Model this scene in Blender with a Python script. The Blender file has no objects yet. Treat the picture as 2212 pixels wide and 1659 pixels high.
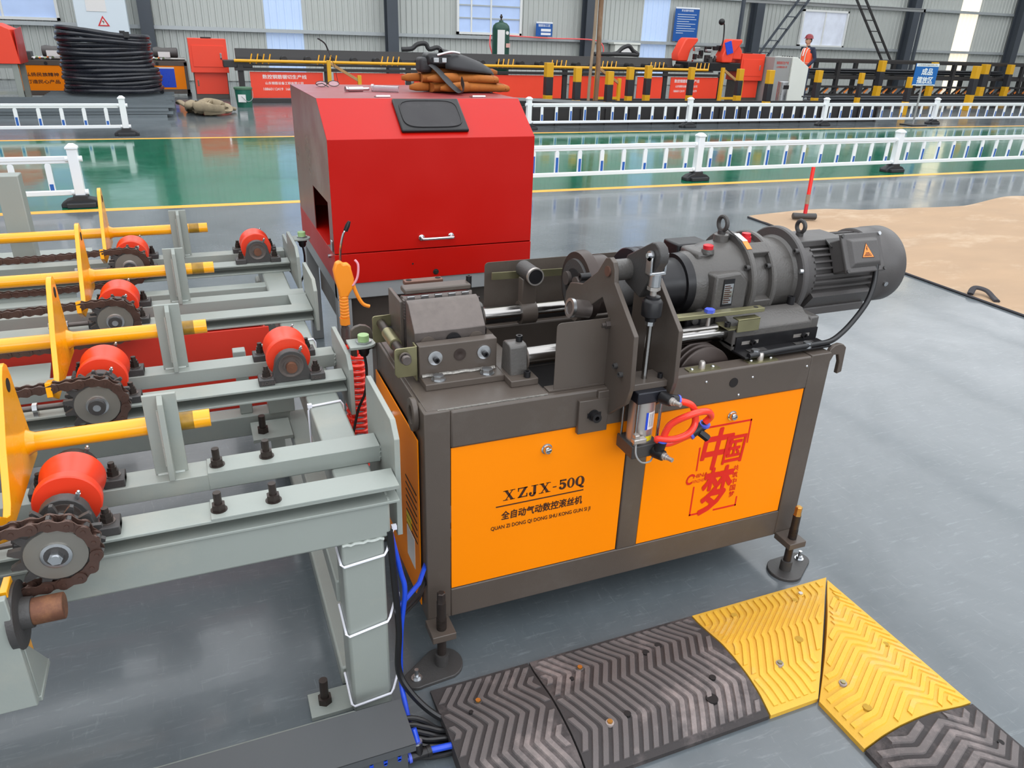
import bpy, bmesh, math, random
from mathutils import Vector, Matrix
random.seed(7)
S = bpy.context.scene
COL = S.collection
PI = math.pi

# ---------------------------------------------------------------- camera
cam_d = bpy.data.cameras.new('camera')
cam = bpy.data.objects.new('camera', cam_d); COL.objects.link(cam)
cam_d.sensor_fit = 'HORIZONTAL'; cam_d.sensor_width = 36.0
cam_d.lens = 1629.06 / 2212 * 36.0
cam_d.clip_start = 0.05; cam_d.clip_end = 300
yaw, pitch, roll = 0.4002, 0.4361, 0.0345
fw0 = Vector((math.sin(yaw), math.cos(yaw), 0)); rt0 = Vector((math.cos(yaw), -math.sin(yaw), 0)); up0 = Vector((0, 0, 1))
fwd = math.cos(pitch) * fw0 - math.sin(pitch) * up0
upv = math.sin(pitch) * fw0 + math.cos(pitch) * up0
rgt = math.cos(roll) * rt0 + math.sin(roll) * upv
upc = -math.sin(roll) * rt0 + math.cos(roll) * upv
cam.matrix_world = Matrix(((rgt.x, upc.x, -fwd.x, -0.4978), (rgt.y, upc.y, -fwd.y, -1.5527), (rgt.z, upc.z, -fwd.z, 1.6), (0, 0, 0, 1)))
S.camera = cam

# ---------------------------------------------------------------- light
W = bpy.data.worlds.new('world'); S.world = W; W.use_nodes = True
wn = W.node_tree.nodes['Background']
wn.inputs[0].default_value = (0.955, 0.97, 0.985, 1); wn.inputs[1].default_value = 0.60
def area(name, loc, sx, sy, power, color=(1, 1, 1), rot=(0, 0, 0)):
    d = bpy.data.lights.new(name, 'AREA'); d.shape = 'RECTANGLE'; d.size = sx; d.size_y = sy; d.energy = power; d.color = color
    o = bpy.data.objects.new(name, d); COL.objects.link(o); o.location = loc; o.rotation_euler = rot
    return o
# roof skylights: long strips under the roof
for i, x in enumerate((-9.0, -3.0, 3.0, 9.0, 15.0, 21.0, 27.0, 33.0)):
    area('roof_skylight_lamp', (x, 8.0, 9.3), 5.2, 36.0, 720.0, (1.0, 0.985, 0.955))
# unseen fill lamp added behind the viewer to brighten the fronts
area('rear_fill_lamp', (1.0, -11.0, 5.0), 18.0, 4.0, 900.0, (0.9, 0.95, 1.0), (math.radians(78), 0, 0))
S.view_settings.view_transform = 'Standard'; S.view_settings.look = 'None'
S.view_settings.exposure = 0.0; S.view_settings.gamma = 1.0
S.view_settings.use_curve_mapping = False

# ---------------------------------------------------------------- helpers
def lin(c):
    return tuple(((v / 255) / 12.92 if v / 255 <= 0.04045 else ((v / 255 + 0.055) / 1.055) ** 2.4) for v in c) + (1.0,)

def M(name, rgb, rough=0.5, metal=0.0, var=0.12, scale=18.0, bump=0.0, bscale=60.0, dirt=None, dirt_amt=0.0, rvar=0.1, coat=0.0, stretch=None, trans=0.0, alpha=1.0, emit=0.0, spec=0.5):
    m = bpy.data.materials.new(name); m.use_nodes = True
    nt = m.node_tree; N = nt.nodes; L = nt.links; b = N['Principled BSDF']
    b.inputs['Roughness'].default_value = rough; b.inputs['Metallic'].default_value = metal
    b.inputs['Coat Weight'].default_value = coat; b.inputs['Transmission Weight'].default_value = trans
    b.inputs['Alpha'].default_value = alpha; b.inputs['Specular IOR Level'].default_value = spec
    c = lin(rgb); b.inputs['Base Color'].default_value = c
    tc = N.new('ShaderNodeTexCoord'); mp = N.new('ShaderNodeMapping'); L.new(tc.outputs['Object'], mp.inputs[0])
    if stretch: mp.inputs['Scale'].default_value = stretch
    if var or rvar:
        nz = N.new('ShaderNodeTexNoise'); nz.inputs['Scale'].default_value = scale; nz.inputs['Detail'].default_value = 4
        L.new(mp.outputs[0], nz.inputs['Vector'])
        mx = N.new('ShaderNodeMix'); mx.data_type = 'RGBA'
        mx.inputs['A'].default_value = tuple(v * (1 - var) for v in c[:3]) + (1,)
        mx.inputs['B'].default_value = tuple(min(1, v * (1 + var)) for v in c[:3]) + (1,)
        L.new(nz.outputs[0], mx.inputs['Factor']); out = mx.outputs['Result']
        if dirt:
            n2 = N.new('ShaderNodeTexNoise'); n2.inputs['Scale'].default_value = scale * 0.6; n2.inputs['Detail'].default_value = 8; n2.inputs['Roughness'].default_value = 0.7
            L.new(mp.outputs[0], n2.inputs['Vector'])
            rp = N.new('ShaderNodeMapRange'); rp.inputs[1].default_value = 0.52; rp.inputs[2].default_value = 0.72; rp.inputs[4].default_value = dirt_amt
            L.new(n2.outputs[0], rp.inputs[0])
            m2 = N.new('ShaderNodeMix'); m2.data_type = 'RGBA'; L.new(rp.outputs[0], m2.inputs['Factor']); L.new(out, m2.inputs['A']); m2.inputs['B'].default_value = lin(dirt)
            out = m2.outputs['Result']
        L.new(out, b.inputs['Base Color'])
        rr = N.new('ShaderNodeMapRange'); rr.inputs[3].default_value = max(0.02, rough - rvar); rr.inputs[4].default_value = min(1, rough + rvar)
        L.new(nz.outputs[0], rr.inputs[0]); L.new(rr.outputs[0], b.inputs['Roughness'])
    if bump:
        nb = N.new('ShaderNodeTexNoise'); nb.inputs['Scale'].default_value = bscale; nb.inputs['Detail'].default_value = 3; L.new(mp.outputs[0], nb.inputs['Vector'])
        bp = N.new('ShaderNodeBump'); bp.inputs['Strength'].default_value = bump; bp.inputs['Distance'].default_value = 0.002
        L.new(nb.outputs[0], bp.inputs['Height']); L.new(bp.outputs[0], b.inputs['Normal'])
    if emit:
        b.inputs['Emission Color'].default_value = c; b.inputs['Emission Strength'].default_value = emit
    return m

def off(p):
    v = Vector((0, 0, 0))
    while p is not None:
        v += p.location; p = p.parent
    return v

def perp(d):
    d = Vector(d).normalized()
    a = Vector((0, 0, 1)) if abs(d.z) < 0.9 else Vector((1, 0, 0))
    u = d.cross(a).normalized(); return d, u, d.cross(u).normalized()

class MB:
    def __init__(s): s.v = []; s.f = []
    def add(s, vs, fs):
        k = len(s.v); s.v += [tuple(p) for p in vs]; s.f += [tuple(i + k for i in f) for f in fs]; return s
    def box(s, x0, x1, y0, y1, z0, z1):
        return s.add([(x0, y0, z0), (x1, y0, z0), (x1, y1, z0), (x0, y1, z0), (x0, y0, z1), (x1, y0, z1), (x1, y1, z1), (x0, y1, z1)],
                     [(0, 3, 2, 1), (4, 5, 6, 7), (0, 1, 5, 4), (1, 2, 6, 5), (2, 3, 7, 6), (3, 0, 4, 7)])
    def obox(s, c, ax, ay, az):   # centre and half axes
        c, ax, ay, az = map(Vector, (c, ax, ay, az))
        P = [c + i * ax + j * ay + k * az for k in (-1, 1) for i, j in ((-1, -1), (1, -1), (1, 1), (-1, 1))]
        return s.add(P, [(0, 3, 2, 1), (4, 5, 6, 7), (0, 1, 5, 4), (1, 2, 6, 5), (2, 3, 7, 6), (3, 0, 4, 7)])
    def bar(s, p0, p1, w, h, up=(0, 0, 1)):
        p0, p1 = Vector(p0), Vector(p1); d = (p1 - p0); u = Vector(up)
        sd = d.cross(u).normalized(); u2 = sd.cross(d).normalized()
        return s.obox((p0 + p1) / 2, d / 2, sd * w / 2, u2 * h / 2)
    def cyl(s, p0, p1, r, r2=None, n=16, ph=0.0):
        p0, p1 = Vector(p0), Vector(p1); d, u, w = perp(p1 - p0); r2 = r if r2 is None else r2
        A = [p0 + (u * math.cos(ph + 2 * PI * i / n) + w * math.sin(ph + 2 * PI * i / n)) * r for i in range(n)]
        B = [p1 + (u * math.cos(ph + 2 * PI * i / n) + w * math.sin(ph + 2 * PI * i / n)) * r2 for i in range(n)]
        return s.add(A + B, [(i, (i + 1) % n, n + (i + 1) % n, n + i) for i in range(n)] + [tuple(range(n - 1, -1, -1)), tuple(range(n, 2 * n))])
    def pipe(s, p0, p1, r, ri, n=20):
        d = Vector(p1) - Vector(p0)
        return s.lathe(p0, d, [(0, ri), (0, r), (d.length, r), (d.length, ri)], n, closed=True)
    def lathe(s, o, d, prof, n=24, closed=False):
        o = Vector(o); d, u, w = perp(d); vs = []; fs = []
        m = len(prof)
        for t, r in prof:
            for i in range(n):
                a = 2 * PI * i / n; vs.append(o + d * t + (u * math.cos(a) + w * math.sin(a)) * max(r, 1e-5))
        for j in range(m if closed else m - 1):
            k = (j + 1) % m
            for i in range(n): fs.append((j * n + i, j * n + (i + 1) % n, k * n + (i + 1) % n, k * n + i))
        if not closed:
            fs.append(tuple(range(n - 1, -1, -1))); fs.append(tuple(range((m - 1) * n, m * n)))
        return s.add(vs, fs)
    def tube(s, pts, r, n=8, closed=False, flat=1.0):
        P = [Vector(p) for p in pts]; m = len(P); vs = []; fs = []; u = None
        for i in range(m):
            a = P[(i - 1) % m] if (closed or i > 0) else P[i]; b = P[(i + 1) % m] if (closed or i < m - 1) else P[i]
            d = (b - a).normalized()
            if u is None: _, u, w = perp(d)
            u = (u - d * u.dot(d)).normalized(); w = d.cross(u)
            rr = r[i] if isinstance(r, (list, tuple)) else r
            for k in range(n):
                q = 2 * PI * k / n; vs.append(P[i] + (u * math.cos(q) + w * math.sin(q) * flat) * rr)
        for i in range(m if closed else m - 1):
            j = (i + 1) % m
            for k in range(n): fs.append((i * n + k, i * n + (k + 1) % n, j * n + (k + 1) % n, j * n + k))
        if not closed: fs += [tuple(range(n - 1, -1, -1)), tuple(range((m - 1) * n, m * n))]
        return s.add(vs, fs)
    def prism(s, poly, axis, a, b):   # poly in the two other axes, in order x<y<z
        def P(p, t):
            return {'x': (t, p[0], p[1]), 'y': (p[0], t, p[1]), 'z': (p[0], p[1], t)}[axis]
        n = len(poly)
        return s.add([P(p, a) for p in poly] + [P(p, b) for p in poly],
                     [(i, (i + 1) % n, n + (i + 1) % n, n + i) for i in range(n)] + [tuple(range(n - 1, -1, -1)), tuple(range(n, 2 * n))])
    def holed(s, outer, inner, axis, a, b):   # plate with one hole; outer and inner loops of equal length
        def P(p, t):
            return {'x': (t, p[0], p[1]), 'y': (p[0], t, p[1]), 'z': (p[0], p[1], t)}[axis]
        n = len(outer); vs = [P(p, t) for t in (a, b) for lp in (outer, inner) for p in lp]; fs = []
        for i in range(n):
            j = (i + 1) % n
            fs += [(i, j, n + j, n + i), (2 * n + i, 3 * n + i, 3 * n + j, 2 * n + j), (i, 2 * n + i, 2 * n + j, j), (n + i, n + j, 3 * n + j, 3 * n + i)]
        return s.add(vs, fs)
    def hexa(s, p, d, r, h): 
        p = Vector(p); d = Vector(d).normalized(); return s.cyl(p, p + d * h, r, n=6)
    def sph(s, c, rx, ry=None, rz=None, n=12, m=8):
        ry = ry or rx; rz = rz or rx; c = Vector(c); vs = [c + Vector((0, 0, -rz))]; fs = []
        for j in range(1, m):
            t = -PI / 2 + PI * j / m
            for i in range(n): a = 2 * PI * i / n; vs.append(c + Vector((rx * math.cos(t) * math.cos(a), ry * math.cos(t) * math.sin(a), rz * math.sin(t))))
        vs.append(c + Vector((0, 0, rz))); e = len(vs) - 1
        for i in range(n):
            fs.append((0, 1 + (i + 1) % n, 1 + i)); fs.append((e, 1 + (m - 2) * n + i, 1 + (m - 2) * n + (i + 1) % n))
            for j in range(m - 2): fs.append((1 + j * n + i, 1 + j * n + (i + 1) % n, 1 + (j + 1) * n + (i + 1) % n, 1 + (j + 1) * n + i))
        return s.add(vs, fs)
    def build(s, name, mat, parent=None, bevel=0.0, seg=2, sharp=38, **props):
        o3 = off(parent); me = bpy.data.meshes.new(name)
        me.from_pydata([tuple(Vector(p) - o3) for p in s.v], [], s.f)
        bm = bmesh.new(); bm.from_mesh(me); bmesh.ops.recalc_face_normals(bm, faces=bm.faces)
        bm.to_mesh(me); bm.free()
        me.shade_smooth(); me.set_sharp_from_angle(angle=math.radians(sharp))
        me.materials.append(mat)
        o = bpy.data.objects.new(name, me); COL.objects.link(o); o.parent = parent
        if bevel:
            md = o.modifiers.new('bevel', 'BEVEL'); md.width = bevel; md.segments = seg; md.limit_method = 'ANGLE'; md.angle_limit = math.radians(40)
        for k, v in props.items(): o[k] = v
        return o

def thing(name, label, cat, loc=(0, 0, 0), group=None, rz=0.0):
    o = bpy.data.objects.new(name, None); COL.objects.link(o); o.location = loc; o.rotation_euler = (0, 0, rz); o.empty_display_size = 0.1
    o['label'] = label; o['category'] = cat
    if group: o['group'] = group
    return o
def part(name, parent):
    o = bpy.data.objects.new(name, None); COL.objects.link(o); o.parent = parent; o.empty_display_size = 0.05; return o
def tag(o, label, cat, group=None):
    o['label'] = label; o['category'] = cat
    if group: o['group'] = group
    return o
def dup(o, parent=None, loc=None, label=None):
    c = o.copy(); COL.objects.link(c); c.parent = parent
    if loc is not None: c.location = loc
    if label: c['label'] = label
    for ch in list(o.children): dup(ch, c)
    return c
def inst(name, me, parent, loc=(0, 0, 0), rot=None, scale=None):   # another object on a shared mesh
    o = bpy.data.objects.new(name, me); COL.objects.link(o); o.parent = parent; o.location = Vector(loc) - off(parent)
    if rot is not None: o.rotation_euler = rot
    if scale is not None: o.scale = scale
    return o
def text(body, mat, parent, o, X, Y, w=None, h=None, bold=0.0, shear=0.0, thick=0.0006, name='lettering'):
    cu = bpy.data.curves.new('t', 'FONT'); cu.body = body; cu.size = 1; cu.resolution_u = 3
    ob = bpy.data.objects.new('t', cu); COL.objects.link(ob); bpy.context.view_layer.update()
    me0 = bpy.data.meshes.new_from_object(ob.evaluated_get(bpy.context.evaluated_depsgraph_get()))
    xs = [v.co.x for v in me0.vertices]; ys = [v.co.y for v in me0.vertices]
    x0, x1, y0, y1 = min(xs), max(xs), min(ys), max(ys)
    sy = (h / (y1 - y0)) if h else None; sx = (w / (x1 - x0)) if w else sy; sy = sy or sx
    X = Vector(X); Y = Vector(Y); Nn = X.cross(Y); o = Vector(o); o3 = off(parent)
    vs = []; fs = []
    rings = [(0, 0)] if bold <= 0 else [(bold * math.cos(PI * k / 4), bold * math.sin(PI * k / 4)) for k in range(8)]
    for k, (bx, by) in enumerate(rings):   # heavier strokes: the outline laid down again, shifted by the extra weight
        q = len(vs)
        for v in me0.vertices:
            yy = (v.co.y - y0 + by) * sy; xx = (v.co.x - x0 + bx) * sx + shear * yy
            vs.append(tuple(o + X * xx + Y * yy + Nn * (thick + 0.00008 * k * (1 if abs(sy) < 1 else 1)) - o3))
        fs += [tuple(i + q for i in p.vertices) for p in me0.polygons]
    me = bpy.data.meshes.new(name); me.from_pydata(vs, [], fs)
    me.materials.append(mat); q = bpy.data.objects.new(name, me); COL.objects.link(q); q.parent = parent
    bpy.data.objects.remove(ob); bpy.data.meshes.remove(me0); bpy.data.curves.remove(cu)
    return q
def arc(cx, cy, r, a0, a1, n):
    return [(cx + r * math.cos(a0 + (a1 - a0) * i / n), cy + r * math.sin(a0 + (a1 - a0) * i / n)) for i in range(n + 1)]
def smooth(pts, k=6, closed=False):   # Catmull-Rom
    P = [Vector(p) for p in pts]; n = len(P); out = []
    for i in range(n if closed else n - 1):
        a = P[(i - 1) % n] if (closed or i > 0) else P[i]; b = P[i]; c = P[(i + 1) % n]; d = P[(i + 2) % n] if (closed or i + 2 < n) else c
        for j in range(k):
            t = j / k
            out.append(0.5 * ((2 * b) + (c - a) * t + (2 * a - 5 * b + 4 * c - d) * t * t + (3 * b - a - 3 * c + d) * t ** 3))
    if not closed: out.append(P[-1])
    return out

# ---------------------------------------------------------------- materials
m_dark = M('dark_brown_grey_paint', (83, 74, 67), 0.40, 0, 0.10, 9, 0.12, 300, (110, 104, 98), 0.25)
m_cast = M('dark_cast_iron_paint', (84, 81, 78), 0.34, 0, 0.12, 14, 0.5, 160)
m_motor = M('dark_motor_paint', (78, 75, 74), 0.45, 0, 0.10, 10, 0.25, 200)
m_black = M('black_oxide_steel', (28, 27, 29), 0.4, 0.2, 0.2, 30, 0.05)
m_flange = M('blue_black_flange', (34, 35, 42), 0.35, 0.2, 0.15, 12)
m_steel = M('polished_steel', (158, 155, 152), 0.2, 1.0, 0.12, 8, 0, 60, None, 0, 0.06, stretch=(1, 30, 30))
m_zinc = M('zinc_plated_steel', (196, 198, 200), 0.3, 1.0, 0.1, 30)
m_chrome = M('chrome', (215, 215, 218), 0.1, 1.0, 0.03, 10, rvar=0.03)
m_yzinc = M('yellow_zinc', (150, 145, 112), 0.38, 0.85, 0.25, 16)
m_brass = M('brass', (196, 150, 80), 0.4, 0.9, 0.25, 60)
m_ground = M('ground_steel', (104, 96, 92), 0.42, 0.55, 0.3, 40, 0.15, 200)
m_orange = M('orange_panel_paint', (255, 138, 0), 0.42, 0, 0.05, 3, spec=0.2)
m_grey = M('grey_green_paint', (146, 152, 146), 0.38, 0, 0.07, 5, 0.10, 120, (170, 166, 152), 0.45)
m_greyd = M('grey_plain_paint', (146, 148, 148), 0.42, 0, 0.05, 6)
m_yellow = M('yellow_rod_paint', (247, 168, 8), 0.28, 0, 0.08, 8, 0.15, 40, coat=0.3)
m_roll = M('red_polyurethane', (232, 62, 34), 0.38, 0, 0.10, 12, 0.05, 90, (238, 110, 90), 0.25)
m_iron = M('dark_grey_cast_iron', (66, 64, 63), 0.5, 0.1, 0.18, 30, 0.3, 220)
m_bolt = M('dark_bolt_steel', (66, 58, 54), 0.42, 0.6, 0.2, 50)
m_chain = M('brown_oiled_chain', (92, 70, 62), 0.35, 0.55, 0.2, 40)
m_rust = M('rusty_shaft', (112, 74, 56), 0.6, 0.4, 0.35, 25, 0.3, 100, (170, 120, 80), 0.5)
m_hd = M('dark_brown_oxide_steel', (66, 56, 52), 0.38, 0.4, 0.2, 14)
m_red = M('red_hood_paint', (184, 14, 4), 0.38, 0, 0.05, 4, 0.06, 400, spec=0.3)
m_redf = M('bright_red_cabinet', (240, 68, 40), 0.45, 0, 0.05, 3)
m_tray = M('red_tray_paint', (206, 52, 34), 0.45, 0, 0.08, 4)
m_rubber = M('black_rubber', (44, 44, 46), 0.6, 0, 0.2, 30)
m_cable = M('black_cable_sheath', (26, 26, 28), 0.35, 0, 0.1, 30)
m_hred = M('red_air_hose', (250, 62, 44), 0.22, 0, 0.05, 20)
m_blue = M('blue_air_hose', (28, 72, 200), 0.3, 0, 0.05, 20)
m_lblue = M('blue_fitting_ring', (74, 92, 200), 0.4, 0, 0.05, 20)
m_gun = M('orange_plastic', (255, 150, 40), 0.4, 0, 0.05, 20)
m_white = M('white_plastic', (232, 236, 240), 0.35, 0, 0.03, 8)
m_tie = M('white_nylon', (236, 236, 244), 0.35, 0, 0.03, 20)
m_alu = M('matt_aluminium', (190, 184, 178), 0.38, 0.75, 0.08, 20)
m_green = M('pale_green_plastic', (150, 182, 126), 0.4, 0, 0.04, 20)
m_redcap = M('red_plastic_cap', (206, 34, 44), 0.4, 0, 0.08, 60)
m_ink = M('dark_brown_ink', (62, 30, 12), 0.6, 0, 0.05, 30)
m_inkr = M('red_ink', (214, 28, 14), 0.6, 0, 0.05, 30)
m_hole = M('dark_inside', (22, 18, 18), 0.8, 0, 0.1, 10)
m_win = M('black_tray_plastic', (34, 31, 34), 0.55, 0, 0.25, 14, 0.1, 80, (66, 62, 66), 0.4)
m_label = M('paper_label', (226, 224, 222), 0.5, 0, 0.03, 40)
m_ylabel = M('yellow_label', (240, 214, 40), 0.5, 0, 0.03, 40)
m_olabel = M('orange_label', (246, 140, 60), 0.5, 0, 0.03, 40)
m_reds = M('red_side_paint_with_sheen', (140, 84, 78), 0.3, 0.15, 0.14, 2.5, 0.05, 300, (176, 152, 146), 0.7)  # grazing reflection put into the red as a grey-mauve sheen with pale streaks
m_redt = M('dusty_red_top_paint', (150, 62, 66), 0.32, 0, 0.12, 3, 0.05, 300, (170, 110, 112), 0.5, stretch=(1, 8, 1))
m_copper = M('brown_steel_bar', (116, 84, 72), 0.45, 0.5, 0.2, 20)
m_weld = M('bright_weld_bead', (150, 146, 140), 0.4, 0.8, 0.35, 160, 0.8, 220)
m_greyweld = M('painted_weld_bead', (172, 178, 172), 0.4, 0, 0.15, 160, 0.8, 220)
m_rampk = M('dusty_black_rubber', (56, 52, 52), 0.85, 0, 0.3, 7, 0.6, 260, (140, 128, 126), 0.6)
m_rampk2 = M('black_rubber_tread', (98, 92, 91), 0.85, 0, 0.3, 7, 0.6, 260, (168, 154, 150), 0.75)
m_rampy = M('yellow_rubber', (212, 166, 56), 0.65, 0, 0.07, 10, 0.4, 260, (196, 168, 120), 0.3)
m_rampy2 = M('yellow_rubber_tread', (220, 174, 54), 0.6, 0, 0.07, 12, 0.4, 260, (196, 172, 150), 0.45)
# ---------------------------------------------------------------- setting: floor
def floor_mat(name, rgb, rgb2, rough, scratch=0.25):
    m = bpy.data.materials.new(name); m.use_nodes = True; nt = m.node_tree; N = nt.nodes; L = nt.links; b = N['Principled BSDF']
    tc = N.new('ShaderNodeTexCoord')
    def noise(sc, det, stretch=None, ro=0.55, dist=0.0):
        mp = N.new('ShaderNodeMapping'); L.new(tc.outputs['Object'], mp.inputs[0])
        if stretch: mp.inputs['Scale'].default_value = stretch[:3]; mp.inputs['Rotation'].default_value = (0, 0, stretch[3])
        n = N.new('ShaderNodeTexNoise'); n.inputs['Scale'].default_value = sc; n.inputs['Detail'].default_value = det; n.inputs['Roughness'].default_value = ro; n.inputs['Distortion'].default_value = dist
        L.new(mp.outputs[0], n.inputs['Vector']); return n.outputs[0]
    def rng(s, a, b_, c=0.0, d=1.0):
        r = N.new('ShaderNodeMapRange'); r.inputs[1].default_value = a; r.inputs[2].default_value = b_; r.inputs[3].default_value = c; r.inputs[4].default_value = d
        L.new(s, r.inputs[0]); return r.outputs[0]
    def mix(f, A, B):
        x = N.new('ShaderNodeMix'); x.data_type = 'RGBA'; L.new(f, x.inputs['Factor'])
        for k, q in (('A', A), ('B', B)):
            if isinstance(q, tuple): x.inputs[k].default_value = q
            else: L.new(q, x.inputs[k])
        return x.outputs['Result']
    cloud = noise(1.6, 6, None, 0.65, 0.6)
    col = mix(rng(cloud, 0.3, 0.7), lin(rgb), lin(rgb2))
    sc1 = noise(9, 5, (1, 7, 1, 0.5), 0.75, 0.3); sc2 = noise(12, 5, (7, 1, 1, -0.35), 0.75, 0.8)
    pale = tuple(min(1, v * 1.7 + 0.03) for v in lin(rgb2)[:3]) + (1,)
    col = mix(rng(sc1, 0.56, 0.72, 0, scratch), col, pale)
    col = mix(rng(sc2, 0.6, 0.74, 0, scratch), col, pale)
    L.new(col, b.inputs['Base Color'])
    L.new(rng(noise(3, 6, None, 0.7, 0.5), 0.3, 0.75, rough * 0.7, rough * 1.6), b.inputs['Roughness'])
    b.inputs['Coat Weight'].default_value = 0.15; b.inputs['Coat Roughness'].default_value = 0.04
    bp = N.new('ShaderNodeBump'); bp.inputs['Strength'].default_value = 0.22; bp.inputs['Distance'].default_value = 0.006
    L.new(noise(2.2, 2, (1.0, 1.0, 1, 0)), bp.inputs['Height'])
    L.new(bp.outputs[0], b.inputs['Normal']); L.new(bp.outputs[0], b.inputs['Coat Normal'])
    return m
m_floor = floor_mat('grey_epoxy_floor', (84, 91, 95), (102, 108, 112), 0.16, 0.35)
m_lane = floor_mat('green_epoxy_lane', (10, 96, 70), (20, 112, 82), 0.10, 0.1)
m_line = M('orange_line_paint', (250, 178, 62), 0.35, 0, 0.06, 3)
SL = -0.0145
floor = MB().box(-45, 75, -25, 45, -0.2, 0.0).build('floor', m_floor, kind='structure')
def strip(name, ya, yb, h, mat):
    x0, x1 = -40, 70
    return MB().prism([(x0, ya + SL * x0), (x1, ya + SL * x1), (x1, yb + SL * x1), (x0, yb + SL * x0)], 'z', 0.0, h).build(name, mat, floor)
strip('green_lane', 6.33, 11.24, 0.0012, m_lane)
strip('lane_line', 6.23, 6.34, 0.0018, m_line)
strip('lane_line', 11.23, 11.34, 0.0018, m_line)

# ---------------------------------------------------------------- setting: back wall, roof
YW = 24.0
m_clad = M('pale_grey_cladding', (186, 190, 186), 0.45, 0.1, 0.06, 1.2)
m_light = M('translucent_sheet', (178, 198, 228), 0.5, 0, 0.08, 1.0, emit=0.32)
m_lightw = M('sunlit_translucent_sheet', (250, 238, 214), 0.5, 0, 0.05, 1.0, emit=0.7)
m_colm = M('dark_blue_grey_steel', (70, 76, 84), 0.45, 0.1, 0.1, 2)
m_purl = M('galvanised_purlin', (176, 182, 184), 0.4, 0.4, 0.08, 3)
m_roof = M('roof_sheet', (150, 156, 160), 0.5, 0.1, 0.08, 1)
m_sash = M('white_window_frame', (224, 226, 224), 0.4, 0, 0.03, 3)
m_pane = M('day_bright_glass', (160, 180, 214), 0.2, 0, 0.22, 2.0, emit=0.4)
m_pane2 = M('day_bright_glass_with_roofs', (190, 196, 208), 0.2, 0, 0.4, 2.2, emit=0.42)
wall = MB().box(-30, 62, YW + 0.12, YW + 0.3, 0, 9.5).build('wall_back', m_clad, kind='structure')
PW = 0.92
def clad(w, h):
    b = MB(); n = 5; p = w / n; poly = []
    for i in range(n):
        x = i * p; poly += [(x, 0.0), (x + p * 0.62, 0.0), (x + p * 0.70, -0.03), (x + p * 0.92, -0.03)]
    poly += [(w, 0.0)]
    top = [(x, y) for x, y in poly] + [(w, 0.012), (0, 0.012)]
    return b.prism(top, 'z', 0, h)
holes = [(-8.0, -3.3), (7.95, 10.2), (21.85, 24.1)]
lights = [(2.03, 3.12, m_light), (14.88, 15.95, m_light), (30.2, 31.3, m_lightw), (-12, -10.9, m_light), (40, 41, m_light)]
me_clad = clad(PW, 9.4).build('cladding_sheet', m_clad, wall).data
bpy.data.objects.remove(bpy.data.objects['cladding_sheet'])
x = -28.0
def wide(x0, x1): 
    n = max(1, round((x1 - x0) / PW)); w = (x1 - x0) / n
    for i in range(n): inst('cladding_sheet', me_clad, wall, (x0 + i * w, YW + 0.1, 0.02), scale=(w / PW, 1, 1))
marks = sorted([(a, b_, None) for a, b_ in []] + lights)
cur = -28.0
for a, b_, mm in marks:
    wide(cur, a); cur = b_
    o = clad(b_ - a, 9.4); o.v = [(px + a, py + YW + 0.1, pz + 0.02) for px, py, pz in o.v]; o.build('light_sheet', mm, wall)
wide(cur, 60)
for z in (1.42, 2.95, 4.5, 6.0, 7.5):
    MB().box(-30, 62, YW - 0.05, YW + 0.06, z - 0.05, z + 0.05).build('purlin', m_purl, wall, kind='structure')
for i, xc in enumerate((-15.2, -8.2, -1.17, 5.75, 12.55, 19.5, 27.2, 33.45, 40.3)):
    b = MB().box(xc - 0.17, xc + 0.17, YW - 0.45, YW - 0.43, 0, 9.4).box(xc - 0.17, xc + 0.17, YW - 0.08, YW - 0.06, 0, 9.4).box(xc - 0.012, xc + 0.012, YW - 0.43, YW - 0.08, 0, 9.4)
    b.build('column', m_colm, kind='structure')
def window(n, x0, x1, z0, z1, mull, bars, pm):
    f = 0.07; b = MB().box(x0, x1, YW - 0.04, YW + 0.06, z0, z0 + f).box(x0, x1, YW - 0.04, YW + 0.06, z1 - f, z1).box(x0, x0 + f, YW - 0.04, YW + 0.06, z0, z1).box(x1 - f, x1, YW - 0.04, YW + 0.06, z0, z1)
    w = b.build('window_%d' % n, m_sash, kind='structure')
    xs = [x0 + f] + [x0 + (x1 - x0) * t for t in mull] + [x1 - f]
    for i in range(len(xs) - 1):
        MB().box(xs[i], xs[i + 1], YW + 0.02, YW + 0.03, z0 + f, z1 - f).build('pane', pm, w)
        if i: MB().box(xs[i] - 0.025, xs[i] + 0.025, YW - 0.02, YW + 0.05, z0 + f, z1 - f).build('mullion', m_sash, w)
    for zz in bars: MB().box(x0 + f, x1 - f, YW - 0.01, YW + 0.04, zz - 0.02, zz + 0.02).build('glazing_bar', m_purl, w)
window(1, -8.0, -3.3, 1.5, 3.6, (0.35, 0.72), (), m_pane)
window(2, 7.95, 10.2, 1.5, 3.4, (0.22, 0.52), (1.98, 2.35), m_pane)
window(3, 21.85, 24.1, 1.45, 2.75, (0.5,), (), m_pane2)
ceil = MB().box(-30, 62, -20, YW + 0.3, 9.5, 9.6).build('ceiling', m_roof, kind='structure')
m_sky = M('skylight_sheet', (240, 245, 255), 0.5, 0, 0.02, 1, emit=1.0)
for x in (-9.0, -3.0, 3.0, 9.0, 15.0, 21.0, 27.0, 33.0):
    MB().box(x - 2.6, x + 2.6, -14, 22, 9.46, 9.49).build('skylight', m_sky, ceil)
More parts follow.
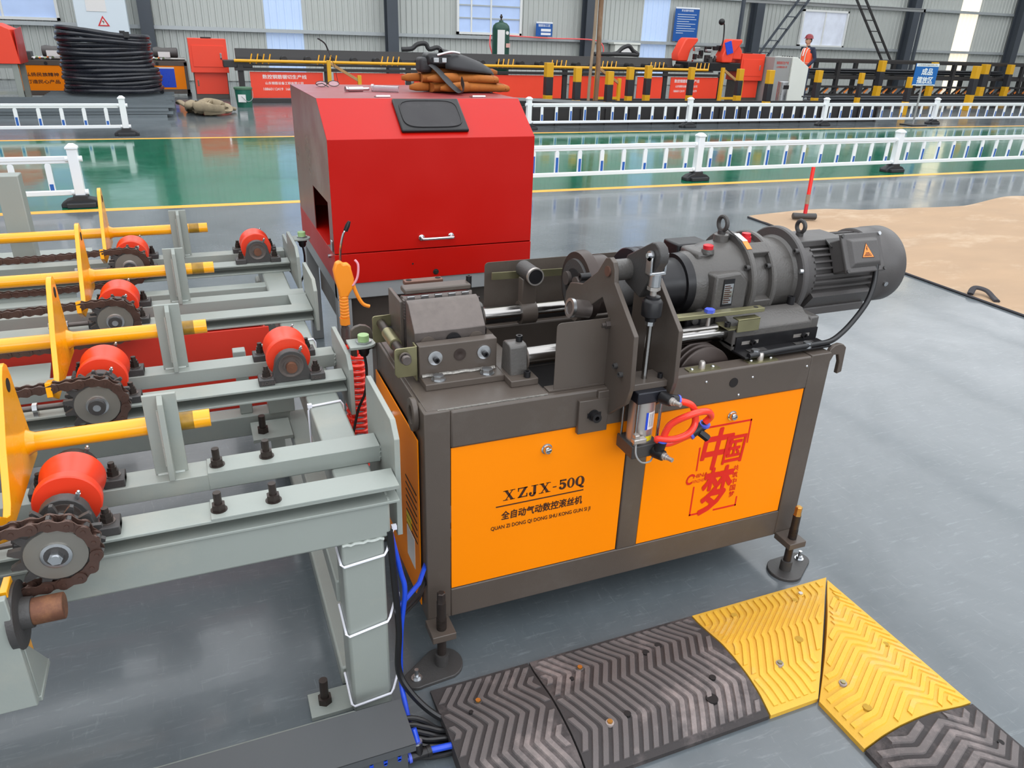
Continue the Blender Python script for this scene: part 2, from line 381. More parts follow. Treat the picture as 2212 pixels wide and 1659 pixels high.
# ---------------------------------------------------------------- thread rolling machine
TM = thing('threading_machine', 'dark grey pneumatic thread rolling machine with orange front panels and a big horizontal motor', 'machine', (0.56, 0.28, 0))
XA, ZA = 0.30, 0.925   # spindle axis y, z
B = 0.003
for (a, b_, c, d) in ((-0.067, 0.0, 0.0, 0.067), (1.115, 1.19, 0.0, 0.067), (-0.067, 0.0, 0.503, 0.57), (1.115, 1.19, 0.503, 0.57)):
    MB().box(a, b_, c, d, 0.125, 0.767).build('corner_post', m_dark, TM, B)
MB().box(0.513, 0.579, 0.0, 0.06, 0.2195, 0.6595).build('centre_post', m_dark, TM, B)
for y0, y1 in ((0.0, 0.055), (0.512, 0.567)):
    MB().box(0.0, 1.115, y0 - 0.002, y1, 0.66, 0.765).build('top_beam', m_dark, TM, 0.006)
    MB().box(0.0, 1.115, y0, y1, 0.125, 0.219).build('bottom_beam', m_dark, TM, B)
for x0, x1 in ((-0.066, -0.01), (1.13, 1.189)):
    MB().box(x0, x1, 0.06, 0.51, 0.672, 0.764).build('end_beam', m_dark, TM, B)
    MB().box(x0, x1, 0.06, 0.51, 0.125, 0.2).build('end_beam', m_dark, TM, B)
MB().box(-0.058, 0.262, 0.012, 0.555, 0.757, 0.769).build('table_plate', m_dark, TM, 0.002)
MB().box(-0.03, 0.262, 0.006, 0.011, 0.763, 0.768).build('weld_bead', m_weld, TM)
MB().box(0.26, 1.118, 0.05, 0.515, 0.60, 0.612).build('drip_pan', m_hole, TM)
MB().box(0.262, 0.272, 0.05, 0.515, 0.61, 0.76).build('pan_wall', m_dark, TM); MB().box(1.105, 1.118, 0.05, 0.515, 0.61, 0.76).build('pan_wall', m_dark, TM)
MB().box(-0.04, 1.16, 0.505, 0.511, 0.2, 0.66).build('back_panel', m_dark, TM)
MB().box(1.17, 1.176, 0.06, 0.51, 0.2, 0.67).build('end_panel', m_dark, TM)
def front_panel(x0, x1, lx):
    p = MB().box(x0 + 0.002, x1 - 0.002, 0.003, 0.006, 0.221, 0.659).build('front_panel', m_orange, TM, 0.001)
    MB().lathe((lx, 0.003, 0.61), (0, -1, 0), [(0, 0.0155), (0.003, 0.0155), (0.004, 0.012), (0.011, 0.012), (0.016, 0.009), (0.017, 0.004)], 20).build('lock_knob', m_chrome, p)
    MB().box(lx - 0.007, lx + 0.007, -0.0145, -0.0135, 0.609, 0.611).build('knob_slot', m_black, p)
    return p
pl = front_panel(0.0, 0.512, 0.265)
pr_ = front_panel(0.579, 1.114, 0.858)
F = (1, 0, 0); U = (0, 0, 1)
# serif model name drawn from strokes
def serif(parent, mat):
    b = MB(); y0, y1 = 0.0022, 0.0028
    def st(p, q, w):
        (x0, z0), (x1, z1) = p, q
        b.prism([(x0 - w / 2, z0), (x0 + w / 2, z0), (x1 + w / 2, z1), (x1 - w / 2, z1)], 'y', y0, y1)
    def bx(a, c, d, e): b.box(a, c, y0, y1, d, e)
    z, h = 0.472, 0.031
    def Xl(x, w):
        st((x + w * 0.78, z), (x + w * 0.22, z + h), 0.0085); st((x + w * 0.2, z), (x + w * 0.8, z + h), 0.003)
        for u in (0.0, 0.58): bx(x + u * w, x + (u + 0.42) * w, z, z + 0.002); bx(x + u * w, x + (u + 0.42) * w, z + h - 0.002, z + h)
    Xl(0.146, 0.034)
    x = 0.187; st((x + 0.006, z), (x + 0.024, z + h), 0.0085); bx(x + 0.001, x + 0.029, z + h - 0.003, z + h); bx(x + 0.001, x + 0.029, z, z + 0.003); bx(x + 0.001, x + 0.004, z + h - 0.011, z + h); bx(x + 0.026, x + 0.029, z, z + 0.011)
    x = 0.221; bx(x + 0.012, x + 0.020, z + 0.004, z + h); bx(x + 0.006, x + 0.026, z + h - 0.002, z + h)
    b.prism(arc(x + 0.010, z + 0.006, 0.010, 0.2, -PI, 8) + arc(x + 0.008, z + 0.006, 0.005, -PI, 0.2, 6), 'y', y0, y1); b.cyl((x + 0.004, y0, z + 0.007), (x + 0.004, y1, z + 0.007), 0.0042, n=10)
    Xl(0.25, 0.034)
    bx(0.291, 0.302, z + 0.011, z + 0.014)
    x = 0.309; bx(x + 0.003, x + 0.022, z + h - 0.005, z + h); bx(x + 0.003, x + 0.006, z + 0.015, z + h)
    b.prism(arc(x + 0.011, z + 0.0105, 0.0115, 2.3, -2.4, 14) + arc(x + 0.008, z + 0.0105, 0.0065, -2.0, 1.9, 10), 'y', y0, y1); b.cyl((x + 0.0045, y0, z + 0.006), (x + 0.0045, y1, z + 0.006), 0.004, n=10)
    def O(x, w):
        n = 24; oc = [(x + w / 2 + w / 2 * math.cos(2 * PI * i / n), z + h / 2 + (h / 2 + 0.0006) * math.sin(2 * PI * i / n)) for i in range(n)]
        ic = [(x + w / 2 + w * 0.2 * math.cos(2 * PI * i / n), z + h / 2 + (h / 2 - 0.002) * math.sin(2 * PI * i / n)) for i in range(n)]
        b.holed(oc, ic, 'y', y0, y1)
    O(0.334, 0.023); O(0.359, 0.028)
    b.prism([(0.369, z + 0.001), (0.373, z + 0.006), (0.378, z + 0.001), (0.387, z - 0.004), (0.384, z - 0.008), (0.376, z - 0.006)], 'y', y0, y1)
    bx(0.126, 0.386, 0.4545, 0.458)
    b.build('model_lettering', mat, parent)
serif(pl, m_ink)
text('全自动气动数控滚丝机', m_ink, pl, (0.142, 0.003, 0.412), F, U, w=0.242, h=0.0265, bold=0.022, shear=0.05)
text('QUAN ZI DONG QI DONG SHU KONG GUN SI JI', m_ink, pl, (0.113, 0.003, 0.380), F, U, w=0.30, h=0.0155, bold=0.012)
fr = MB()
for a, c, d, e in ((0.760, 0.936, 0.580, 0.586), (0.760, 0.765, 0.556, 0.586), (0.931, 0.936, 0.505, 0.586), (0.760, 0.765, 0.44, 0.52), (0.760, 0.765, 0.281, 0.385), (0.760, 0.80, 0.280, 0.286), (0.848, 0.934, 0.280, 0.286), (0.929, 0.934, 0.280, 0.315)):
    fr.box(a, c, 0.0022, 0.0028, d, e)
fr.build('frame_print', m_inkr, pr_)
text('中', m_inkr, pr_, (0.768, 0.003, 0.437), F, U, w=0.100, h=0.135, bold=0.026, shear=0.10)
text('国', m_inkr, pr_, (0.850, 0.003, 0.446), F, U, w=0.070, h=0.092, bold=0.014, shear=0.08, thick=0.0018)
text('梦', m_inkr, pr_, (0.786, 0.003, 0.278), F, U, w=0.105, h=0.158, bold=0.026, shear=0.08, thick=0.0015)
text('C', m_inkr, pr_, (0.729, 0.003, 0.397), F, U, w=0.022, h=0.034, bold=0.03, shear=0.15)
text('HINA', m_inkr, pr_, (0.755, 0.003, 0.416), F, U, w=0.05, h=0.013, bold=0.008, shear=0.15)
text('XINZHENG', m_inkr, pr_, (0.752, 0.003, 0.398), F, U, w=0.058, h=0.011, bold=0.0, shear=0.1)
for i, c in enumerate('共筑中国梦'):
    text(c, m_inkr, pr_, (0.899 + 0.001 * i * 0, 0.003, 0.412 - 0.0235 * i), F, U, w=0.02, h=0.02, bold=0.012)
# left orange end panel
sp = MB().box(-0.074, -0.071, 0.04, 0.50, 0.155, 0.675).build('side_panel', m_orange, TM, 0.001)
MB().lathe((-0.074, 0.29, 0.625), (-1, 0, 0), [(0, 0.012), (0.004, 0.012), (0.006, 0.008), (0.014, 0.008), (0.016, 0.004)], 16).build('lock_knob', m_chrome, sp)
for i in range(8): MB().box(-0.0752, -0.0738, 0.06, 0.17, 0.50 - 0.022 * i, 0.504 - 0.022 * i).build('vent_slot', m_hole, sp)
MB().box(-0.0752, -0.0738, 0.09, 0.17, 0.24, 0.34).build('data_label', m_label, sp)
MB().box(-0.0752, -0.0738, 0.12, 0.17, 0.35, 0.39).build('warning_label', m_ylabel, sp)
# lifting hooks at the frame ends
def hook(x, s, y, z0):
    P = [(x, z0 - 0.01), (x, z0 + 0.03)] + [(x + s * (0.012 + 0.028 * math.sin(t)), z0 + 0.03 - 0.0 + 0.028 * (1 - math.cos(t)) * 0) for t in ()]
    outer = [(x, z0 - 0.03), (x, z0 + 0.02)] + [(x + s * (0.035 - 0.035 * math.cos(t)) , z0 + 0.02 + 0.03 * math.sin(t)) for t in (0.6, 1.1, 1.6, 2.1, 2.6)] + [(x + s * 0.068, z0 - 0.045), (x + s * 0.05, z0 - 0.05)]
    inner = [(x + s * 0.05, z0 - 0.012), (x + s * 0.04, z0 + 0.015), (x + s * 0.022, z0 + 0.016), (x + s * 0.012, z0 - 0.005), (x + s * 0.012, z0 - 0.03)]
    MB().prism(outer + inner, 'y', y, y + 0.014).build('lifting_hook', m_dark, TM, 0.002)
hook(1.19, 1, 0.012, 0.735)
hook(-0.067, -1, 0.545, 0.752)
MB().holed([(0.07 + 0.035 * math.cos(a), 0.735 + 0.045 * math.sin(a)) for a in [2 * PI * i / 16 for i in range(16)]], [(0.07 + 0.016 * math.cos(a), 0.735 + 0.025 * math.sin(a)) for a in [2 * PI * i / 16 for i in range(16)]], 'x', -0.082, -0.068).build('lifting_hook', m_dark, TM, 0.002)
# rivets and hole of the right front beam
for x, z in ((0.745, 0.735), (0.905, 0.727), (0.70, 0.678), (0.865, 0.677), (1.10, 0.735)):
    MB().sph((x, -0.002, z), 0.0045, 0.003, 0.0045, 10, 6).build('rivet', m_zinc, TM)
MB().cyl((0.84, -0.001, 0.72), (0.84, -0.0035, 0.72), 0.0145, n=24).build('cable_hole', m_hole, TM)
# proximity switch plates on the right beam
for x in (0.744, 0.945):
    p = MB().prism([(x - 0.05, 0.036), (x - 0.045, 0.040), (x + 0.045, 0.040), (x + 0.05, 0.03), (x + 0.05, 0.006), (x - 0.035, 0.004), (x - 0.05, 0.014)], 'z', 0.765, 0.768).build('switch_plate', m_yzinc, TM)
    MB().lathe((x - 0.004, 0.022, 0.768), (0, 0, 1), [(0, 0.0095), (0.018, 0.009), (0.022, 0.006)], 16).build('proximity_switch', m_alu, p)
    for dx in (-0.036, 0.034): MB().sph((x + dx, 0.022, 0.769), 0.0055, 0.0055, 0.004, 10, 6).build('screw', m_zinc, p)
# levelling feet
def foot(x, y, s, rot):
    p = part('levelling_foot', TM)
    MB().box(x - 0.033, x + 0.033, min(y - s * 0.03, y + s * 0.045), max(y - s * 0.03, y + s * 0.045), 0.113, 0.135).build('bracket', m_dark, p, 0.002)
    MB().cyl((x, y, 0.03), (x, y, 0.225), 0.0125, n=16).build('threaded_rod', m_bolt, p)
    b = MB()
    for i in range(9): b.cyl((x, y, 0.134 + i * 0.0045), (x, y, 0.1365 + i * 0.0045), 0.0138, n=16)
    b.build('rod_thread', m_bolt, p)
    MB().lathe((x, y, 0.225), (0, 0, 1), [(0, 0.013), (0.004, 0.0115), (0.03, 0.0115), (0.032, 0.009)], 6).build('rod_head', m_brass if x > 1 else m_bolt, p)
    MB().lathe((x, y, 0.011), (0, 0, 1), [(0, 0.019), (0.036, 0.019), (0.036, 0.013)], 20).build('collar', m_iron, p)
    dx, dy = math.cos(rot), math.sin(rot); n = 12; R = 0.058; poly = []
    cx, cy = x + dx * 0.085, y + dy * 0.085
    for i in range(n + 1): a = rot + PI / 2 + PI * i / n; poly.append((x + R * math.cos(a), y + R * math.sin(a)))
    for i in range(n + 1): a = rot - PI / 2 + PI * i / n; poly.append((cx + 0.034 * math.cos(a), cy + 0.034 * math.sin(a)))
    MB().prism(poly, 'z', 0.0, 0.011).build('base_pad', m_iron, p, 0.002)
    MB().hexa((cx, cy, 0.013), U, 0.0105, 0.009).cyl((cx, cy, 0.011), (cx, cy, 0.0135), 0.015, n=16).cyl((cx, cy, 0.02), (cx, cy, 0.042), 0.0058, n=12).build('anchor_bolt', m_zinc, p)
foot(-0.042, -0.045, 1, math.radians(200)); foot(1.15, -0.045, 1, math.radians(18))
foot(-0.042, 0.615, -1, math.radians(160)); foot(1.15, 0.615, -1, math.radians(10))

# ---- vice at the left end
def vice_side(yf, s):   # yf outer face, s=+1 front (towards rear is +y)
    y0, y1 = sorted((yf, yf + s * 0.032))
    p = MB().box(-0.03, 0.182, y0, y1, 0.785, 0.872).build('vice_end_plate', m_dark, TM, 0.0025)
    b0, b1 = sorted((yf - s * 0.05, yf + s * 0.034))
    MB().box(-0.028, 0.186, b0, b1, 0.769, 0.787).build('base_flange', m_dark, p, 0.002)
    MB().tube([(-0.025 + 0.2 * i / 12, yf - s * 0.004, 0.790 + 0.001 * math.sin(i * 2.1)) for i in range(13)], 0.0055, 8).build('weld_bead', m_weld, p)
    for x in (0.012, 0.145): 
        MB().lathe((x, yf, 0.837), (0, -s, 0), [(0, 0.019), (0.004, 0.019), (0.0045, 0.017)], 24).build('washer', m_zinc, p)
        MB().pipe((x, yf - s * 0.004, 0.835), (x, yf - s * 0.018, 0.835), 0.0075, 0.004, 16).cyl((x, yf - s * 0.004, 0.835), (x, yf - s * 0.010, 0.835), 0.0045, n=6).build('socket_screw', m_black, p)
        MB().hexa((x + 0.0, yf - s * 0.028, 0.789), U, 0.0155, 0.011).cyl((x, yf - s * 0.028, 0.787), (x, yf - s * 0.028, 0.7895), 0.019, n=20).build('hex_bolt', m_zinc, p)
    MB().lathe((0.079, yf, 0.838), (0, -s, 0), [(0, 0.0165), (0.002, 0.0165), (0.002, 0.008), (0.0005, 0.004)], 20).build('screw_end', m_hd, p)
vice_side(0.165, 1); vice_side(0.437, -1)
def jaw(yf, s):   # front jaw profile in (y,z)
    Pf = [(0, 0.80), (0, 0.893), (0.055, 0.952), (0.078, 0.957), (0.082, 0.95), (0.082, 0.80)]
    return [(yf + s * a, z) for a, z in Pf]
j = MB().prism(jaw(0.207, 1), 'x', -0.03, 0.165).build('vice_jaw', m_ground, TM, 0.002)
for x, r in ((0.005, 0.021), (0.138, 0.021)): MB().cyl((x, 0.2, 0.86), (x, 0.208, 0.86), r, n=24).build('guide_pin', m_dark, j)
MB().lathe((0.075, 0.2, 0.865), (0, 1, 0), [(0, 0.02), (0.008, 0.02)], 20).build('screw_collar', m_black, j)
j2 = MB().prism(jaw(0.397, -1), 'x', -0.03, 0.165).build('vice_jaw', m_ground, TM, 0.002)
MB().box(-0.022, 0.165, 0.325, 0.372, 0.957, 0.972).build('clamp_bar', m_dark, j2, 0.004)
for i in range(5): MB().box(-0.018 + i * 0.038, 0.002 + i * 0.038, 0.312, 0.322, 0.945, 0.956).build('tooth', m_zinc, j2, 0.001)
for i in range(7): MB().box(-0.033, -0.029, 0.296, 0.314, 0.90 + i * 0.008, 0.904 + i * 0.008).build('tooth', m_ground, j2)
MB().box(-0.04, -0.03, 0.31, 0.44, 0.80, 0.945).build('jaw_cheek', m_dark, TM, 0.002)
cb = MB().box(0.0, 0.11, 0.405, 0.432, 0.955, 0.968).build('stop_bar', m_copper, TM, 0.002)
for x in (0.014, 0.098): MB().cyl((x, 0.418, 0.9685), (x, 0.418, 0.969), 0.008, n=16).build('bolt_hole', m_hole, cb)
MB().pipe((0.17, 0.36, 0.95), (0.17, 0.36, 0.985), 0.008, 0.004, 14).build('socket_screw', m_black, TM)
# zinc ears and screw between them
def ear(y, s):
    n = 5; y0, y1 = y, y + s * 0.004
    poly = [(-0.092, 0.80), (-0.092, 0.862)] + [(-0.084 - 0.008 * math.cos(t), 0.862 + 0.008 * math.sin(t)) for t in (0.4, 0.9, 1.5)] + [(-0.036, 0.871), (-0.036, 0.79), (-0.085, 0.79)]
    p = MB().prism(poly, 'y', *sorted((y0, y1))).box(-0.037, -0.033, *sorted((y, y + s * 0.03)), 0.775, 0.872).build('bracket_ear', m_yzinc, TM, 0.001)
    for z in (0.808, 0.832): MB().pipe((-0.037, y + s * 0.014, z), (-0.053, y + s * 0.014, z), 0.0085, 0.0045, 14).build('socket_screw', m_black, p)
ear(0.172, 1); ear(0.428, -1)
MB().cyl((-0.068, 0.15, 0.848), (-0.068, 0.45, 0.848), 0.0125, n=18).build('spacer_screw', m_bolt, TM)
MB().lathe((-0.068, 0.162, 0.848), (0, -1, 0), [(0, 0.0155), (0.006, 0.0155), (0.006, 0.0125), (0.02, 0.0125), (0.022, 0.011)], 18).build('screw_nut', m_ground, TM)
MB().pipe((-0.068, 0.255, 0.848), (-0.068, 0.345, 0.848), 0.0165, 0.0126, 20).build('spacer_sleeve', m_yzinc, TM)

# ---- guide rods, end supports
for y in (0.135, 0.465):
    MB().cyl((0.225, y, 0.82), (1.15, y, 0.82), 0.0265, n=32).build('guide_rod', m_steel, TM)
    p = MB().prism([(y - 0.034, 0.785), (y - 0.027, 0.862), (y - 0.018, 0.868), (y + 0.018, 0.868), (y + 0.027, 0.862), (y + 0.034, 0.785)], 'x', 0.196, 0.245).build('rod_support', m_cast, TM, 0.003)
    MB().box(0.185, 0.262, y - 0.068, y + 0.06, 0.769, 0.787).build('support_foot', m_dark, p, 0.002)
    MB().pipe((0.232, y, 0.866), (0.232, y, 0.884), 0.009, 0.005, 14).build('socket_screw', m_black, p)
    MB().pipe((0.236, y - 0.052, 0.787), (0.236, y - 0.052, 0.803), 0.009, 0.005, 14).build('socket_screw', m_black, p)
    MB().cyl((0.245, y, 0.82), (0.25, y, 0.82), 0.033, n=24).build('rod_collar', m_dark, p)
# follower on the rear rod
fo = MB().pipe((0.37, 0.465, 0.82), (0.42, 0.465, 0.82), 0.036, 0.0265, 28).build('rod_clamp', m_dark, TM)
MB().box(0.372, 0.418, 0.448, 0.482, 0.85, 0.93).build('clamp_neck', m_dark, fo, 0.003)
MB().cyl((0.395, 0.50, 0.948), (0.395, 0.415, 0.948), 0.0255, n=28).build('follower_roller', m_iron, fo)
MB().pipe((0.395, 0.415, 0.948), (0.395, 0.405, 0.948), 0.0265, 0.0225, 28).build('roller_bearing', m_alu, fo); MB().cyl((0.395, 0.416, 0.948), (0.395, 0.4062, 0.948), 0.0222, n=24).build('bearing_seal', m_black, fo)
MB().cyl((0.395, 0.42, 0.948), (0.395, 0.407, 0.948), 0.0115, n=20).build('roller_axle', m_alu, fo)
MB().bar((0.30, 0.52, 0.925), (0.62, 0.52, 0.918), 0.006, 0.022).build('stop_strip', m_yzinc, TM)
# sheet guards
def sheet(x0, x1, y, z0, z1, r=0.012):
    poly = [(x0, z0)] + [(x0 + r - r * math.cos(t), z1 - r + r * math.sin(t)) for t in (0, 0.5, 1.05, 1.57)] + [(x1, z1), (x1, z0)]
    return MB().prism(poly, 'y', y, y + 0.002).build('splash_guard', m_dark, TM)
sheet(0.283, 0.432, 0.018, 0.772, 0.952); sheet(0.29, 0.76, 0.556, 0.765, 0.958)
MB().box(0.27, 0.44, 0.018, 0.05, 0.766, 0.769).build('guard_lip', m_dark, TM)
MB().box(0.40, 0.513, -0.012, 0.0, 0.66, 0.762).build('lug_plate', m_dark, TM, 0.002)
# slotted adjusting lug on the front beam
MB().box(0.345, 0.432, -0.014, 0.0, 0.645, 0.742).build('slot_lug', m_dark, TM, 0.002)
MB().box(0.37, 0.41, -0.0152, -0.0135, 0.69, 0.704).build('lug_slot', m_hole, TM)
MB().pipe((0.388, -0.014, 0.697), (0.388, -0.036, 0.697), 0.013, 0.006, 18).cyl((0.388, -0.014, 0.697), (0.388, -0.018, 0.697), 0.016, n=18).build('lug_screw', m_black, TM)
# ---- lever bracket: two shaped plates carrying the cylinder
prof = [(0.0, 0.66), (0.0, 0.68), (-0.094, 0.76), (-0.11, 0.81), (-0.104, 0.945), (0.012, 1.045), (0.016, 1.075), (0.026, 1.093), (0.045, 1.101), (0.064, 1.095), (0.078, 1.078), (0.10, 1.05), (0.18, 0.992), (0.215, 0.985), (0.25, 0.975), (0.272, 0.945), (0.276, 0.915), (0.262, 0.885), (0.235, 0.872), (0.205, 0.875), (0.16, 0.925), (0.065, 0.992), (0.03, 0.955), (0.03, 0.90), (0.05, 0.82), (0.05, 0.77), (0.012, 0.766), (0.012, 0.66)]
a1 = MB().prism(prof, 'x', 0.43, 0.443).build('lever_plate', m_dark, TM, 0.0015)
prof2 = [p if p[1] < 1.0 else (p[0], p[1]) for p in prof]
prof2 = [(0.0, 0.66), (0.0, 0.68), (-0.094, 0.76), (-0.11, 0.81), (-0.104, 0.945), (0.012, 1.045), (0.06, 1.045), (0.12, 0.98), (0.12, 0.766), (0.012, 0.766), (0.012, 0.66)]
a2 = MB().prism(prof2, 'x', 0.557, 0.570).build('lever_plate', m_dark, TM, 0.0015)
MB().cyl((0.43, 0.046, 1.066), (0.426, 0.046, 1.066), 0.0135, n=20).build('pivot_pin', m_copper, a1)
for y, z in ((-0.036, 0.842), (-0.065, 0.83)):
    MB().pipe((0.43, y, z), (0.42, y, z), 0.0075, 0.0042, 14).build('socket_screw', m_iron, a1)
MB().hexa((0.418, 0.02, 0.934), (1, 0, 0), 0.0115, 0.012).pipe((0.418, 0.02, 0.934), (0.408, 0.02, 0.934), 0.007, 0.004, 12).build('hex_nut', m_ground, a1)
MB().cyl((0.44, 0.05, 1.066), (0.515, 0.05, 1.066), 0.027, n=26).build('pivot_boss', m_cast, TM)
# ring roller below the plate
MB().cyl((0.375, 0.135, 0.945), (0.43, 0.135, 0.935), 0.024, n=24).build('cam_roller', m_ground, TM)
MB().pipe((0.373, 0.135, 0.9455), (0.382, 0.135, 0.944), 0.026, 0.018, 24).build('roller_ring', m_zinc, TM)
# lever arm to the clevis
lev = [(0.0, 1.03), (0.01, 1.094), (0.05, 1.10), (-0.055, 1.148), (-0.085, 1.150), (-0.104, 1.132), (-0.106, 1.105), (-0.095, 1.085), (-0.05, 1.045)]
lev = [(-0.015, 1.01), (0.06, 1.03), (0.075, 1.07), (0.06, 1.10)] + [(-0.056 + 0.032 * math.cos(t), 1.128 + 0.032 * math.sin(t)) for t in (1.2, 1.7, 2.3, 2.9, 3.5, 4.1)]
MB().prism(lev, 'x', 0.4885, 0.5145).build('lever_arm', m_iron, TM, 0.003)
# clevis, rod, coupling
CX, CY = 0.500, -0.055
cl = MB().box(CX - 0.021, CX - 0.014, CY - 0.0125, CY + 0.0125, 1.085, 1.128).box(CX + 0.018, CX + 0.025, CY - 0.0125, CY + 0.0125, 1.085, 1.128).box(CX - 0.021, CX + 0.025, CY - 0.0125, CY + 0.0125, 1.080, 1.090).build('clevis', m_zinc, TM, 0.003)
for dx in (-0.0175, 0.0215): MB().cyl((CX + dx - 0.0035, CY, 1.128), (CX + dx + 0.0035, CY, 1.128), 0.0125, n=18).build('clevis_ear', m_zinc, cl)
MB().cyl((CX - 0.027, CY, 1.129), (CX + 0.03, CY, 1.129), 0.0065, n=14).build('clevis_pin', m_chrome, cl)
MB().cyl((CX + 0.002, CY, 1.081), (CX + 0.002, CY, 1.052), 0.0155, n=20).build('clevis_neck', m_zinc, cl)
MB().hexa((CX + 0.002, CY, 1.042), U, 0.0165, 0.009).build('lock_nut', m_alu, cl)
MB().cyl((CX + 0.002, CY, 1.02), (CX + 0.002, CY, 1.044), 0.008, n=14).build('stud', m_alu, cl)
MB().lathe((CX + 0.003, CY, 0.962), (0, 0, 1), [(0, 0.014), (0.012, 0.015), (0.013, 0.023), (0.015, 0.0255), (0.05, 0.0255), (0.055, 0.022), (0.058, 0.018), (0.064, 0.018), (0.066, 0.012)], 24).build('floating_joint', m_black, TM)
MB().hexa((CX + 0.003, CY, 0.951), U, 0.012, 0.012).build('rod_nut', m_zinc, TM)
MB().cyl((CX + 0.003, CY, 0.79), (CX + 0.003, CY, 0.953), 0.0075, n=18).build('piston_rod', m_steel, TM)
# mounting block and pneumatic cylinder
MB().box(0.443, 0.557, -0.085, -0.01, 0.787, 0.805).build('mount_block', m_dark, TM, 0.002)
for x in (0.458, 0.545): MB().pipe((x, -0.065, 0.805), (x, -0.065, 0.818), 0.007, 0.004, 12).build('socket_screw', m_black, TM)
KX, KY = 0.503, -0.062
cy = MB().cyl((KX, KY, 0.63), (KX, KY, 0.762), 0.034, n=32).build('cylinder_barrel', m_alu, TM)
MB().box(KX - 0.042, KX + 0.042, KY - 0.042, KY + 0.042, 0.756, 0.788).build('cylinder_head', m_flange, TM, 0.003)
MB().box(KX - 0.042, KX + 0.042, KY - 0.042, KY + 0.042, 0.597, 0.634).build('cylinder_head', m_iron, TM, 0.003)
for dx in (-0.034, 0.034):
    for dy in (-0.034, 0.034): MB().cyl((KX + dx, KY + dy, 0.62), (KX + dx, KY + dy, 0.77), 0.0042, n=10).build('tie_rod', m_steel, TM)
def wrap(z0, z1, a0, a1, r, name, mat):
    b = MB(); n = 8; A = [(KX + r * math.cos(a0 + (a1 - a0) * i / n), KY + r * math.sin(a0 + (a1 - a0) * i / n)) for i in range(n + 1)]
    b.add([(x, y, z) for z in (z0, z1) for x, y in A], [(i, i + 1, n + 2 + i, n + 1 + i) for i in range(n)])
    return b.build(name, mat, cy)
wrap(0.675, 0.725, -1.75, -0.75, 0.0345, 'cylinder_label', m_label); wrap(0.675, 0.725, -1.75, -1.56, 0.0348, 'label_stripe', m_blue)
for i in range(3): wrap(0.682, 0.72, -1.42 + i * 0.16, -1.38 + i * 0.16, 0.0348, 'label_print', m_ink)
wrap(0.64, 0.655, -1.65, -0.95, 0.0345, 'warning_label', m_ylabel)
MB().box(KX - 0.045, KX - 0.008, KY - 0.052, KY - 0.034, 0.647, 0.66).box(KX - 0.042, KX - 0.028, KY - 0.05, KY - 0.034, 0.658, 0.672).build('sensor_clamp', m_alu, TM, 0.002)
MB().tube(smooth([(KX - 0.036, KY - 0.046, 0.648), (KX - 0.038, KY - 0.055, 0.618), (KX - 0.022, KY - 0.06, 0.596), (KX + 0.006, KY - 0.055, 0.59), (KX + 0.02, KY - 0.045, 0.594)], 5), 0.0024, 6).build('sensor_cable', m_greyd, TM)
def flow(p, z, label):
    MB().lathe(p, (0.35, -1, 0.0), [(0, 0.016), (0.008, 0.0165), (0.03, 0.0145), (0.031, 0.009)], 16).build('elbow_body', m_black, q)
    P = Vector(p) + Vector((0.35, -1, 0)).normalized() * 0.03
    MB().lathe(P, (0.35, -1, 0), [(0, 0.0105), (0.006, 0.0105), (0.007, 0.008), (0.013, 0.008), (0.014, 0.006), (0.03, 0.006)], 12).build('needle_screw', m_alu, q)
q = part('flow_control_valve', TM); flow((KX + 0.026, KY - 0.044, 0.771), 0, '')
MB().cyl((KX + 0.03, KY - 0.056, 0.771), (KX + 0.062, KY - 0.062, 0.764), 0.0135, n=16).build('elbow_arm', m_black, q)
MB().cyl((KX + 0.062, KY - 0.062, 0.764), (KX + 0.067, KY - 0.063, 0.763), 0.0145, n=16).build('release_ring', m_lblue, q)
q2 = q; q = part('flow_control_valve', TM); flow((KX + 0.024, KY - 0.044, 0.612), 0, '')
MB().cyl((KX + 0.028, KY - 0.056, 0.615), (KX + 0.033, KY - 0.06, 0.648), 0.0135, n=16).build('elbow_arm', m_black, q)
MB().cyl((KX + 0.033, KY - 0.06, 0.648), (KX + 0.0335, KY - 0.06, 0.653), 0.0145, n=16).build('release_ring', m_lblue, q)
MB().tube(smooth([(KX + 0.065, KY - 0.063, 0.763), (KX + 0.105, KY - 0.07, 0.745), (KX + 0.118, KY - 0.075, 0.70), (KX + 0.095, KY - 0.085, 0.675), (KX + 0.055, KY - 0.08, 0.662), (KX + 0.02, KY - 0.055, 0.655), (KX + 0.05, KY - 0.062, 0.640), (KX + 0.10, KY - 0.068, 0.655), (KX + 0.115, KY - 0.07, 0.66)], 8), 0.009, 10).build('air_hose', m_hred, TM)
MB().tube(smooth([(KX + 0.0335, KY - 0.06, 0.65), (KX + 0.045, KY - 0.07, 0.70), (KX + 0.085, KY - 0.095, 0.735), (KX + 0.132, KY - 0.095, 0.737), (KX + 0.157, KY - 0.085, 0.715), (KX + 0.150, KY - 0.075, 0.693)], 8), 0.009, 10).build('air_hose', m_hred, TM)
q = part('tee_fitting', TM)
MB().cyl((KX + 0.115, KY - 0.07, 0.662), (KX + 0.152, KY - 0.07, 0.682), 0.013, n=14).build('tee_body', m_black, q)
MB().cyl((KX + 0.135, KY - 0.075, 0.667), (KX + 0.158, KY - 0.085, 0.648), 0.0105, n=6).build('tee_plug', m_black, q)
MB().cyl((KX + 0.109, KY - 0.07, 0.658), (KX + 0.115, KY - 0.07, 0.662), 0.0145, n=14).cyl((KX + 0.150, KY - 0.073, 0.683), (KX + 0.150, KY - 0.075, 0.689), 0.0145, n=14).build('release_ring', m_lblue, q)

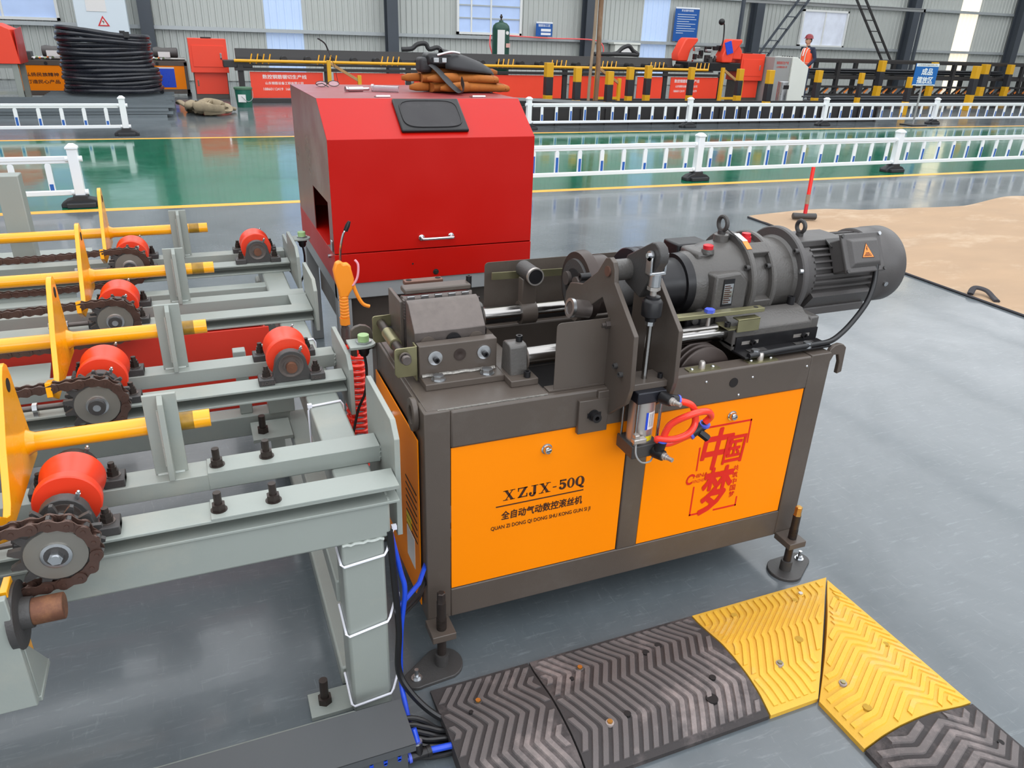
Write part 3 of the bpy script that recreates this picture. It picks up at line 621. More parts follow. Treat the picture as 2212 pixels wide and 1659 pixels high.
# ---- rolling head
MB().lathe((0.475, XA, ZA + 0.02), (1, 0, 0), [(0, 0.075), (0, 0.098), (0.018, 0.102), (0.03, 0.102), (0.03, 0.085), (0.085, 0.085)], 40).build('rolling_head', m_hd, TM)
MB().lathe((0.468, XA, ZA + 0.02), (1, 0, 0), [(0, 0.052), (0, 0.078), (0.01, 0.08), (0.01, 0.05)], 36, closed=True).build('head_ring', m_iron, TM)
MB().cyl((0.466, XA, ZA + 0.02), (0.472, XA, ZA + 0.02), 0.052, n=28).build('head_bore', m_hole, TM)
for a in (0.5, 2.6, 4.7):
    c = Vector((0.455, XA + 0.035 * math.cos(a), ZA + 0.02 + 0.035 * math.sin(a))); MB().cyl(c, c + Vector((0.03, 0, 0)), 0.02, n=18).build('thread_roller', m_ground, TM)
MB().pipe((0.44, XA - 0.085, ZA + 0.075), (0.47, XA - 0.085, ZA + 0.075), 0.0105, 0.005, 14).build('head_screw', m_black, TM)
MB().bar((0.452, XA - 0.085, ZA + 0.07), (0.452, XA - 0.075, ZA - 0.02), 0.008, 0.02, (1, 0, 0)).build('release_finger', m_iron, TM)
MB().cyl((0.50, XA, ZA), (0.665, XA, ZA), 0.055, n=28).build('head_shaft', m_iron, TM)
for x0, x1, r in ((0.645, 0.672, 0.118), (0.674, 0.70, 0.118)):
    MB().lathe((x0, XA, ZA), (1, 0, 0), [(0, r - 0.003), (0.003, r), (x1 - x0 - 0.003, r), (x1 - x0, r - 0.003)], 44).build('coupling_flange', m_flange, TM)
MB().cyl((0.69, XA - 0.03, ZA + 0.125), (0.72, XA - 0.03, ZA + 0.125), 0.011, n=14).build('flange_screw', m_black, TM)
MB().lathe((0.70, XA, ZA), (1, 0, 0), [(0, 0.072), (0.09, 0.072), (0.10, 0.078)], 36).build('spindle_neck', m_black, TM)
MB().box(0.79, 0.84, XA - 0.115, XA - 0.105, ZA - 0.105, ZA - 0.06).build('stop_tab', m_black, TM, 0.002)
MB().lathe((0.815, XA - 0.115, ZA - 0.082), (0, -1, 0), [(0, 0.011), (0.008, 0.011), (0.009, 0.006)], 14).build('tab_screw', m_iron, TM)
# ---- gearbox
G = part('gearbox', TM)
MB().lathe((0.80, XA, ZA), (1, 0, 0), [(0, 0.074), (0, 0.09), (0.026, 0.092), (0.028, 0.074)], 44, closed=True).build('seal_ring', m_black, G)
MB().lathe((0.822, XA, ZA), (1, 0, 0), [(0, 0.086), (0.02, 0.094), (0.045, 0.102), (0.10, 0.118), (0.165, 0.124)], 48).build('gear_housing', m_cast, G)
# flat cast pads around the housing
MB().prism([(0.862, ZA + 0.055), (0.95, ZA + 0.06), (0.982, ZA + 0.03), (0.982, ZA - 0.05), (0.955, ZA - 0.075), (0.875, ZA - 0.075), (0.862, ZA - 0.055)], 'y', XA - 0.130, XA - 0.05).build('side_pad', m_cast, G, 0.008)
MB().prism([(0.845, XA - 0.05), (0.98, XA - 0.055), (0.98, XA + 0.055), (0.845, XA + 0.045)], 'z', ZA + 0.06, ZA + 0.104).build('top_pad', m_cast, G, 0.01)
MB().prism([(0.85, XA - 0.10), (0.975, XA - 0.12), (0.975, XA + 0.12), (0.85, XA + 0.10)], 'z', ZA - 0.125, ZA - 0.06).build('lower_pad', m_cast, G, 0.01)
MB().box(0.85, 0.97, XA + 0.06, XA + 0.145, ZA + 0.0, ZA + 0.10).build('rear_guard', m_black, G, 0.006)
np_ = MB().box(0.890, 0.928, XA - 0.1325, XA - 0.1305, ZA - 0.04, ZA + 0.042).build('data_plate', m_black, G)
MB().box(0.893, 0.925, XA - 0.1334, XA - 0.1327, ZA - 0.033, ZA + 0.028).build('plate_panel', m_zinc, np_)
for i in range(9): MB().box(0.895, 0.914 + 0.006 * (i % 2), XA - 0.1342, XA - 0.1336, ZA - 0.030 + i * 0.0063, ZA - 0.0270 + i * 0.0063).build('plate_print', m_ink, np_)
MB().lathe((0.882, XA - 0.045, ZA + 0.100), (0, 0, 1), [(0, 0.02), (0.012, 0.018), (0.012, 0.0), ], 20).build('filler_boss', m_cast, G)
MB().lathe((0.882, XA - 0.045, ZA + 0.111), (0, 0, 1), [(0, 0.015), (0.012, 0.0155), (0.014, 0.012)], 12).build('filler_plug', m_redcap, G)
MB().lathe((0.958, XA, ZA + 0.09), (0, 0, 1), [(0, 0.024), (0.05, 0.022), (0.052, 0.018)], 22).build('eye_boss', m_cast, G)
def eyebolt(x, z, par, R=0.021):
    b = MB().tube([(x, XA + R * math.sin(2 * PI * i / 20), z + 0.028 + R * math.cos(2 * PI * i / 20)) for i in range(20)], 0.0065, 8, closed=True)
    b.cyl((x, XA, z - 0.004), (x, XA, z + 0.008), 0.012, n=14); b.build('lifting_eye', m_iron, par)
eyebolt(0.958, ZA + 0.145, G)
def gflange(x0, x1, r, name, par, bolts, br, mat=m_cast):
    p = MB().lathe((x0, XA, ZA), (1, 0, 0), [(0, r - 0.004), (0.004, r), (x1 - x0 - 0.004, r), (x1 - x0, r - 0.004)], 56).build(name, mat, par)
    for i in range(bolts):
        a = 2 * PI * (i + 0.5) / bolts; c = Vector((x0, XA + br * math.cos(a), ZA + br * math.sin(a)))
        MB().pipe(c, c - Vector((0.012, 0, 0)), 0.0085, 0.0045, 12).build('flange_bolt', m_iron, par)
    return p
gflange(0.985, 1.006, 0.146, 'gearbox_flange', G, 6, 0.133)
MB().cyl((1.004, XA, ZA), (1.066, XA, ZA), 0.122, n=44).build('ring_gear_case', m_cast, G)
for a in (0.5, 2.2, 3.5, 5.2): 
    c = Vector((1.035, XA + 0.126 * math.cos(a), ZA + 0.128 * math.sin(a))); d = Vector((0, math.cos(a), math.sin(a))); t = Vector((0, -math.sin(a), math.cos(a)))
    MB().obox(c, (0.032, 0, 0), d * 0.016, t * 0.02).build('case_rib', m_cast, G, 0.003)
MB().lathe((1.035, XA - 0.02, ZA + 0.118), (0, 0, 1), [(0, 0.017), (0.016, 0.016), (0.016, 0.0135), (0.026, 0.0135)], 14).build('breather_plug', m_redcap, G)
gflange(1.062, 1.081, 0.143, 'gearbox_flange', G, 6, 0.131)
MB().obox((0.9955, XA - 0.045, ZA + 0.1395), (0.009, 0, 0), (0, 0.022, 0.006), (0, 0, 0.0006)).build('hang_tag', m_label, G)
MB().obox((0.9955, XA - 0.078, ZA + 0.1245), (0.009, 0, 0), (0, 0.014, 0.009), (0, 0, 0.0006)).build('orange_tag', m_olabel, G)
MB().tube(smooth([(0.958, XA - 0.01, ZA + 0.165), (0.97, XA - 0.05, ZA + 0.145), (0.98, XA - 0.085, ZA + 0.11)], 5), 0.0015, 5).build('tag_string', m_black, G)
MB().lathe((1.079, XA, ZA), (1, 0, 0), [(0, 0.118), (0.085, 0.116), (0.096, 0.125)], 48).build('adapter_housing', m_cast, G)
# ---- motor
Mo = part('drive_motor', TM)
gflange(1.173, 1.196, 0.150, 'motor_flange', Mo, 4, 0.139, m_motor)
MB().cyl((1.195, XA, ZA), (1.255, XA, ZA), 0.112, n=40).cyl((1.255, XA, ZA), (1.51, XA, ZA), 0.102, n=40).build('motor_body', m_motor, Mo)
for i in range(34):
    a = 2 * PI * i / 34 + 0.03
    if math.cos(a + 0.55 + PI / 2) > 0.93 and False: continue
    d = Vector((0, math.cos(a), math.sin(a)))
    t = Vector((0, -math.sin(a), math.cos(a)))
    MB().obox(Vector((1.375, XA, ZA)) + d * 0.106, (0.125, 0, 0), d * 0.0095, t * 0.0032).build('cooling_fin', m_motor, Mo)
MB().box(1.24, 1.50, XA - 0.095, XA + 0.095, ZA - 0.122, ZA - 0.095).build('foot_pad', m_motor, Mo, 0.004)
MB().obox((1.37, XA - 0.098, ZA - 0.070), (0.12, 0, 0), (0, 0.018, -0.024), (0, 0.006, 0.0045)).build('side_ledge', m_motor, Mo)
MB().box(1.215, 1.40, XA - 0.06, XA + 0.06, ZA + 0.095, ZA + 0.116).build('plate_pad', m_motor, Mo, 0.003)
MB().obox((1.36, XA - 0.072, ZA + 0.106), (0.045, 0, 0), (0, 0.016, 0.009), (0, -0.001, 0.0018)).build('data_plate', m_iron, Mo)
MB().lathe((1.492, XA, ZA), (1, 0, 0), [(0, 0.118), (0.004, 0.124), (0.065, 0.124), (0.068, 0.126), (0.122, 0.126), (0.13, 0.123), (0.134, 0.115), (0.136, 0.09)], 52).build('fan_cover', m_motor, Mo)
MB().lathe((1.545, XA - 0.121, ZA - 0.03), (0, -1, -0.2), [(0, 0.008), (0.006, 0.008), (0.007, 0.005)], 12).build('cover_screw', m_zinc, Mo)
eyebolt(1.262, ZA + 0.118, Mo, 0.018)
MB().cyl((1.165, XA - 0.132, ZA + 0.045), (1.174, XA - 0.135, ZA + 0.045), 0.008, n=10).build('flange_stud', m_zinc, Mo)
# terminal box on the viewer's side
an = math.radians(28); n_ = Vector((0, -math.cos(an), math.sin(an))); t_ = Vector((0, math.sin(an), math.cos(an))); X_ = Vector((1, 0, 0))
c = Vector((1.388, XA, ZA + 0.013)) + n_ * 0.13
tb = MB().obox(c, X_ * 0.068, n_ * 0.03, t_ * 0.052).build('terminal_box', m_motor, Mo, 0.006)
c2 = c + n_ * 0.034
lid = MB().obox(c2, X_ * 0.078, n_ * 0.006, t_ * 0.062).build('box_lid', m_motor, Mo, 0.004)
MB().add([tuple(c2 + n_ * 0.006 + X_ * a * 0.062 + t_ * b * 0.046) for a, b in ((-1, -1), (1, -1), (1, 1), (-1, 1))] + [tuple(c2 + n_ * 0.018 + X_ * a * 0.05 + t_ * b * 0.034) for a, b in ((-1, -1), (1, -1), (1, 1), (-1, 1))],
         [(0, 1, 5, 4), (1, 2, 6, 5), (2, 3, 7, 6), (3, 0, 4, 7), (4, 5, 6, 7)]).build('lid_dome', m_motor, Mo, 0.003)
for a in (-1, 1):
    for b in (-1, 1): MB().cyl(c2 + n_ * 0.006 + X_ * a * 0.074 + t_ * b * 0.055, c2 + n_ * 0.010 + X_ * a * 0.074 + t_ * b * 0.055, 0.006, n=12).build('lid_screw', m_iron if (a, b) != (1, 1) else m_zinc, Mo)
c3 = c2 + n_ * 0.0186
def tri(sc, dn, mat, name): 
    P = [c3 + n_ * dn + X_ * a * sc + t_ * b * sc for a, b in ((-0.02, -0.017), (0.024, -0.019), (0.001, 0.024))]
    return MB().add([tuple(p) for p in P], [(0, 1, 2)]).build(name, mat, Mo)
tri(1.12, 0.0002, m_ink, 'warning_border'); tri(1.0, 0.0006, m_olabel, 'warning_triangle')
MB().add([tuple(c3 + n_ * 0.001 + X_ * a + t_ * b) for a, b in ((0.001, 0.016), (-0.003, 0.006), (0.0, 0.006), (-0.002, -0.001), (0.004, 0.008), (0.001, 0.008), (0.004, 0.016))], [(0, 1, 2, 3, 4, 5, 6)]).build('bolt_symbol', m_ink, Mo)
for i in range(3): MB().obox(c3 + n_ * 0.001 + X_ * 0.001 - t_ * (0.005 + 0.0042 * i), X_ * (0.007 + 0.004 * i), t_ * 0.0012, n_ * 0.0002).build('warning_print', m_ink, Mo)
# ---- carriage under the gearbox
MB().box(0.885, 1.18, 0.085, 0.515, 0.785, 0.80).build('carriage_base', m_cast, TM, 0.004)
MB().prism([(0.085, 0.775), (0.085, 0.838), (0.10, 0.852), (0.115, 0.856), (0.13, 0.868), (0.165, 0.872), (0.18, 0.862), (0.18, 0.79), (0.12, 0.775)], 'x', 0.885, 1.17).build('carriage_slide', m_cast, TM, 0.004)
MB().prism([(0.515, 0.775), (0.515, 0.838), (0.485, 0.87), (0.42, 0.862), (0.42, 0.79)], 'x', 0.885, 1.17).build('carriage_slide', m_cast, TM, 0.004)
MB().box(1.165, 1.20, 0.086, 0.515, 0.772, 0.852).build('slide_end', m_cast, TM, 0.006)
MB().prism([(0.90, 0.18), (1.15, 0.18), (1.15, 0.42), (0.90, 0.42)], 'z', 0.80, 0.83).build('gearbox_seat', m_cast, TM, 0.006)
MB().pipe((1.145, 0.16, 0.865), (1.145, 0.16, 0.895), 0.0115, 0.006, 14).build('socket_screw', m_black, TM)
sp2 = MB().box(0.895, 1.195, 0.080, 0.086, 0.778, 0.818).build('slotted_angle', m_black, TM)
MB().box(0.888, 1.205, 0.022, 0.086, 0.774, 0.780).build('angle_shelf', m_black, TM, 0.001)
for x in (0.945, 1.135):
    MB().box(x - 0.03, x + 0.03, 0.0788, 0.0805, 0.794, 0.804).build('slot', m_alu, sp2)
    MB().pipe((x + 0.006, 0.079, 0.799), (x + 0.006, 0.068, 0.799), 0.0085, 0.0045, 12).build('socket_screw', m_black, sp2)
for x in (0.93, 1.12):
    MB().hexa((x, 0.034, 0.786), U, 0.0125, 0.01).cyl((x, 0.034, 0.780), (x, 0.034, 0.787), 0.014, n=16).build('hex_bolt', m_zinc, TM)
MB().box(0.925, 0.99, 0.045, 0.07, 0.7805, 0.782).build('shelf_label', m_iron, TM)
MB().box(1.10, 1.17, 0.045, 0.072, 0.7805, 0.782).build('shelf_label', m_iron, TM)
# switch trip bar above the front rod
tb_ = MB().bar((0.64, 0.10, 0.895), (0.985, 0.10, 0.893), 0.026, 0.012).build('trip_bar', m_yzinc, TM, 0.001)
MB().hexa((0.80, 0.10, 0.900), U, 0.015, 0.010).build('hex_bolt', m_lblue, tb_); MB().cyl((0.80, 0.10, 0.86), (0.80, 0.10, 0.89), 0.006, n=12).build('bolt_end', m_alu, tb_)
MB().cyl((0.962, 0.10, 0.899), (0.962, 0.10, 0.8998), 0.007, n=14).build('bar_hole', m_hole, tb_)
MB().box(0.86, 0.96, 0.078, 0.14, 0.845, 0.849).build('trip_bracket', m_yzinc, TM)
MB().box(0.885, 0.962, 0.072, 0.076, 0.838, 0.876).box(0.885, 0.962, 0.072, 0.10, 0.873, 0.877).build('trip_cam', m_yzinc, TM, 0.001)
MB().pipe((0.87, 0.10, 0.849), (0.87, 0.10, 0.862), 0.009, 0.005, 12).build('socket_screw', m_black, TM)
# v-belt pulley inside the front opening
pu = MB()
for i in range(3): pu.lathe((0.79, 0.07 + i * 0.022, 0.715), (0, 1, 0), [(0, 0.086), (0.003, 0.09), (0.006, 0.09), (0.012, 0.07), (0.016, 0.07), (0.022, 0.086)], 40)
pu.build('belt_pulley', m_hd, TM)
# motor cable
MB().tube(smooth([(1.435, 0.135, 0.985), (1.428, 0.12, 0.925), (1.395, 0.10, 0.872), (1.325, 0.075, 0.822), (1.255, 0.05, 0.795), (1.205, 0.036, 0.786), (1.15, 0.030, 0.787), (1.02, 0.027, 0.786), (0.90, 0.024, 0.783)], 8), 0.0085, 10).build('motor_cable', m_cable, TM)
# ---------------------------------------------------------------- roller conveyor
RC = thing('roller_conveyor', 'grey steel roller conveyor with red grooved rollers, chains and yellow kicker plates', 'conveyor', (-0.9, 0.9, 0))
ROW = (-0.01, 0.605, 1.235, 1.875)
XL = -2.4
def rail(c, front, xr):
    y0, y1 = (c - 0.129, c - 0.053) if front else (c + 0.061, c + 0.129)
    b = MB()
    w0, w1 = (y1 - 0.007, y1) if front else (y0, y0 + 0.007)
    zb = 0.628
    poly = [(y0, 0.663), (y0, 0.67), (y1, 0.67), (y1, zb), (y0, zb), (y0, zb + 0.007), (w0, zb + 0.007), (w0, 0.663)] if front else \
           [(y1, 0.663), (y1, 0.67), (y0, 0.67), (y0, zb), (y1, zb), (y1, zb + 0.007), (w1, zb + 0.007), (w1, 0.663)]
    b.prism(poly, 'x', XL, xr).build('rail', m_grey, RC, 0.0015)
for i, c in enumerate(ROW):
    rail(c, True, -0.165); rail(c, False, -0.165)
# joint plate that closes the third row
MB().box(-0.23, -0.165, ROW[2] - 0.054, ROW[2] + 0.062, 0.662, 0.6695).build('tie_plate', m_grey, RC, 0.001)
# end plates
for c, z0, z1, yb, yf in ((ROW[0], 0.505, 0.80, 0.215, -0.085), (ROW[1], 0.565, 0.745, 0.12, -0.165), (ROW[2], 0.60, 0.785, 0.10, -0.17), (ROW[3], 0.61, 0.79, -0.06, -0.37)):
    MB().prism([(c + yb, z0), (c + yb, z1 - 0.015), (c + yb - 0.015, z1), (c + yf + 0.035, z1), (c + yf, z1 - 0.035), (c + yf, z0)], 'x', -0.163, -0.150).build('end_plate', m_grey, RC, 0.0015)
MB().box(-0.163, -0.15, ROW[3] - 0.05, ROW[3] + 0.13, 0.60, 0.73).build('end_plate', m_grey, RC, 0.0015)
# frame under the rails
MB().box(XL, -0.187, -0.133, -0.06, 0.535, 0.632).build('cross_beam', m_grey, RC, 0.006)
MB().box(-0.285, -0.195, -0.06, 2.02, 0.535, 0.628).build('long_beam', m_grey, RC, 0.006)
MB().box(-0.302, -0.203, -0.132, -0.035, 0.012, 0.54).build('corner_leg', m_grey, RC, 0.008)
MB().box(-0.302, -0.203, 1.93, 2.02, 0.012, 0.54).build('corner_leg', m_grey, RC, 0.008)
for i in range(2):
    MB().tube([(-0.30 + 0.095 * k / 10, -0.134 + 0.0 * k, 0.535 + 0.002 * math.sin(k * 2.3)) for k in range(11)] if i == 0 else [(-0.19, -0.134 + 0.07 * k / 8, 0.632 + 0.001 * math.sin(k * 2)) for k in range(9)], 0.004, 6).build('weld_bead', m_greyweld, RC)
for c in ROW[:3]: MB().tube([(-0.166, c + 0.066 + 0.002 * math.sin(k * 2.2), 0.632 + 0.036 * k / 8) for k in range(9)], 0.005, 6).build('weld_bead', m_greyweld, RC)
for yy in (0.30, 0.98, 1.62): MB().box(XL, -0.28, yy - 0.03, yy + 0.03, 0.53, 0.62).build('cross_beam', m_grey, RC, 0.004) if yy > 1.5 else None
MB().box(XL, -0.30, 0.86, 0.93, 0.325, 0.40).build('lower_beam', m_grey, RC, 0.004)
MB().box(-0.31, -0.245, -0.04, 0.93, 0.30, 0.365).build('lower_beam', m_grey, RC, 0.004)
MB().box(-0.37, -0.285, 0.85, 0.93, 0.40, 0.628).build('stub_post', m_grey, RC, 0.003)
MB().box(-0.46, -0.42, 0.88, 0.92, 0.40, 0.628).build('stub_post', m_grey, RC, 0.003)
# levelling bolt plates
def plate_bolt(x0, x1, y0, y1, z, bx, by, h=0.075):
    p = MB().box(x0, x1, y0, y1, z - 0.012, z).build('foot_plate', m_grey, RC, 0.001)
    MB().hexa((bx, by, z), U, 0.0185, 0.018).cyl((bx, by, z), (bx, by, z + h), 0.011, n=14).build('anchor_bolt', m_bolt, p)
plate_bolt(-0.405, -0.30, -0.11, -0.03, 0.012, -0.365, -0.068)
plate_bolt(-0.435, -0.31, 0.72, 0.85, 0.38, -0.40, 0.77, 0.06)
plate_bolt(-0.41, -0.31, 0.66, 0.80, 0.012, -0.37, 0.74, 0.05)
MB().cyl((-0.40, 0.77, 0.25), (-0.40, 0.77, 0.37), 0.0125, n=14).build('anchor_stud', m_bolt, RC)
MB().box(-0.312, -0.245, -0.02, 1.95, 0.0, 0.062).build('floor_beam', m_grey, RC, 0.006)
MB().box(XL, -0.30, -0.20, -0.16, 0.0, 0.058).build('floor_runner', m_grey, RC, 0.008)
# empty slots of the first row: four rail bolts on pads
MB().box(-0.56, -0.165, ROW[0] - 0.1295, ROW[0] - 0.052, 0.669, 0.6745).build('pad_strip', m_grey, RC, 0.001)
MB().box(-0.56, -0.165, ROW[0] + 0.060, ROW[0] + 0.1295, 0.630, 0.6735).build('pad_strip', m_grey, RC, 0.001)
for x, y in ((-0.538, ROW[0] + 0.093), (-0.428, ROW[0] + 0.096), (-0.543, ROW[0] - 0.098), (-0.433, ROW[0] - 0.099)):
    z = 0.674
    MB().cyl((x, y, z), (x, y, z + 0.002), 0.017, n=18).hexa((x, y, z + 0.002), U, 0.0145, 0.014).cyl((x, y, z), (x, y, z + 0.043), 0.0082, n=12).build('rail_bolt', m_bolt, RC)
# stands with a gusset
for c, x in zip(ROW, (-0.633, -0.622, -0.605, -0.588)):
    y = c + 0.10
    s = MB().box(x - 0.035, x + 0.033, y - 0.004, y + 0.006, 0.67, 0.866).build('rod_stand', m_grey, RC, 0.001)
    MB().prism([(y - 0.004, 0.672), (y - 0.045, 0.672), (y - 0.045, 0.70), (y - 0.022, 0.85), (y - 0.004, 0.865)], 'x', x - 0.006, x + 0.006).build('gusset', m_grey, s, 0.001)
    MB().tube([(x - 0.008, y - 0.006, 0.69 + 0.02 * k + 0.002 * math.sin(k * 9)) for k in range(8)], 0.0035, 6).build('weld_bead', m_greyweld, s)
    MB().tube([(x - 0.03 + 0.008 * k, y - 0.006, 0.671) for k in range(8)], 0.0035, 6).build('weld_bead', m_greyweld, s)
# lift rods with kicker plates
m_stain = M('black_oversprayed_rod', (150, 112, 20), 0.4, 0, 0.7, 40)
kp = [(0.0, 0.175), (0.012, 0.172), (0.02, 0.155), (0.045, 0.03), (0.06, -0.04), (0.042, -0.13), (0.015, -0.185), (-0.02, -0.175), (-0.03, -0.13), (-0.018, -0.115), (-0.028, -0.095), (-0.022, 0.0), (-0.014, 0.155), (-0.009, 0.17)]
kp = [(0.018, 0.19), (0.032, 0.18), (0.04, 0.155), (0.052, 0.08), (0.062, 0.0), (0.072, -0.035), (0.06, -0.085), (0.034, -0.165), (0.015, -0.205), (-0.07, -0.165), (-0.055, -0.155), (-0.042, -0.12), (-0.062, -0.085), (-0.05, -0.06), (-0.02, 0.09), (-0.008, 0.17), (0.004, 0.187)]
for c, xe, xk, dx in zip(ROW, (-0.538, -0.524, -0.477, -0.476), (-0.90, -0.888, -0.882, -0.862), (0, 0, 0, 0)):
    y, z = c + 0.128, 0.78
    kp = [(-0.015, 0.190), (0.000, 0.180), (0.010, 0.150), (0.014, 0.12), (0.036, 0.013), (0.058, -0.046), (0.05, -0.056), (-0.285, -0.054), (-0.345, -0.02), (-0.34, 0.016), (-0.295, 0.006), (-0.262, -0.018), (-0.242, -0.026), (-0.222, -0.014), (-0.154, 0.072), (-0.12, 0.107), (-0.055, 0.176), (-0.035, 0.189)]
    r = MB().cyl((XL, y, z), (xe, y, z), 0.0205, n=24).build('lift_rod', m_yellow, RC, 0.001)
    kk = MB().prism([(y + a, z + b_) for a, b_ in kp], 'x', xk - 0.013, xk).build('kicker_plate', m_yellow, r, 0.001)
    MB().lathe((xk + 0.0002, y - 0.03, z + 0.148), (1, 0, 0), [(0, 0.0145), (0.0006, 0.0145)], 20).build('plate_hole', m_hole, r)
    MB().lathe((xk, y, z), (1, 0, 0), [(0, 0.028), (0.01, 0.0225), (0.016, 0.0205)], 20).build('weld_bead', m_yellow, r)
    # oversprayed collar by the stand
    MB().cyl((xe - 0.075, y, z), (xe - 0.035, y, z), 0.0207, n=24).build('black_overspray', m_stain, r)
# pillow block bearing, roller and sprocket
def pillow(name, c, x, y, s, parent):
    z = 0.67
    p = part(name, parent)
    w = 0.026
    b = MB()
    b.prism([(x - 0.092, z), (x + 0.092, z), (x + 0.092, z + 0.018), (x + 0.052, z + 0.020), (x + 0.045, z + 0.05)] + [(x + 0.045 * math.cos(t), z + 0.049 + 0.045 * math.sin(t)) for t in [PI * k / 10 for k in range(1, 10)]] + [(x - 0.045, z + 0.05), (x - 0.052, z + 0.020), (x - 0.092, z + 0.018)], 'y', y - w / 2, y + w / 2)
    b.box(x - 0.092, x - 0.05, y - 0.025, y + 0.025, z, z + 0.0195).box(x + 0.05, x + 0.092, y - 0.025, y + 0.025, z, z + 0.0195)
    b.build('housing', m_iron, p, 0.002)
    for dx in (-0.069, 0.069):
        MB().cyl((x + dx, y, z + 0.0195), (x + dx, y, z + 0.0215), 0.0155, n=16).build('washer', m_ground, p)
        MB().hexa((x + dx, y, z + 0.0215), U, 0.0128, 0.012).hexa((x + dx, y, z + 0.0335), U, 0.0105, 0.008).cyl((x + dx, y, z + 0.02), (x + dx, y, z + 0.052), 0.0068, n=10).build('nut', m_bolt, p)
    yf = y - w / 2
    MB().lathe((x, yf, z + 0.0492), (0, -1, 0), [(-0.002, 0.024), (0.0, 0.035), (0.002, 0.035), (0.002, 0.032), (0.0008, 0.030), (0.001, 0.022)], 28).build('bearing_insert', m_ground, p)
    MB().pipe((x, yf, z + 0.0492), (x, yf - 0.006, z + 0.0492), 0.0215, 0.0155, 24).build('bearing_collar', m_ground, p)
    MB().cyl((x + 0.028, y, z + 0.085), (x + 0.032, y - 0.002, z + 0.096), 0.0045, n=8).sph((x + 0.033, y - 0.002, z + 0.099), 0.0038, n=8, m=6).build('grease_nipple', m_zinc, p)
    return p
def roller(c, x):
    z = 0.7192
    b = MB().lathe((x, c - 0.048, z), (0, 1, 0), [(0, 0.014), (0, 0.0600), (0.003, 0.0625), (0.021, 0.0625), (0.038, 0.049), (0.05, 0.048), (0.086, 0.061), (0.103, 0.0625), (0.106, 0.060), (0.106, 0.014)], 48)
    b.build('grooved_roller', m_roll, RC)
    MB().cyl((x, c - 0.125, z), (x, c + 0.125, z), 0.0152, n=20).build('roller_shaft', m_rust, RC)
    pillow('bearing_block', c, x, c - 0.092, 1, RC); pillow('bearing_block', c, x, c + 0.092, -1, RC)
# one chain link pair shared by every link of every chain
PT = 0.0286
def link_mesh():
    b = MB()
    def side(y0, y1, r):
        n = 8; lo = [(PT / 2 * -1 + r * math.cos(t), r * math.sin(t)) for t in [PI / 2 + PI * k / n for k in range(n + 1)]]
        hi = [(PT / 2 + r * math.cos(t), r * math.sin(t)) for t in [-PI / 2 + PI * k / n for k in range(n + 1)]]
        poly = lo + [(0, -r * 0.68)] + hi + [(0, r * 0.68)]
        b.prism(poly, 'y', y0, y1)
    return b, side
lb, sd = link_mesh(); sd(-0.0135, -0.0105, 0.0118); sd(0.0105, 0.0135, 0.0118)
for dx in (-PT / 2, PT / 2): lb.cyl((dx, -0.0155, 0), (dx, 0.0155, 0), 0.004, n=10)
lo_ = lb.build('outer_link', m_chain, None); me_out = lo_.data; bpy.data.objects.remove(lo_)
lb, sd = link_mesh(); sd(-0.0100, -0.0072, 0.0118); sd(0.0072, 0.0100, 0.0118)
for dx in (-PT / 2, PT / 2): lb.cyl((dx, -0.0075, 0), (dx, 0.0075, 0), 0.0078, n=10)
lo_ = lb.build('inner_link', m_chain, None); me_in = lo_.data; bpy.data.objects.remove(lo_)
m_face = M('turned_steel_face', (138, 134, 126), 0.42, 0.6, 0.12, 20)
def sprocket(x, y, z, n=14):
    R = PT / 2 / math.sin(PI / n); poly = []
    for i in range(n):
        a = 2 * PI * i / n
        for da, r in ((-0.34, 0.78), (-0.14, 0.79), (0.0, 0.84)): pass
        poly += [((R - 0.0085) * math.cos(a - 0.07), (R - 0.0085) * math.sin(a - 0.07)), ((R - 0.0085) * math.cos(a + 0.07), (R - 0.0085) * math.sin(a + 0.07)), ((R + 0.002) * math.cos(a + 0.13), (R + 0.002) * math.sin(a + 0.13)), ((R + 0.0115) * math.cos(a + PI / n - 0.04), (R + 0.0115) * math.sin(a + PI / n - 0.04)), ((R + 0.0115) * math.cos(a + PI / n + 0.04), (R + 0.0115) * math.sin(a + PI / n + 0.04)), ((R + 0.002) * math.cos(a + 2 * PI / n - 0.13), (R + 0.002) * math.sin(a + 2 * PI / n - 0.13))]
    s = MB().prism([(x + p, z + q) for p, q in poly], 'y', y - 0.006, y + 0.006).build('sprocket', m_iron, RC)
    MB().lathe((x, y - 0.006, z), (0, -1, 0), [(-0.002, 0.053), (0.0, 0.0525), (0.003, 0.0515), (0.003, 0.01)], 36).build('sprocket_face', m_face, s)
    MB().lathe((x, y - 0.009, z), (0, -1, 0), [(0, 0.026), (0.003, 0.026), (0.0035, 0.024)], 28).build('washer', m_zinc, s)
    MB().hexa((x, y - 0.0125, z), (0, -1, 0), 0.0125, 0.011).cyl((x, y - 0.0235, z), (x, y - 0.026, z), 0.009, n=12).build('hex_bolt', m_zinc, s)
    MB().prism([(x + p, z + q) for p, q in poly], 'y', y + 0.034, y + 0.044).build('second_sprocket', m_iron, RC)
    return R
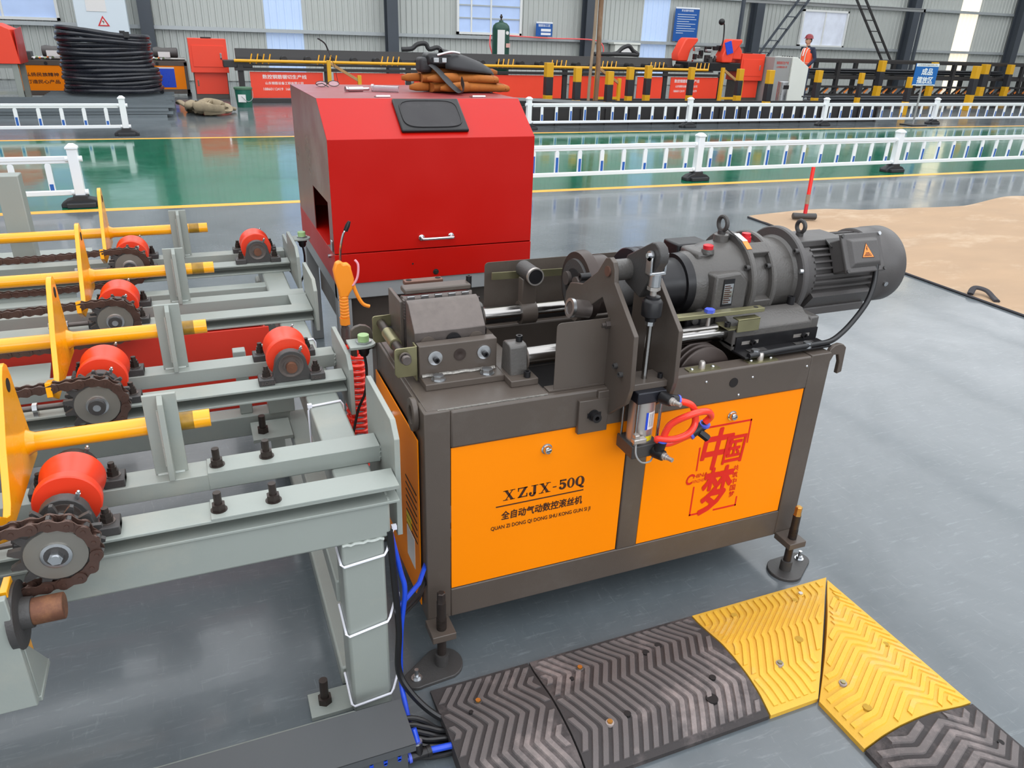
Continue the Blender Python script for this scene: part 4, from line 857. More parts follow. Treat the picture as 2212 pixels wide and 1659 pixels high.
def chain(x, y, z, xl):
    R = sprocket(x, y, z); ch = part('drive_chain', RC); n = 14; k = 0
    pts = []
    m = int((x - xl) / PT)
    for i in range(m, 0, -1): pts.append((x - i * PT, z + R - 0.012 * math.sin(PI * min(1, i / 26))))
    for i in range(n // 2 + 1): a = PI / 2 - PI * i / (n // 2); pts.append((x + R * math.cos(a), z + R * math.sin(a)))
    for i in range(1, m + 1): pts.append((x - i * PT, z - R - 0.012 * math.sin(PI * min(1, i / 26))))
    for i in range(len(pts) - 1):
        (xa, za), (xb, zb) = pts[i], pts[i + 1]
        inst('chain_link', me_out if i % 2 == 0 else me_in, ch, ((xa + xb) / 2, y, (za + zb) / 2), rot=(0, -math.atan2(zb - za, xb - xa), 0))
XR = (-0.82, -0.80, -0.795, -0.78)
for i, c in enumerate(ROW):
    roller(c, XR[i]); chain(XR[i], c - (0.20 if i else 0.212), 0.7192, (-1.45, -1.5, -1.55, -1.6)[i])
    MB().cyl((XR[i], c - 0.225, 0.7192), (XR[i], c - 0.12, 0.7192), 0.02, n=20).build('drive_hub', m_iron, RC)
    # chain tension screw on the rail
    y = c - 0.112; x = XR[i]
    t = MB().cyl((x - 0.20, y, 0.69), (x - 0.09, y, 0.69), 0.0075, n=12).build('tension_screw', m_ground, RC)
    MB().hexa((x - 0.205, y, 0.69), (1, 0, 0), 0.0125, 0.01).build('hex_head', m_zinc, t)
    MB().hexa((x - 0.16, y, 0.69), (1, 0, 0), 0.014, 0.011).box(x - 0.16, x - 0.15, y - 0.01, y + 0.01, 0.67, 0.69).build('welded_nut', m_zinc, t)
roller(ROW[1], -0.315); roller(ROW[3], -0.292)
text('ROHA', m_ground, RC, (-0.40, ROW[1] - 0.1175, 0.6745), F, U, h=0.010, bold=0.01)
text('P208', m_ground, RC, (-0.26, ROW[1] - 0.1175, 0.6745), F, U, h=0.009, bold=0.01)
# proximity sensors on round brackets
def sensor(x, y, z, back):
    p = part('proximity_sensor', RC)
    n = 14; poly = [(x + 0.035 * math.cos(t), y + 0.035 * math.sin(t)) for t in [-PI / 2 + PI * k / n for k in range(n + 1)]] + [(-0.15, y + 0.035), (-0.15, y - 0.035)]
    MB().prism(poly, 'z', z - 0.008, z).build('sensor_bracket', m_grey, p, 0.001)
    MB().cyl((x, y, z), (x, y, z + 0.002), 0.0225, n=6).hexa((x, y, z + 0.002), U, 0.0245, 0.004).build('sensor_nut', m_zinc, p)
    MB().lathe((x, y, z + 0.005), (0, 0, 1), [(0, 0.0165), (0.018, 0.0165), (0.019, 0.0155)], 22).build('sensor_cap', m_green, p)
    MB().lathe((x, y, z - 0.008), (0, 0, -1), [(0, 0.02), (0.012, 0.02), (0.013, 0.016), (0.026, 0.015), (0.034, 0.010)], 18).build('sensor_body', m_black, p)
    MB().tube(smooth([(x, y, z - 0.038), (x + 0.004, y - 0.002, z - 0.09), (x - 0.004, y - 0.004, z - 0.16), (x - 0.03, y - 0.006, z - 0.22), (x - 0.06, y - 0.01, z - 0.34)], 6), 0.0042, 8).build('sensor_cable', m_cable, p)
sensor(-0.105, 0.50, 0.766, 0); sensor(-0.105, 1.755, 0.772, 0)
# cable ties
def tie(pts, name='cable_tie', head=None):
    t = MB().tube(pts, 0.0032, 6).build(name, m_tie, RC)
    if head: MB().obox(head, (0.006, 0, 0), (0, 0.005, 0), (0, 0, 0.0055)).build('tie_head', m_tie, t)
for z, dz in ((0.478, 0.012), (0.27, 0.02), (0.04, 0.012)):
    tie([(-0.305, -0.036, z + 0.02), (-0.306, -0.132, z + 0.006), (-0.300, -0.136, z), (-0.206, -0.137, z + dz), (-0.198, -0.13, z + dz + 0.006), (-0.175, -0.10, z + dz + 0.04)], head=(-0.172, -0.098, z + dz + 0.044))
for y in (0.40, 0.90, 1.45):
    tie([(-0.289, y + 0.003, 0.50), (-0.289, y, 0.62), (-0.283, y, 0.632), (-0.197, y + 0.01, 0.632), (-0.191, y + 0.01, 0.62), (-0.191, y + 0.01, 0.50)], head=(-0.285, y, 0.634))
# support bracket with the rusty drive shaft, lower left
MB().box(-1.20, -0.89, -0.315, -0.30, 0.46, 0.705).build('bracket_plate', m_grey, RC, 0.002)
MB().box(-1.20, -0.885, -0.30, -0.20, 0.455, 0.467).build('bracket_shelf', m_grey, RC, 0.002)
MB().prism([(-0.30, 0.467), (-0.20, 0.467), (-0.285, 0.58), (-0.30, 0.58)], 'x', -0.90, -0.888).build('bracket_gusset', m_grey, RC, 0.001)
MB().cyl((-0.98, -0.38, 0.4535), (-0.98, -0.38, 0.468), 0.011, n=16).build('shelf_hole', m_hole, RC) if False else None
MB().cyl((-1.30, -0.262, 0.63), (-0.82, -0.262, 0.63), 0.0245, n=24).build('drive_shaft', m_rust, RC, 0.002)
MB().lathe((-0.90, -0.262, 0.63), (1, 0, 0), [(0, 0.062), (0.012, 0.062), (0.014, 0.03), (0.03, 0.028)], 30).build('shaft_flange', m_iron, RC)
MB().box(-0.905, -0.893, -0.285, -0.24, 0.50, 0.70).build('yellow_strip', m_yellow, RC, 0.001)
MB().box(XL, -0.90, -0.30, -0.22, 0.30, 0.455).build('bracket_post', m_grey, RC, 0.003) if False else None
MB().box(-1.20, -1.12, -0.198, -0.13, 0.06, 0.60).build('bracket_leg', m_grey, RC, 0.003)
# tall corner post at the far left, trays between the rows
MB().box(-1.262, -1.175, 2.16, 2.25, 0.0, 1.0).build('corner_upright', m_grey, RC, 0.004)
MB().box(-1.30, -1.168, 2.10, 2.30, 0.99, 1.0).build('upright_cap', m_grey, RC, 0.001) if False else None
for sa, sb in ((0.865, 1.03), (1.635, 1.79), (2.36, 2.49)):
    MB().prism([(XL, sb), (-1.0, sb), (-0.985, sa), (XL, sa)], 'z', 0.596, 0.602).build('catch_strip', m_grey, RC)
    MB().box(XL, -1.02, sa, sa + 0.006, 0.55, 0.596).build('strip_lip', m_greyd, RC)
# red chip tray under the rows
tr = MB().box(XL, -0.325, 1.095, 1.103, 0.34, 0.626).box(XL, -0.325, 1.5, 1.508, 0.34, 0.50).box(-0.333, -0.325, 1.103, 1.5, 0.34, 0.56).box(XL, -0.325, 1.103, 1.5, 0.34, 0.348).build('chip_tray', m_tray, RC, 0.002)
MB().box(XL, -0.29, 1.06, 1.095, 0.338, 0.350).build('tray_lip', m_tray, tr, 0.001)
for x in (-1.6, -0.36): MB().box(x, x + 0.05, 1.11, 1.16, 0.0, 0.34).build('tray_leg', m_grey, RC, 0.002)
MB().box(XL, -0.30, 1.42, 1.72, 0.535, 0.545).build('cover_plate', m_greyd, RC)
MB().box(XL, -0.30, 0.80, 1.02, 0.33, 0.335).build('cover_plate', m_greyd, RC) if False else None
m_clear = M('clear_plastic', (236, 226, 230), 0.15, 0, 0.0, 5, trans=0.85, rvar=0)
# ---------------------------------------------------------------- red saw hood on its stand
SH = thing('saw_enclosure', 'large red sheet metal hood with sloped front and black window panel on a grey stand', 'machine', (0.45, 2.05, 0))
y0, y1, x0, x1 = 1.57, 2.58, 0.0, 0.89
prof = [(y0, 0.738), (y0, 1.195), (y0 + 0.20, 1.333), (y1, 1.333), (y1, 0.738)]
MB().prism([(y0, 1.195), (y0 + 0.20, 1.333), (y0 + 0.202, 1.330), (y0 + 0.003, 1.1935)], 'x', x0, x1).build('sloped_panel', m_red, SH, 0.001)
MB().box(x0, x1, y0, y0 + 0.003, 0.738, 1.195).build('front_door', m_red, SH, 0.001)
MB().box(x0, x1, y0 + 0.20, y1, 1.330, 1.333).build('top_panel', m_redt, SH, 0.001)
MB().box(x0, x1, y1 - 0.003, y1, 0.605, 1.333).build('back_panel', m_red, SH)
MB().prism([(y0 + 0.003, 0.605), (y0 + 0.003, 1.19), (y0 + 0.2, 1.33), (y1 - 0.003, 1.33), (y1 - 0.003, 0.605)], 'x', x1 - 0.003, x1).build('side_panel', m_red, SH)
# left side with its cut-out, built from strips round the opening
oy0, oy1, oz0, oz1 = 1.66, 2.06, 0.70, 0.935
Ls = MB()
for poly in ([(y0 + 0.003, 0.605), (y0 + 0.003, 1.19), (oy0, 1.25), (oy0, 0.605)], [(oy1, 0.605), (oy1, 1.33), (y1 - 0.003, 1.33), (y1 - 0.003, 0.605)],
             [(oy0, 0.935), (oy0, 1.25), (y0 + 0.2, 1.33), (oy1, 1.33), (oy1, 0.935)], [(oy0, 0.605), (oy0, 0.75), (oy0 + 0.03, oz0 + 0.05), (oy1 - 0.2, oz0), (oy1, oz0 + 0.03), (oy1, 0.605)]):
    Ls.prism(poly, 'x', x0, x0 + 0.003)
Ls.build('side_panel', m_reds, SH, label='side panel with a cut-out, dull red with a painted-in grey sheen')
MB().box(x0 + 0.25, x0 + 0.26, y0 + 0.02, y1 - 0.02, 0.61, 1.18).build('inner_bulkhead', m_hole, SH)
MB().box(x0 - 0.001, x1 + 0.001, y0 - 0.002, y1, 0.605, 0.733).build('lower_skirt', m_red, SH, 0.001)
MB().box(x0 + 0.03, x0 + 0.08, y0 + 0.16, y0 + 0.2, 0.72, 0.86).build('guide_block', m_alu, SH, 0.004)
# window on the slope
sd_ = Vector((0, 0.20, 0.138)).normalized(); nn = Vector((0, -sd_.z, sd_.y)); oc = Vector((0.452, y0 + 0.105, 1.195 + 0.105 * 0.69))
w = MB().obox(oc + nn * 0.008, (0.145, 0, 0), sd_ * 0.098, nn * 0.008).build('window_frame', m_black, SH, 0.006)
E8 = [(math.copysign(abs(math.cos(t)) ** 0.45, math.cos(t)), math.copysign(abs(math.sin(t)) ** 0.45, math.sin(t))) for t in [2 * PI * k / 40 for k in range(40)]]
c_ = oc + nn * 0.0165
MB().tube([tuple(c_ + Vector((0.125, 0, 0)) * a + sd_ * b * 0.080) for a, b in E8], 0.004, 6, closed=True).build('window_bead', m_black, w)
MB().add([tuple(c_ + nn * 0.001 + Vector((0.122, 0, 0)) * a + sd_ * b * 0.077) for a, b in E8], [tuple(range(40))]).build('window_pane', m_win, w)
# handle, screws, latch
h = MB().tube(smooth([(0.375, y0, 0.785), (0.375, y0 - 0.025, 0.785), (0.383, y0 - 0.033, 0.785), (0.50, y0 - 0.033, 0.785), (0.508, y0 - 0.025, 0.785), (0.508, y0, 0.785)], 4), 0.0065, 10).build('door_handle', m_chrome, SH)
for x in (0.375, 0.508): MB().lathe((x, y0, 0.785), (0, -1, 0), [(0, 0.013), (0.004, 0.013), (0.006, 0.009)], 16).build('handle_foot', m_chrome, h)
MB().lathe((0.437, y0 - 0.002, 0.628), (0, -1, 0), [(0, 0.013), (0.002, 0.013), (0.003, 0.007), (0.009, 0.007)], 16).build('skirt_screw', m_bolt, SH)
MB().cyl((0.333, y0 - 0.0022, 0.672), (0.333, y0 - 0.003, 0.672), 0.004, n=12).build('skirt_hole', m_hole, SH)
MB().box(x0 - 0.006, x0, y0 + 0.02, y0 + 0.055, 0.742, 0.79).build('latch', m_chrome, SH, 0.002); MB().cyl((x0 - 0.012, y0 + 0.1, 0.705), (x0, y0 + 0.1, 0.705), 0.008, n=10).build('side_screw', m_zinc, SH)
for x in (0.285, 0.715):
    hg = MB().box(x - 0.03, x + 0.03, y0 + 0.235, y0 + 0.275, 1.333, 1.3355).build('lid_hinge', m_ground, SH); MB().cyl((x - 0.03, y0 + 0.235, 1.337), (x + 0.03, y0 + 0.235, 1.337), 0.0055, n=10).build('hinge_pin', m_chrome, hg)
# stand
for x in (x0 + 0.0, x1 - 0.06):
    for y in (y0 + 0.01, y1 - 0.07): MB().box(x, x + 0.06, y, y + 0.06, 0.0, 0.605).build('stand_leg', m_greyd, SH, 0.003)
MB().box(x0, x1, y0 + 0.005, y0 + 0.055, 0.535, 0.604).build('stand_rail', m_greyd, SH, 0.003); MB().box(x0, x1, y1 - 0.06, y1 - 0.01, 0.535, 0.604).build('stand_rail', m_greyd, SH, 0.003)
for x in (x0 + 0.002, x1 - 0.052): MB().box(x, x + 0.05, y0 + 0.06, y1 - 0.06, 0.535, 0.604).build('stand_rail', m_greyd, SH, 0.003)
MB().box(x0 + 0.06, x1 - 0.06, y0 + 0.09, y1 - 0.1, 0.30, 0.534).build('coolant_tank', m_dark, SH, 0.004)
# ---- things left on the hood
TZ = 1.333
GX = 0.69
g = thing('work_glove', 'tan leather work glove lowest under the black face shield on the red hood', 'glove', (0.78, 2.2, TZ), 'leather gloves on the red hood')
m_leath = M('tan_suede', (160, 92, 28), 0.8, 0, 0.2, 20, 0.4, 120, (130, 74, 28), 0.5)
m_leath2 = M('tan_suede_dark', (150, 84, 30), 0.8, 0, 0.2, 20, 0.4, 120)
def glove(root, x, y, z, rz, m, sc=1.0):
    R = Matrix.Rotation(rz, 3, 'Z')
    def T(p): return tuple(Vector((x, y, z)) + R @ (Vector(p) * sc))
    def blob(rows, name, mm):
        b = MB(); vs = []; fs = []; n = 14
        for (px, hw, hh, zc) in rows:
            for k in range(n): a = 2 * PI * k / n; vs.append(T((px, hw * math.copysign(abs(math.cos(a)) ** 0.7, math.cos(a)), zc + hh * math.copysign(abs(math.sin(a)) ** 0.7, math.sin(a)))))
        m_ = len(rows)
        for i in range(m_ - 1):
            for k in range(n): fs.append((i * n + k, i * n + (k + 1) % n, (i + 1) * n + (k + 1) % n, (i + 1) * n + k))
        fs += [tuple(range(n - 1, -1, -1)), tuple(range((m_ - 1) * n, m_ * n))]
        return b.add(vs, fs).build(name, mm, root, sharp=70)
    blob([(0.17, 0.082, 0.013, 0.015), (0.10, 0.076, 0.017, 0.018), (0.02, 0.064, 0.018, 0.018), (-0.06, 0.068, 0.018, 0.018), (-0.095, 0.062, 0.015, 0.016)], 'cuff_and_palm', m)
    for i, (yy, ln) in enumerate(((-0.050, 0.070), (-0.017, 0.085), (0.017, 0.080), (0.050, 0.060))):
        blob([(-0.065, 0.0165, 0.013, 0.016), (-0.10, 0.0175, 0.014, 0.017), (-0.075 - ln * 0.75, 0.0165, 0.013, 0.016), (-0.075 - ln, 0.008, 0.007, 0.014)], 'finger', m)
    R0 = R; b = MB(); b.tube([T(p) for p in ((0.02, -0.055, 0.02), (-0.02, -0.085, 0.021), (-0.06, -0.095, 0.019), (-0.085, -0.092, 0.017))], [0.017 * sc, 0.016 * sc, 0.013 * sc, 0.006 * sc], 10); b.build('thumb', m, root, sharp=70)
    b = MB(); b.tube([T((0.155, 0.080 * math.cos(t), 0.016 + 0.0145 * math.sin(t))) for t in [2 * PI * k / 18 for k in range(18)]], 0.003, 6, closed=True); b.build('cuff_seam', m_leath2, root)
glove(g, GX + 0.02, 2.13, TZ, 0.05, m_leath, 1.4)
g2 = thing('work_glove', 'tan leather work glove in the middle of the stack, fingers to the left', 'glove', (0.78, 2.2, TZ + 0.045), 'leather gloves on the red hood')
glove(g2, GX - 0.01, 2.16, TZ + 0.038, -0.12, m_leath, 1.35)
g3 = thing('work_glove', 'third tan leather work glove, cuff to the right, pressed flat by the face shield', 'glove', (0.85, 2.27, TZ + 0.08), 'leather gloves on the red hood')
glove(g3, GX + 0.07, 2.20, TZ + 0.07, 3.0, m_leath2, 1.15)
fs_ = thing('face_shield', 'black welding face shield with head strap lying on the tan gloves', 'face shield', (0.69, 2.12, TZ + 0.12))
b = MB(); vs = []; fcs = []; n = 14
for i, (px, wy, hz) in enumerate(((0.0, 0.07, 0.085), (0.05, 0.085, 0.08), (0.12, 0.088, 0.066), (0.19, 0.075, 0.048), (0.24, 0.045, 0.028), (0.262, 0.015, 0.012))):
    for k in range(n): a = PI * k / (n - 1); vs.append((0.645 + px, 2.14 - wy * math.cos(a), TZ + 0.105 + hz * math.sin(a) - 0.02 * i * 0.3))
for i in range(5):
    for k in range(n - 1): fcs.append((i * n + k, i * n + k + 1, (i + 1) * n + k + 1, (i + 1) * n + k))
sh_ = b.add(vs, fcs).build('shell', m_rubber, fs_, sharp=70)
sh_.modifiers.new('solid', 'SOLIDIFY').thickness = 0.004
MB().box(0.56, 0.69, 2.08, 2.19, TZ + 0.11, TZ + 0.17).build('lens_housing', m_black, fs_, 0.02, 3)
MB().box(0.585, 0.655, 2.073, 2.08, TZ + 0.125, TZ + 0.155).build('lens_frame', m_rubber, fs_, 0.004)
MB().box(0.59, 0.615, 2.071, 2.074, TZ + 0.13, TZ + 0.15).build('lens', m_zinc, fs_, 0.002); MB().box(0.63, 0.652, 2.071, 2.074, TZ + 0.13, TZ + 0.15).build('lens', m_zinc, fs_, 0.002)
MB().box(0.53, 0.59, 2.09, 2.18, TZ + 0.085, TZ + 0.15).build('head_pad', m_rubber, fs_, 0.015, 3)
MB().tube(smooth([(0.58, 2.075, TZ + 0.12), (0.61, 2.04, TZ + 0.09), (0.64, 1.98, TZ + 0.045), (0.675, 1.94, TZ + 0.012), (0.69, 1.94, TZ + 0.03), (0.69, 1.97, TZ + 0.06)], 6), 0.030, 8, flat=0.12).build('head_strap', m_rubber, fs_)
MB().tube(smooth([(0.61, 2.08, TZ + 0.16), (0.67, 2.07, TZ + 0.175), (0.72, 2.09, TZ + 0.17)], 5), 0.006, 8).build('headband', m_zinc, fs_)
# eyeglasses with one temple standing up
sg = thing('eyeglasses', 'thin metal eyeglasses lying on the red hood with one temple pointing up', 'glasses', (0.16, 2.42, TZ))
for x, yy in ((0.125, 2.40), (0.19, 2.43)):
    MB().tube([(x + 0.026 * math.cos(t), yy + 0.006 * math.sin(t), TZ + 0.014 + 0.012 * math.sin(t)) for t in [2 * PI * k / 20 for k in range(20)]], 0.0016, 6, closed=True).build('lens_rim', m_bolt, sg)
    MB().add([(x + 0.024 * math.cos(t), yy + 0.005 * math.sin(t), TZ + 0.014 + 0.0105 * math.sin(t)) for t in [2 * PI * k / 20 for k in range(20)]], [tuple(range(20))]).build('lens', m_clear, sg)
MB().tube([(0.15, 2.413, TZ + 0.018), (0.158, 2.415, TZ + 0.021), (0.165, 2.418, TZ + 0.018)], 0.0014, 6).build('bridge', m_bolt, sg)
tpl = MB().tube(smooth([(0.213, 2.44, TZ + 0.012), (0.20, 2.44, TZ + 0.09), (0.175, 2.44, TZ + 0.16)], 6), 0.0013, 6).build('temple', m_bolt, sg)
MB().tube(smooth([(0.175, 2.44, TZ + 0.16), (0.162, 2.44, TZ + 0.19), (0.138, 2.44, TZ + 0.208), (0.128, 2.44, TZ + 0.212)], 6), 0.0036, 8).build('temple_tip', m_black, tpl)
MB().tube([(0.10, 2.392, TZ + 0.012), (0.125, 2.37, TZ + 0.018), (0.15, 2.35, TZ + 0.004)], 0.0022, 6).build('temple', m_black, sg)
# expansion bolt and clear tube
eb = thing('expansion_bolt', 'steel expansion bolt lying on the red hood beside the clear tube', 'bolt', (0.235, 2.12, TZ))
MB().pipe((0.195, 2.10, TZ + 0.011), (0.265, 2.12, TZ + 0.011), 0.0105, 0.007, 16).build('sleeve', m_zinc, eb); MB().cyl((0.19, 2.0985, TZ + 0.011), (0.295, 2.1285, TZ + 0.011), 0.007, n=14).build('shank', m_chrome, eb); MB().hexa((0.182, 2.096, TZ + 0.0125), (0.07, 0.02, 0), 0.0125, 0.009).build('nut', m_zinc, eb)
ct = thing('clear_tube', 'clear plastic tube with a collar lying on the red hood', 'tube', (0.36, 2.10, TZ))
MB().pipe((0.318, 2.12, TZ + 0.0145), (0.42, 2.07, TZ + 0.0145), 0.0135, 0.0115, 20).build('tube_wall', m_clear, ct); MB().pipe((0.308, 2.125, TZ + 0.0165), (0.318, 2.12, TZ + 0.0165), 0.0165, 0.0115, 20).build('tube_collar', m_clear, ct)
# ---- air gun with its coiled hose
ag = thing('air_gun', 'orange air blow gun hanging nose up on a red coiled hose beside the red hood', 'air gun', (-0.06, 1.02, 0.8))
AY = 1.02
def ax(x, z): return (x, AY, z)
MB().prism([(-0.094, 0.80), (-0.098, 0.835), (-0.088, 0.862), (-0.070, 0.868), (-0.062, 0.856), (-0.048, 0.858), (-0.036, 0.846), (-0.036, 0.836), (-0.028, 0.80), (-0.034, 0.765), (-0.046, 0.748), (-0.052, 0.735), (-0.082, 0.735), (-0.084, 0.76)], 'y', AY - 0.014, AY + 0.014).build('gun_body', m_gun, ag, 0.006, 3)
b = MB(); 
for i in range(7): b.lathe((-0.0665, AY, 0.738 - i * 0.0115), (-0.02, 0, -1), [(0, 0.0135), (0.003, 0.0165), (0.0085, 0.0165), (0.0115, 0.0135)], 16)
b.build('grip', m_gun, ag); MB().hexa((-0.068, AY, 0.658), (0, 0, -1), 0.019, 0.026).build('grip_nut', m_gun, ag)
MB().tube(smooth([(-0.034, AY, 0.79), (-0.022, AY - 0.004, 0.745), (-0.002, AY - 0.006, 0.705), (0.022, AY - 0.006, 0.692)], 5), 0.0065, 8).build('trigger', m_gun, ag)
MB().tube(smooth([(-0.07, AY, 0.866), (-0.066, AY, 0.91), (-0.055, AY, 0.955), (-0.044, AY, 0.975)], 5), 0.004, 8).build('nozzle_tube', m_chrome, ag)
MB().lathe((-0.046, AY, 0.968), (0.42, 0, 0.9), [(0, 0.008), (0.02, 0.0085), (0.036, 0.005)], 12).build('nozzle_tip', m_black, ag)
MB().tube(smooth([(-0.022, AY - 0.012, 0.868), (-0.012, AY - 0.014, 0.85), (-0.016, AY - 0.014, 0.81), (-0.03, AY - 0.012, 0.782), (-0.038, AY - 0.01, 0.778)], 5), 0.004, 8).build('trigger_tie', M('pink_cable_tie', (238, 160, 176), 0.4), ag)
MB().cyl((-0.069, AY, 0.632), (-0.069, AY, 0.618), 0.0125, n=14).cyl((-0.069, AY, 0.618), (-0.068, AY, 0.56), 0.0155, n=16).cyl((-0.068, AY, 0.585), (-0.068, AY, 0.578), 0.0175, n=16).build('quick_coupler', m_ground, ag)
pts = smooth([(-0.068, AY, 0.56), (-0.085, AY - 0.02, 0.535), (-0.075, AY - 0.05, 0.56), (-0.045, AY - 0.06, 0.585), (-0.025, AY - 0.05, 0.575), (-0.03, AY - 0.05, 0.545), (-0.06, AY - 0.05, 0.52)], 6)
n = 15; hx, hy = -0.052, AY - 0.05
for i in range(n * 12 + 1):
    a = 2 * PI * i / 12; t = i / (n * 12)
    pts.append(Vector((hx + 0.034 * math.cos(a), hy + 0.034 * math.sin(a), 0.515 - 0.36 * t)))
pts += smooth([(hx + 0.034, hy, 0.15), (hx + 0.02, hy - 0.04, 0.09), (hx - 0.06, hy - 0.10, 0.02), (hx - 0.16, hy - 0.22, 0.012)], 5)
MB().tube(pts, 0.0075, 8).build('coiled_hose', m_hred, ag)
# ---------------------------------------------------------------- rubber cable ramps
def hgt(s):   # s from 0 (far edge) to 1 (near edge)
    pts = ((0.0, 0.008), (0.10, 0.013), (0.22, 0.024), (0.40, 0.042), (0.55, 0.047), (0.72, 0.046), (0.86, 0.036), (1.0, 0.013))
    for (a, ha), (b, hb) in zip(pts, pts[1:]):
        if s <= b: return ha + (hb - ha) * (s - a) / (b - a)
    return 0.013
ZA_ = ((0.0, 0.0), (0.21, -0.060), (0.47, -0.010), (0.71, -0.068), (1.0, -0.015))
ZB_ = ((0.0, 0.0), (0.23, 0.056), (0.43, 0.010), (0.74, 0.057), (1.0, 0.008))
ZC_ = ((0.0, 0.0), (0.13, -0.012), (0.17, -0.02), (0.43, -0.155), (0.47, -0.16), (0.75, -0.235), (1.0, -0.222))
ZD_ = ((0.0, 0.05), (0.12, 0.0), (0.30, 0.05), (0.46, 0.02), (0.78, 0.095), (1.0, 0.095))
def zig(s, pts):   # sideways run of a tread line
    for (a, ha), (b, hb) in zip(pts, pts[1:]):
        if s <= b: return ha + (hb - ha) * (s - a) / (b - a)
    return pts[-1][1]
def ramp(name, label, group, org, ex, ey, wid, l0, l1, mat, mat2, pitch, e0, e1, bolts, holes, zk=None):
    # local frame: t along ex, s*wid along ey; e0(s), e1(s): the two end lines
    org = Vector(org); ex = Vector(ex); ey = Vector(ey)
    def Pt(t, s, dz=0.0): p = org + ex * t + ey * (s * wid); return (p.x, p.y, hgt(s) + dz)
    th = thing(name, label, 'cable ramp', tuple(org + ex * ((l0 + l1) / 2) + ey * wid / 2), group)
    NS, NT = 24, 8; b = MB(); vs = []; fs = []
    for i in range(NS + 1):
        s = i / NS
        for k in range(NT + 1):
            t = e0(s) + (e1(s) - e0(s)) * k / NT; vs.append(Pt(t, s))
    w = NT + 1
    for i in range(NS):
        for k in range(NT): fs.append((i * w + k, i * w + k + 1, (i + 1) * w + k + 1, (i + 1) * w + k))
    bot = len(vs); vs += [(x, y, 0.0) for x, y, z in vs]
    for k in range(NT): fs += [(k, k + 1, bot + k + 1, bot + k), (NS * w + k, NS * w + k + 1, bot + NS * w + k + 1, bot + NS * w + k)]
    for i in range(NS): fs += [(i * w, (i + 1) * w, bot + (i + 1) * w, bot + i * w), (i * w + NT, (i + 1) * w + NT, bot + (i + 1) * w + NT, bot + i * w + NT)]
    body = b.add(vs, fs).build('ramp_body', mat, th, sharp=50)
    tr = MB(); N = 44; wd = pitch * 0.33; hh = 0.004
    t = l0 - 0.25
    while t < l1 + 0.45:
        run = []
        def flush(run):
            if len(run) < 3: return
            vs = []; fs = []
            for (a, s) in run: vs += [Pt(a - wd, s, -0.001), Pt(a - wd * 0.75, s, hh), Pt(a + wd * 0.75, s, hh), Pt(a + wd, s, -0.001)]
            for i in range(len(run) - 1):
                q = i * 4
                for m in range(3): fs.append((q + m, q + m + 1, q + m + 5, q + m + 4))
            q = (len(run) - 1) * 4; fs += [(0, 1, 2, 3), (q, q + 1, q + 2, q + 3)]; tr.add(vs, fs)
        for i in range(N + 1):
            s = 0.03 + 0.93 * i / N; a = t + zig(s, zk)
            if e0(s) + 0.012 < a < e1(s) - 0.012: run.append((a, s))
            else: flush(run); run = []
        flush(run); t += pitch
    tr.build('tread', mat2, th, sharp=50)
    for (a, s, m) in bolts:
        p = Pt(a, s); z = p[2] + 0.002
        MB().lathe((p[0], p[1], z - 0.003), (0, 0, 1), [(0, 0.0105), (0.0070, 0.0105), (0.0075, 0.009)], 18).build('bolt_seat', M_seat if s > 0.5 else mat, th)
        MB().hexa((p[0], p[1], z + 0.004), U, 0.0072, 0.005).build('ramp_bolt', m, th)
    for (a, s, r) in holes:
        p = Pt(a, s); MB().cyl((p[0], p[1], p[2] - 0.004), (p[0], p[1], p[2] + 0.0052), r, n=16).build('bolt_recess', m_hole if mat is m_rampk else m_recess, th)
    return th
M_seat = M('pale_dust', (158, 146, 142), 0.9, 0, 0.2, 60)
m_recess = M('worn_yellow_recess', (176, 138, 40), 0.8, 0, 0.2, 60)
Ex, Ey = (1, 0, 0), (0, -1, 0); O = (0, -0.126, 0); WD = 0.39
bow = lambda s: 0.0
ramp('cable_ramp', 'dusty black rubber cable ramp section with an open cut end beside the machine foot', 'black rubber ramps', O, Ex, Ey, WD, -0.1, 0.18, m_rampk, m_rampk2, 0.028,
     lambda s: -0.10 - 0.01 * s, lambda s: 0.182 - 0.012 * s, [(0.0, 0.25, m_brass)], [(-0.03, 0.33, 0.006), (0.085, 0.9, 0.012)], ZA_)
ramp('cable_ramp', 'long dusty black rubber cable ramp section between the short black one and the yellow corner', 'black rubber ramps', O, Ex, Ey, WD, 0.18, 0.73, m_rampk, m_rampk2, 0.028,
     lambda s: 0.187 - 0.012 * s, lambda s: 0.722 - 0.024 * s, [(0.30, 0.22, m_brass), (0.28, 0.74, m_brass)], [(0.26, 0.30, 0.006), (0.50, 0.26, 0.010), (0.55, 0.22, 0.010), (0.335, 0.72, 0.009), (0.57, 0.80, 0.016), (0.61, 0.66, 0.009)], ZB_)
ramp('cable_ramp', 'yellow rubber corner ramp section running along the machine up to the mitre gap', 'yellow corner ramps', O, Ex, Ey, WD, 0.73, 1.25, m_rampy, m_rampy2, 0.025,
     lambda s: 0.727 - 0.024 * s, lambda s: 1.252 - 0.392 * s - 0.006 * math.sin(PI * min(1, max(0, s))), [(0.815, 0.72, m_yzinc), (1.10, 0.12, m_alu)], [(0.93, 0.58, 0.012), (0.84, 0.14, 0.010), (1.06, 0.17, 0.008)], ZC_)
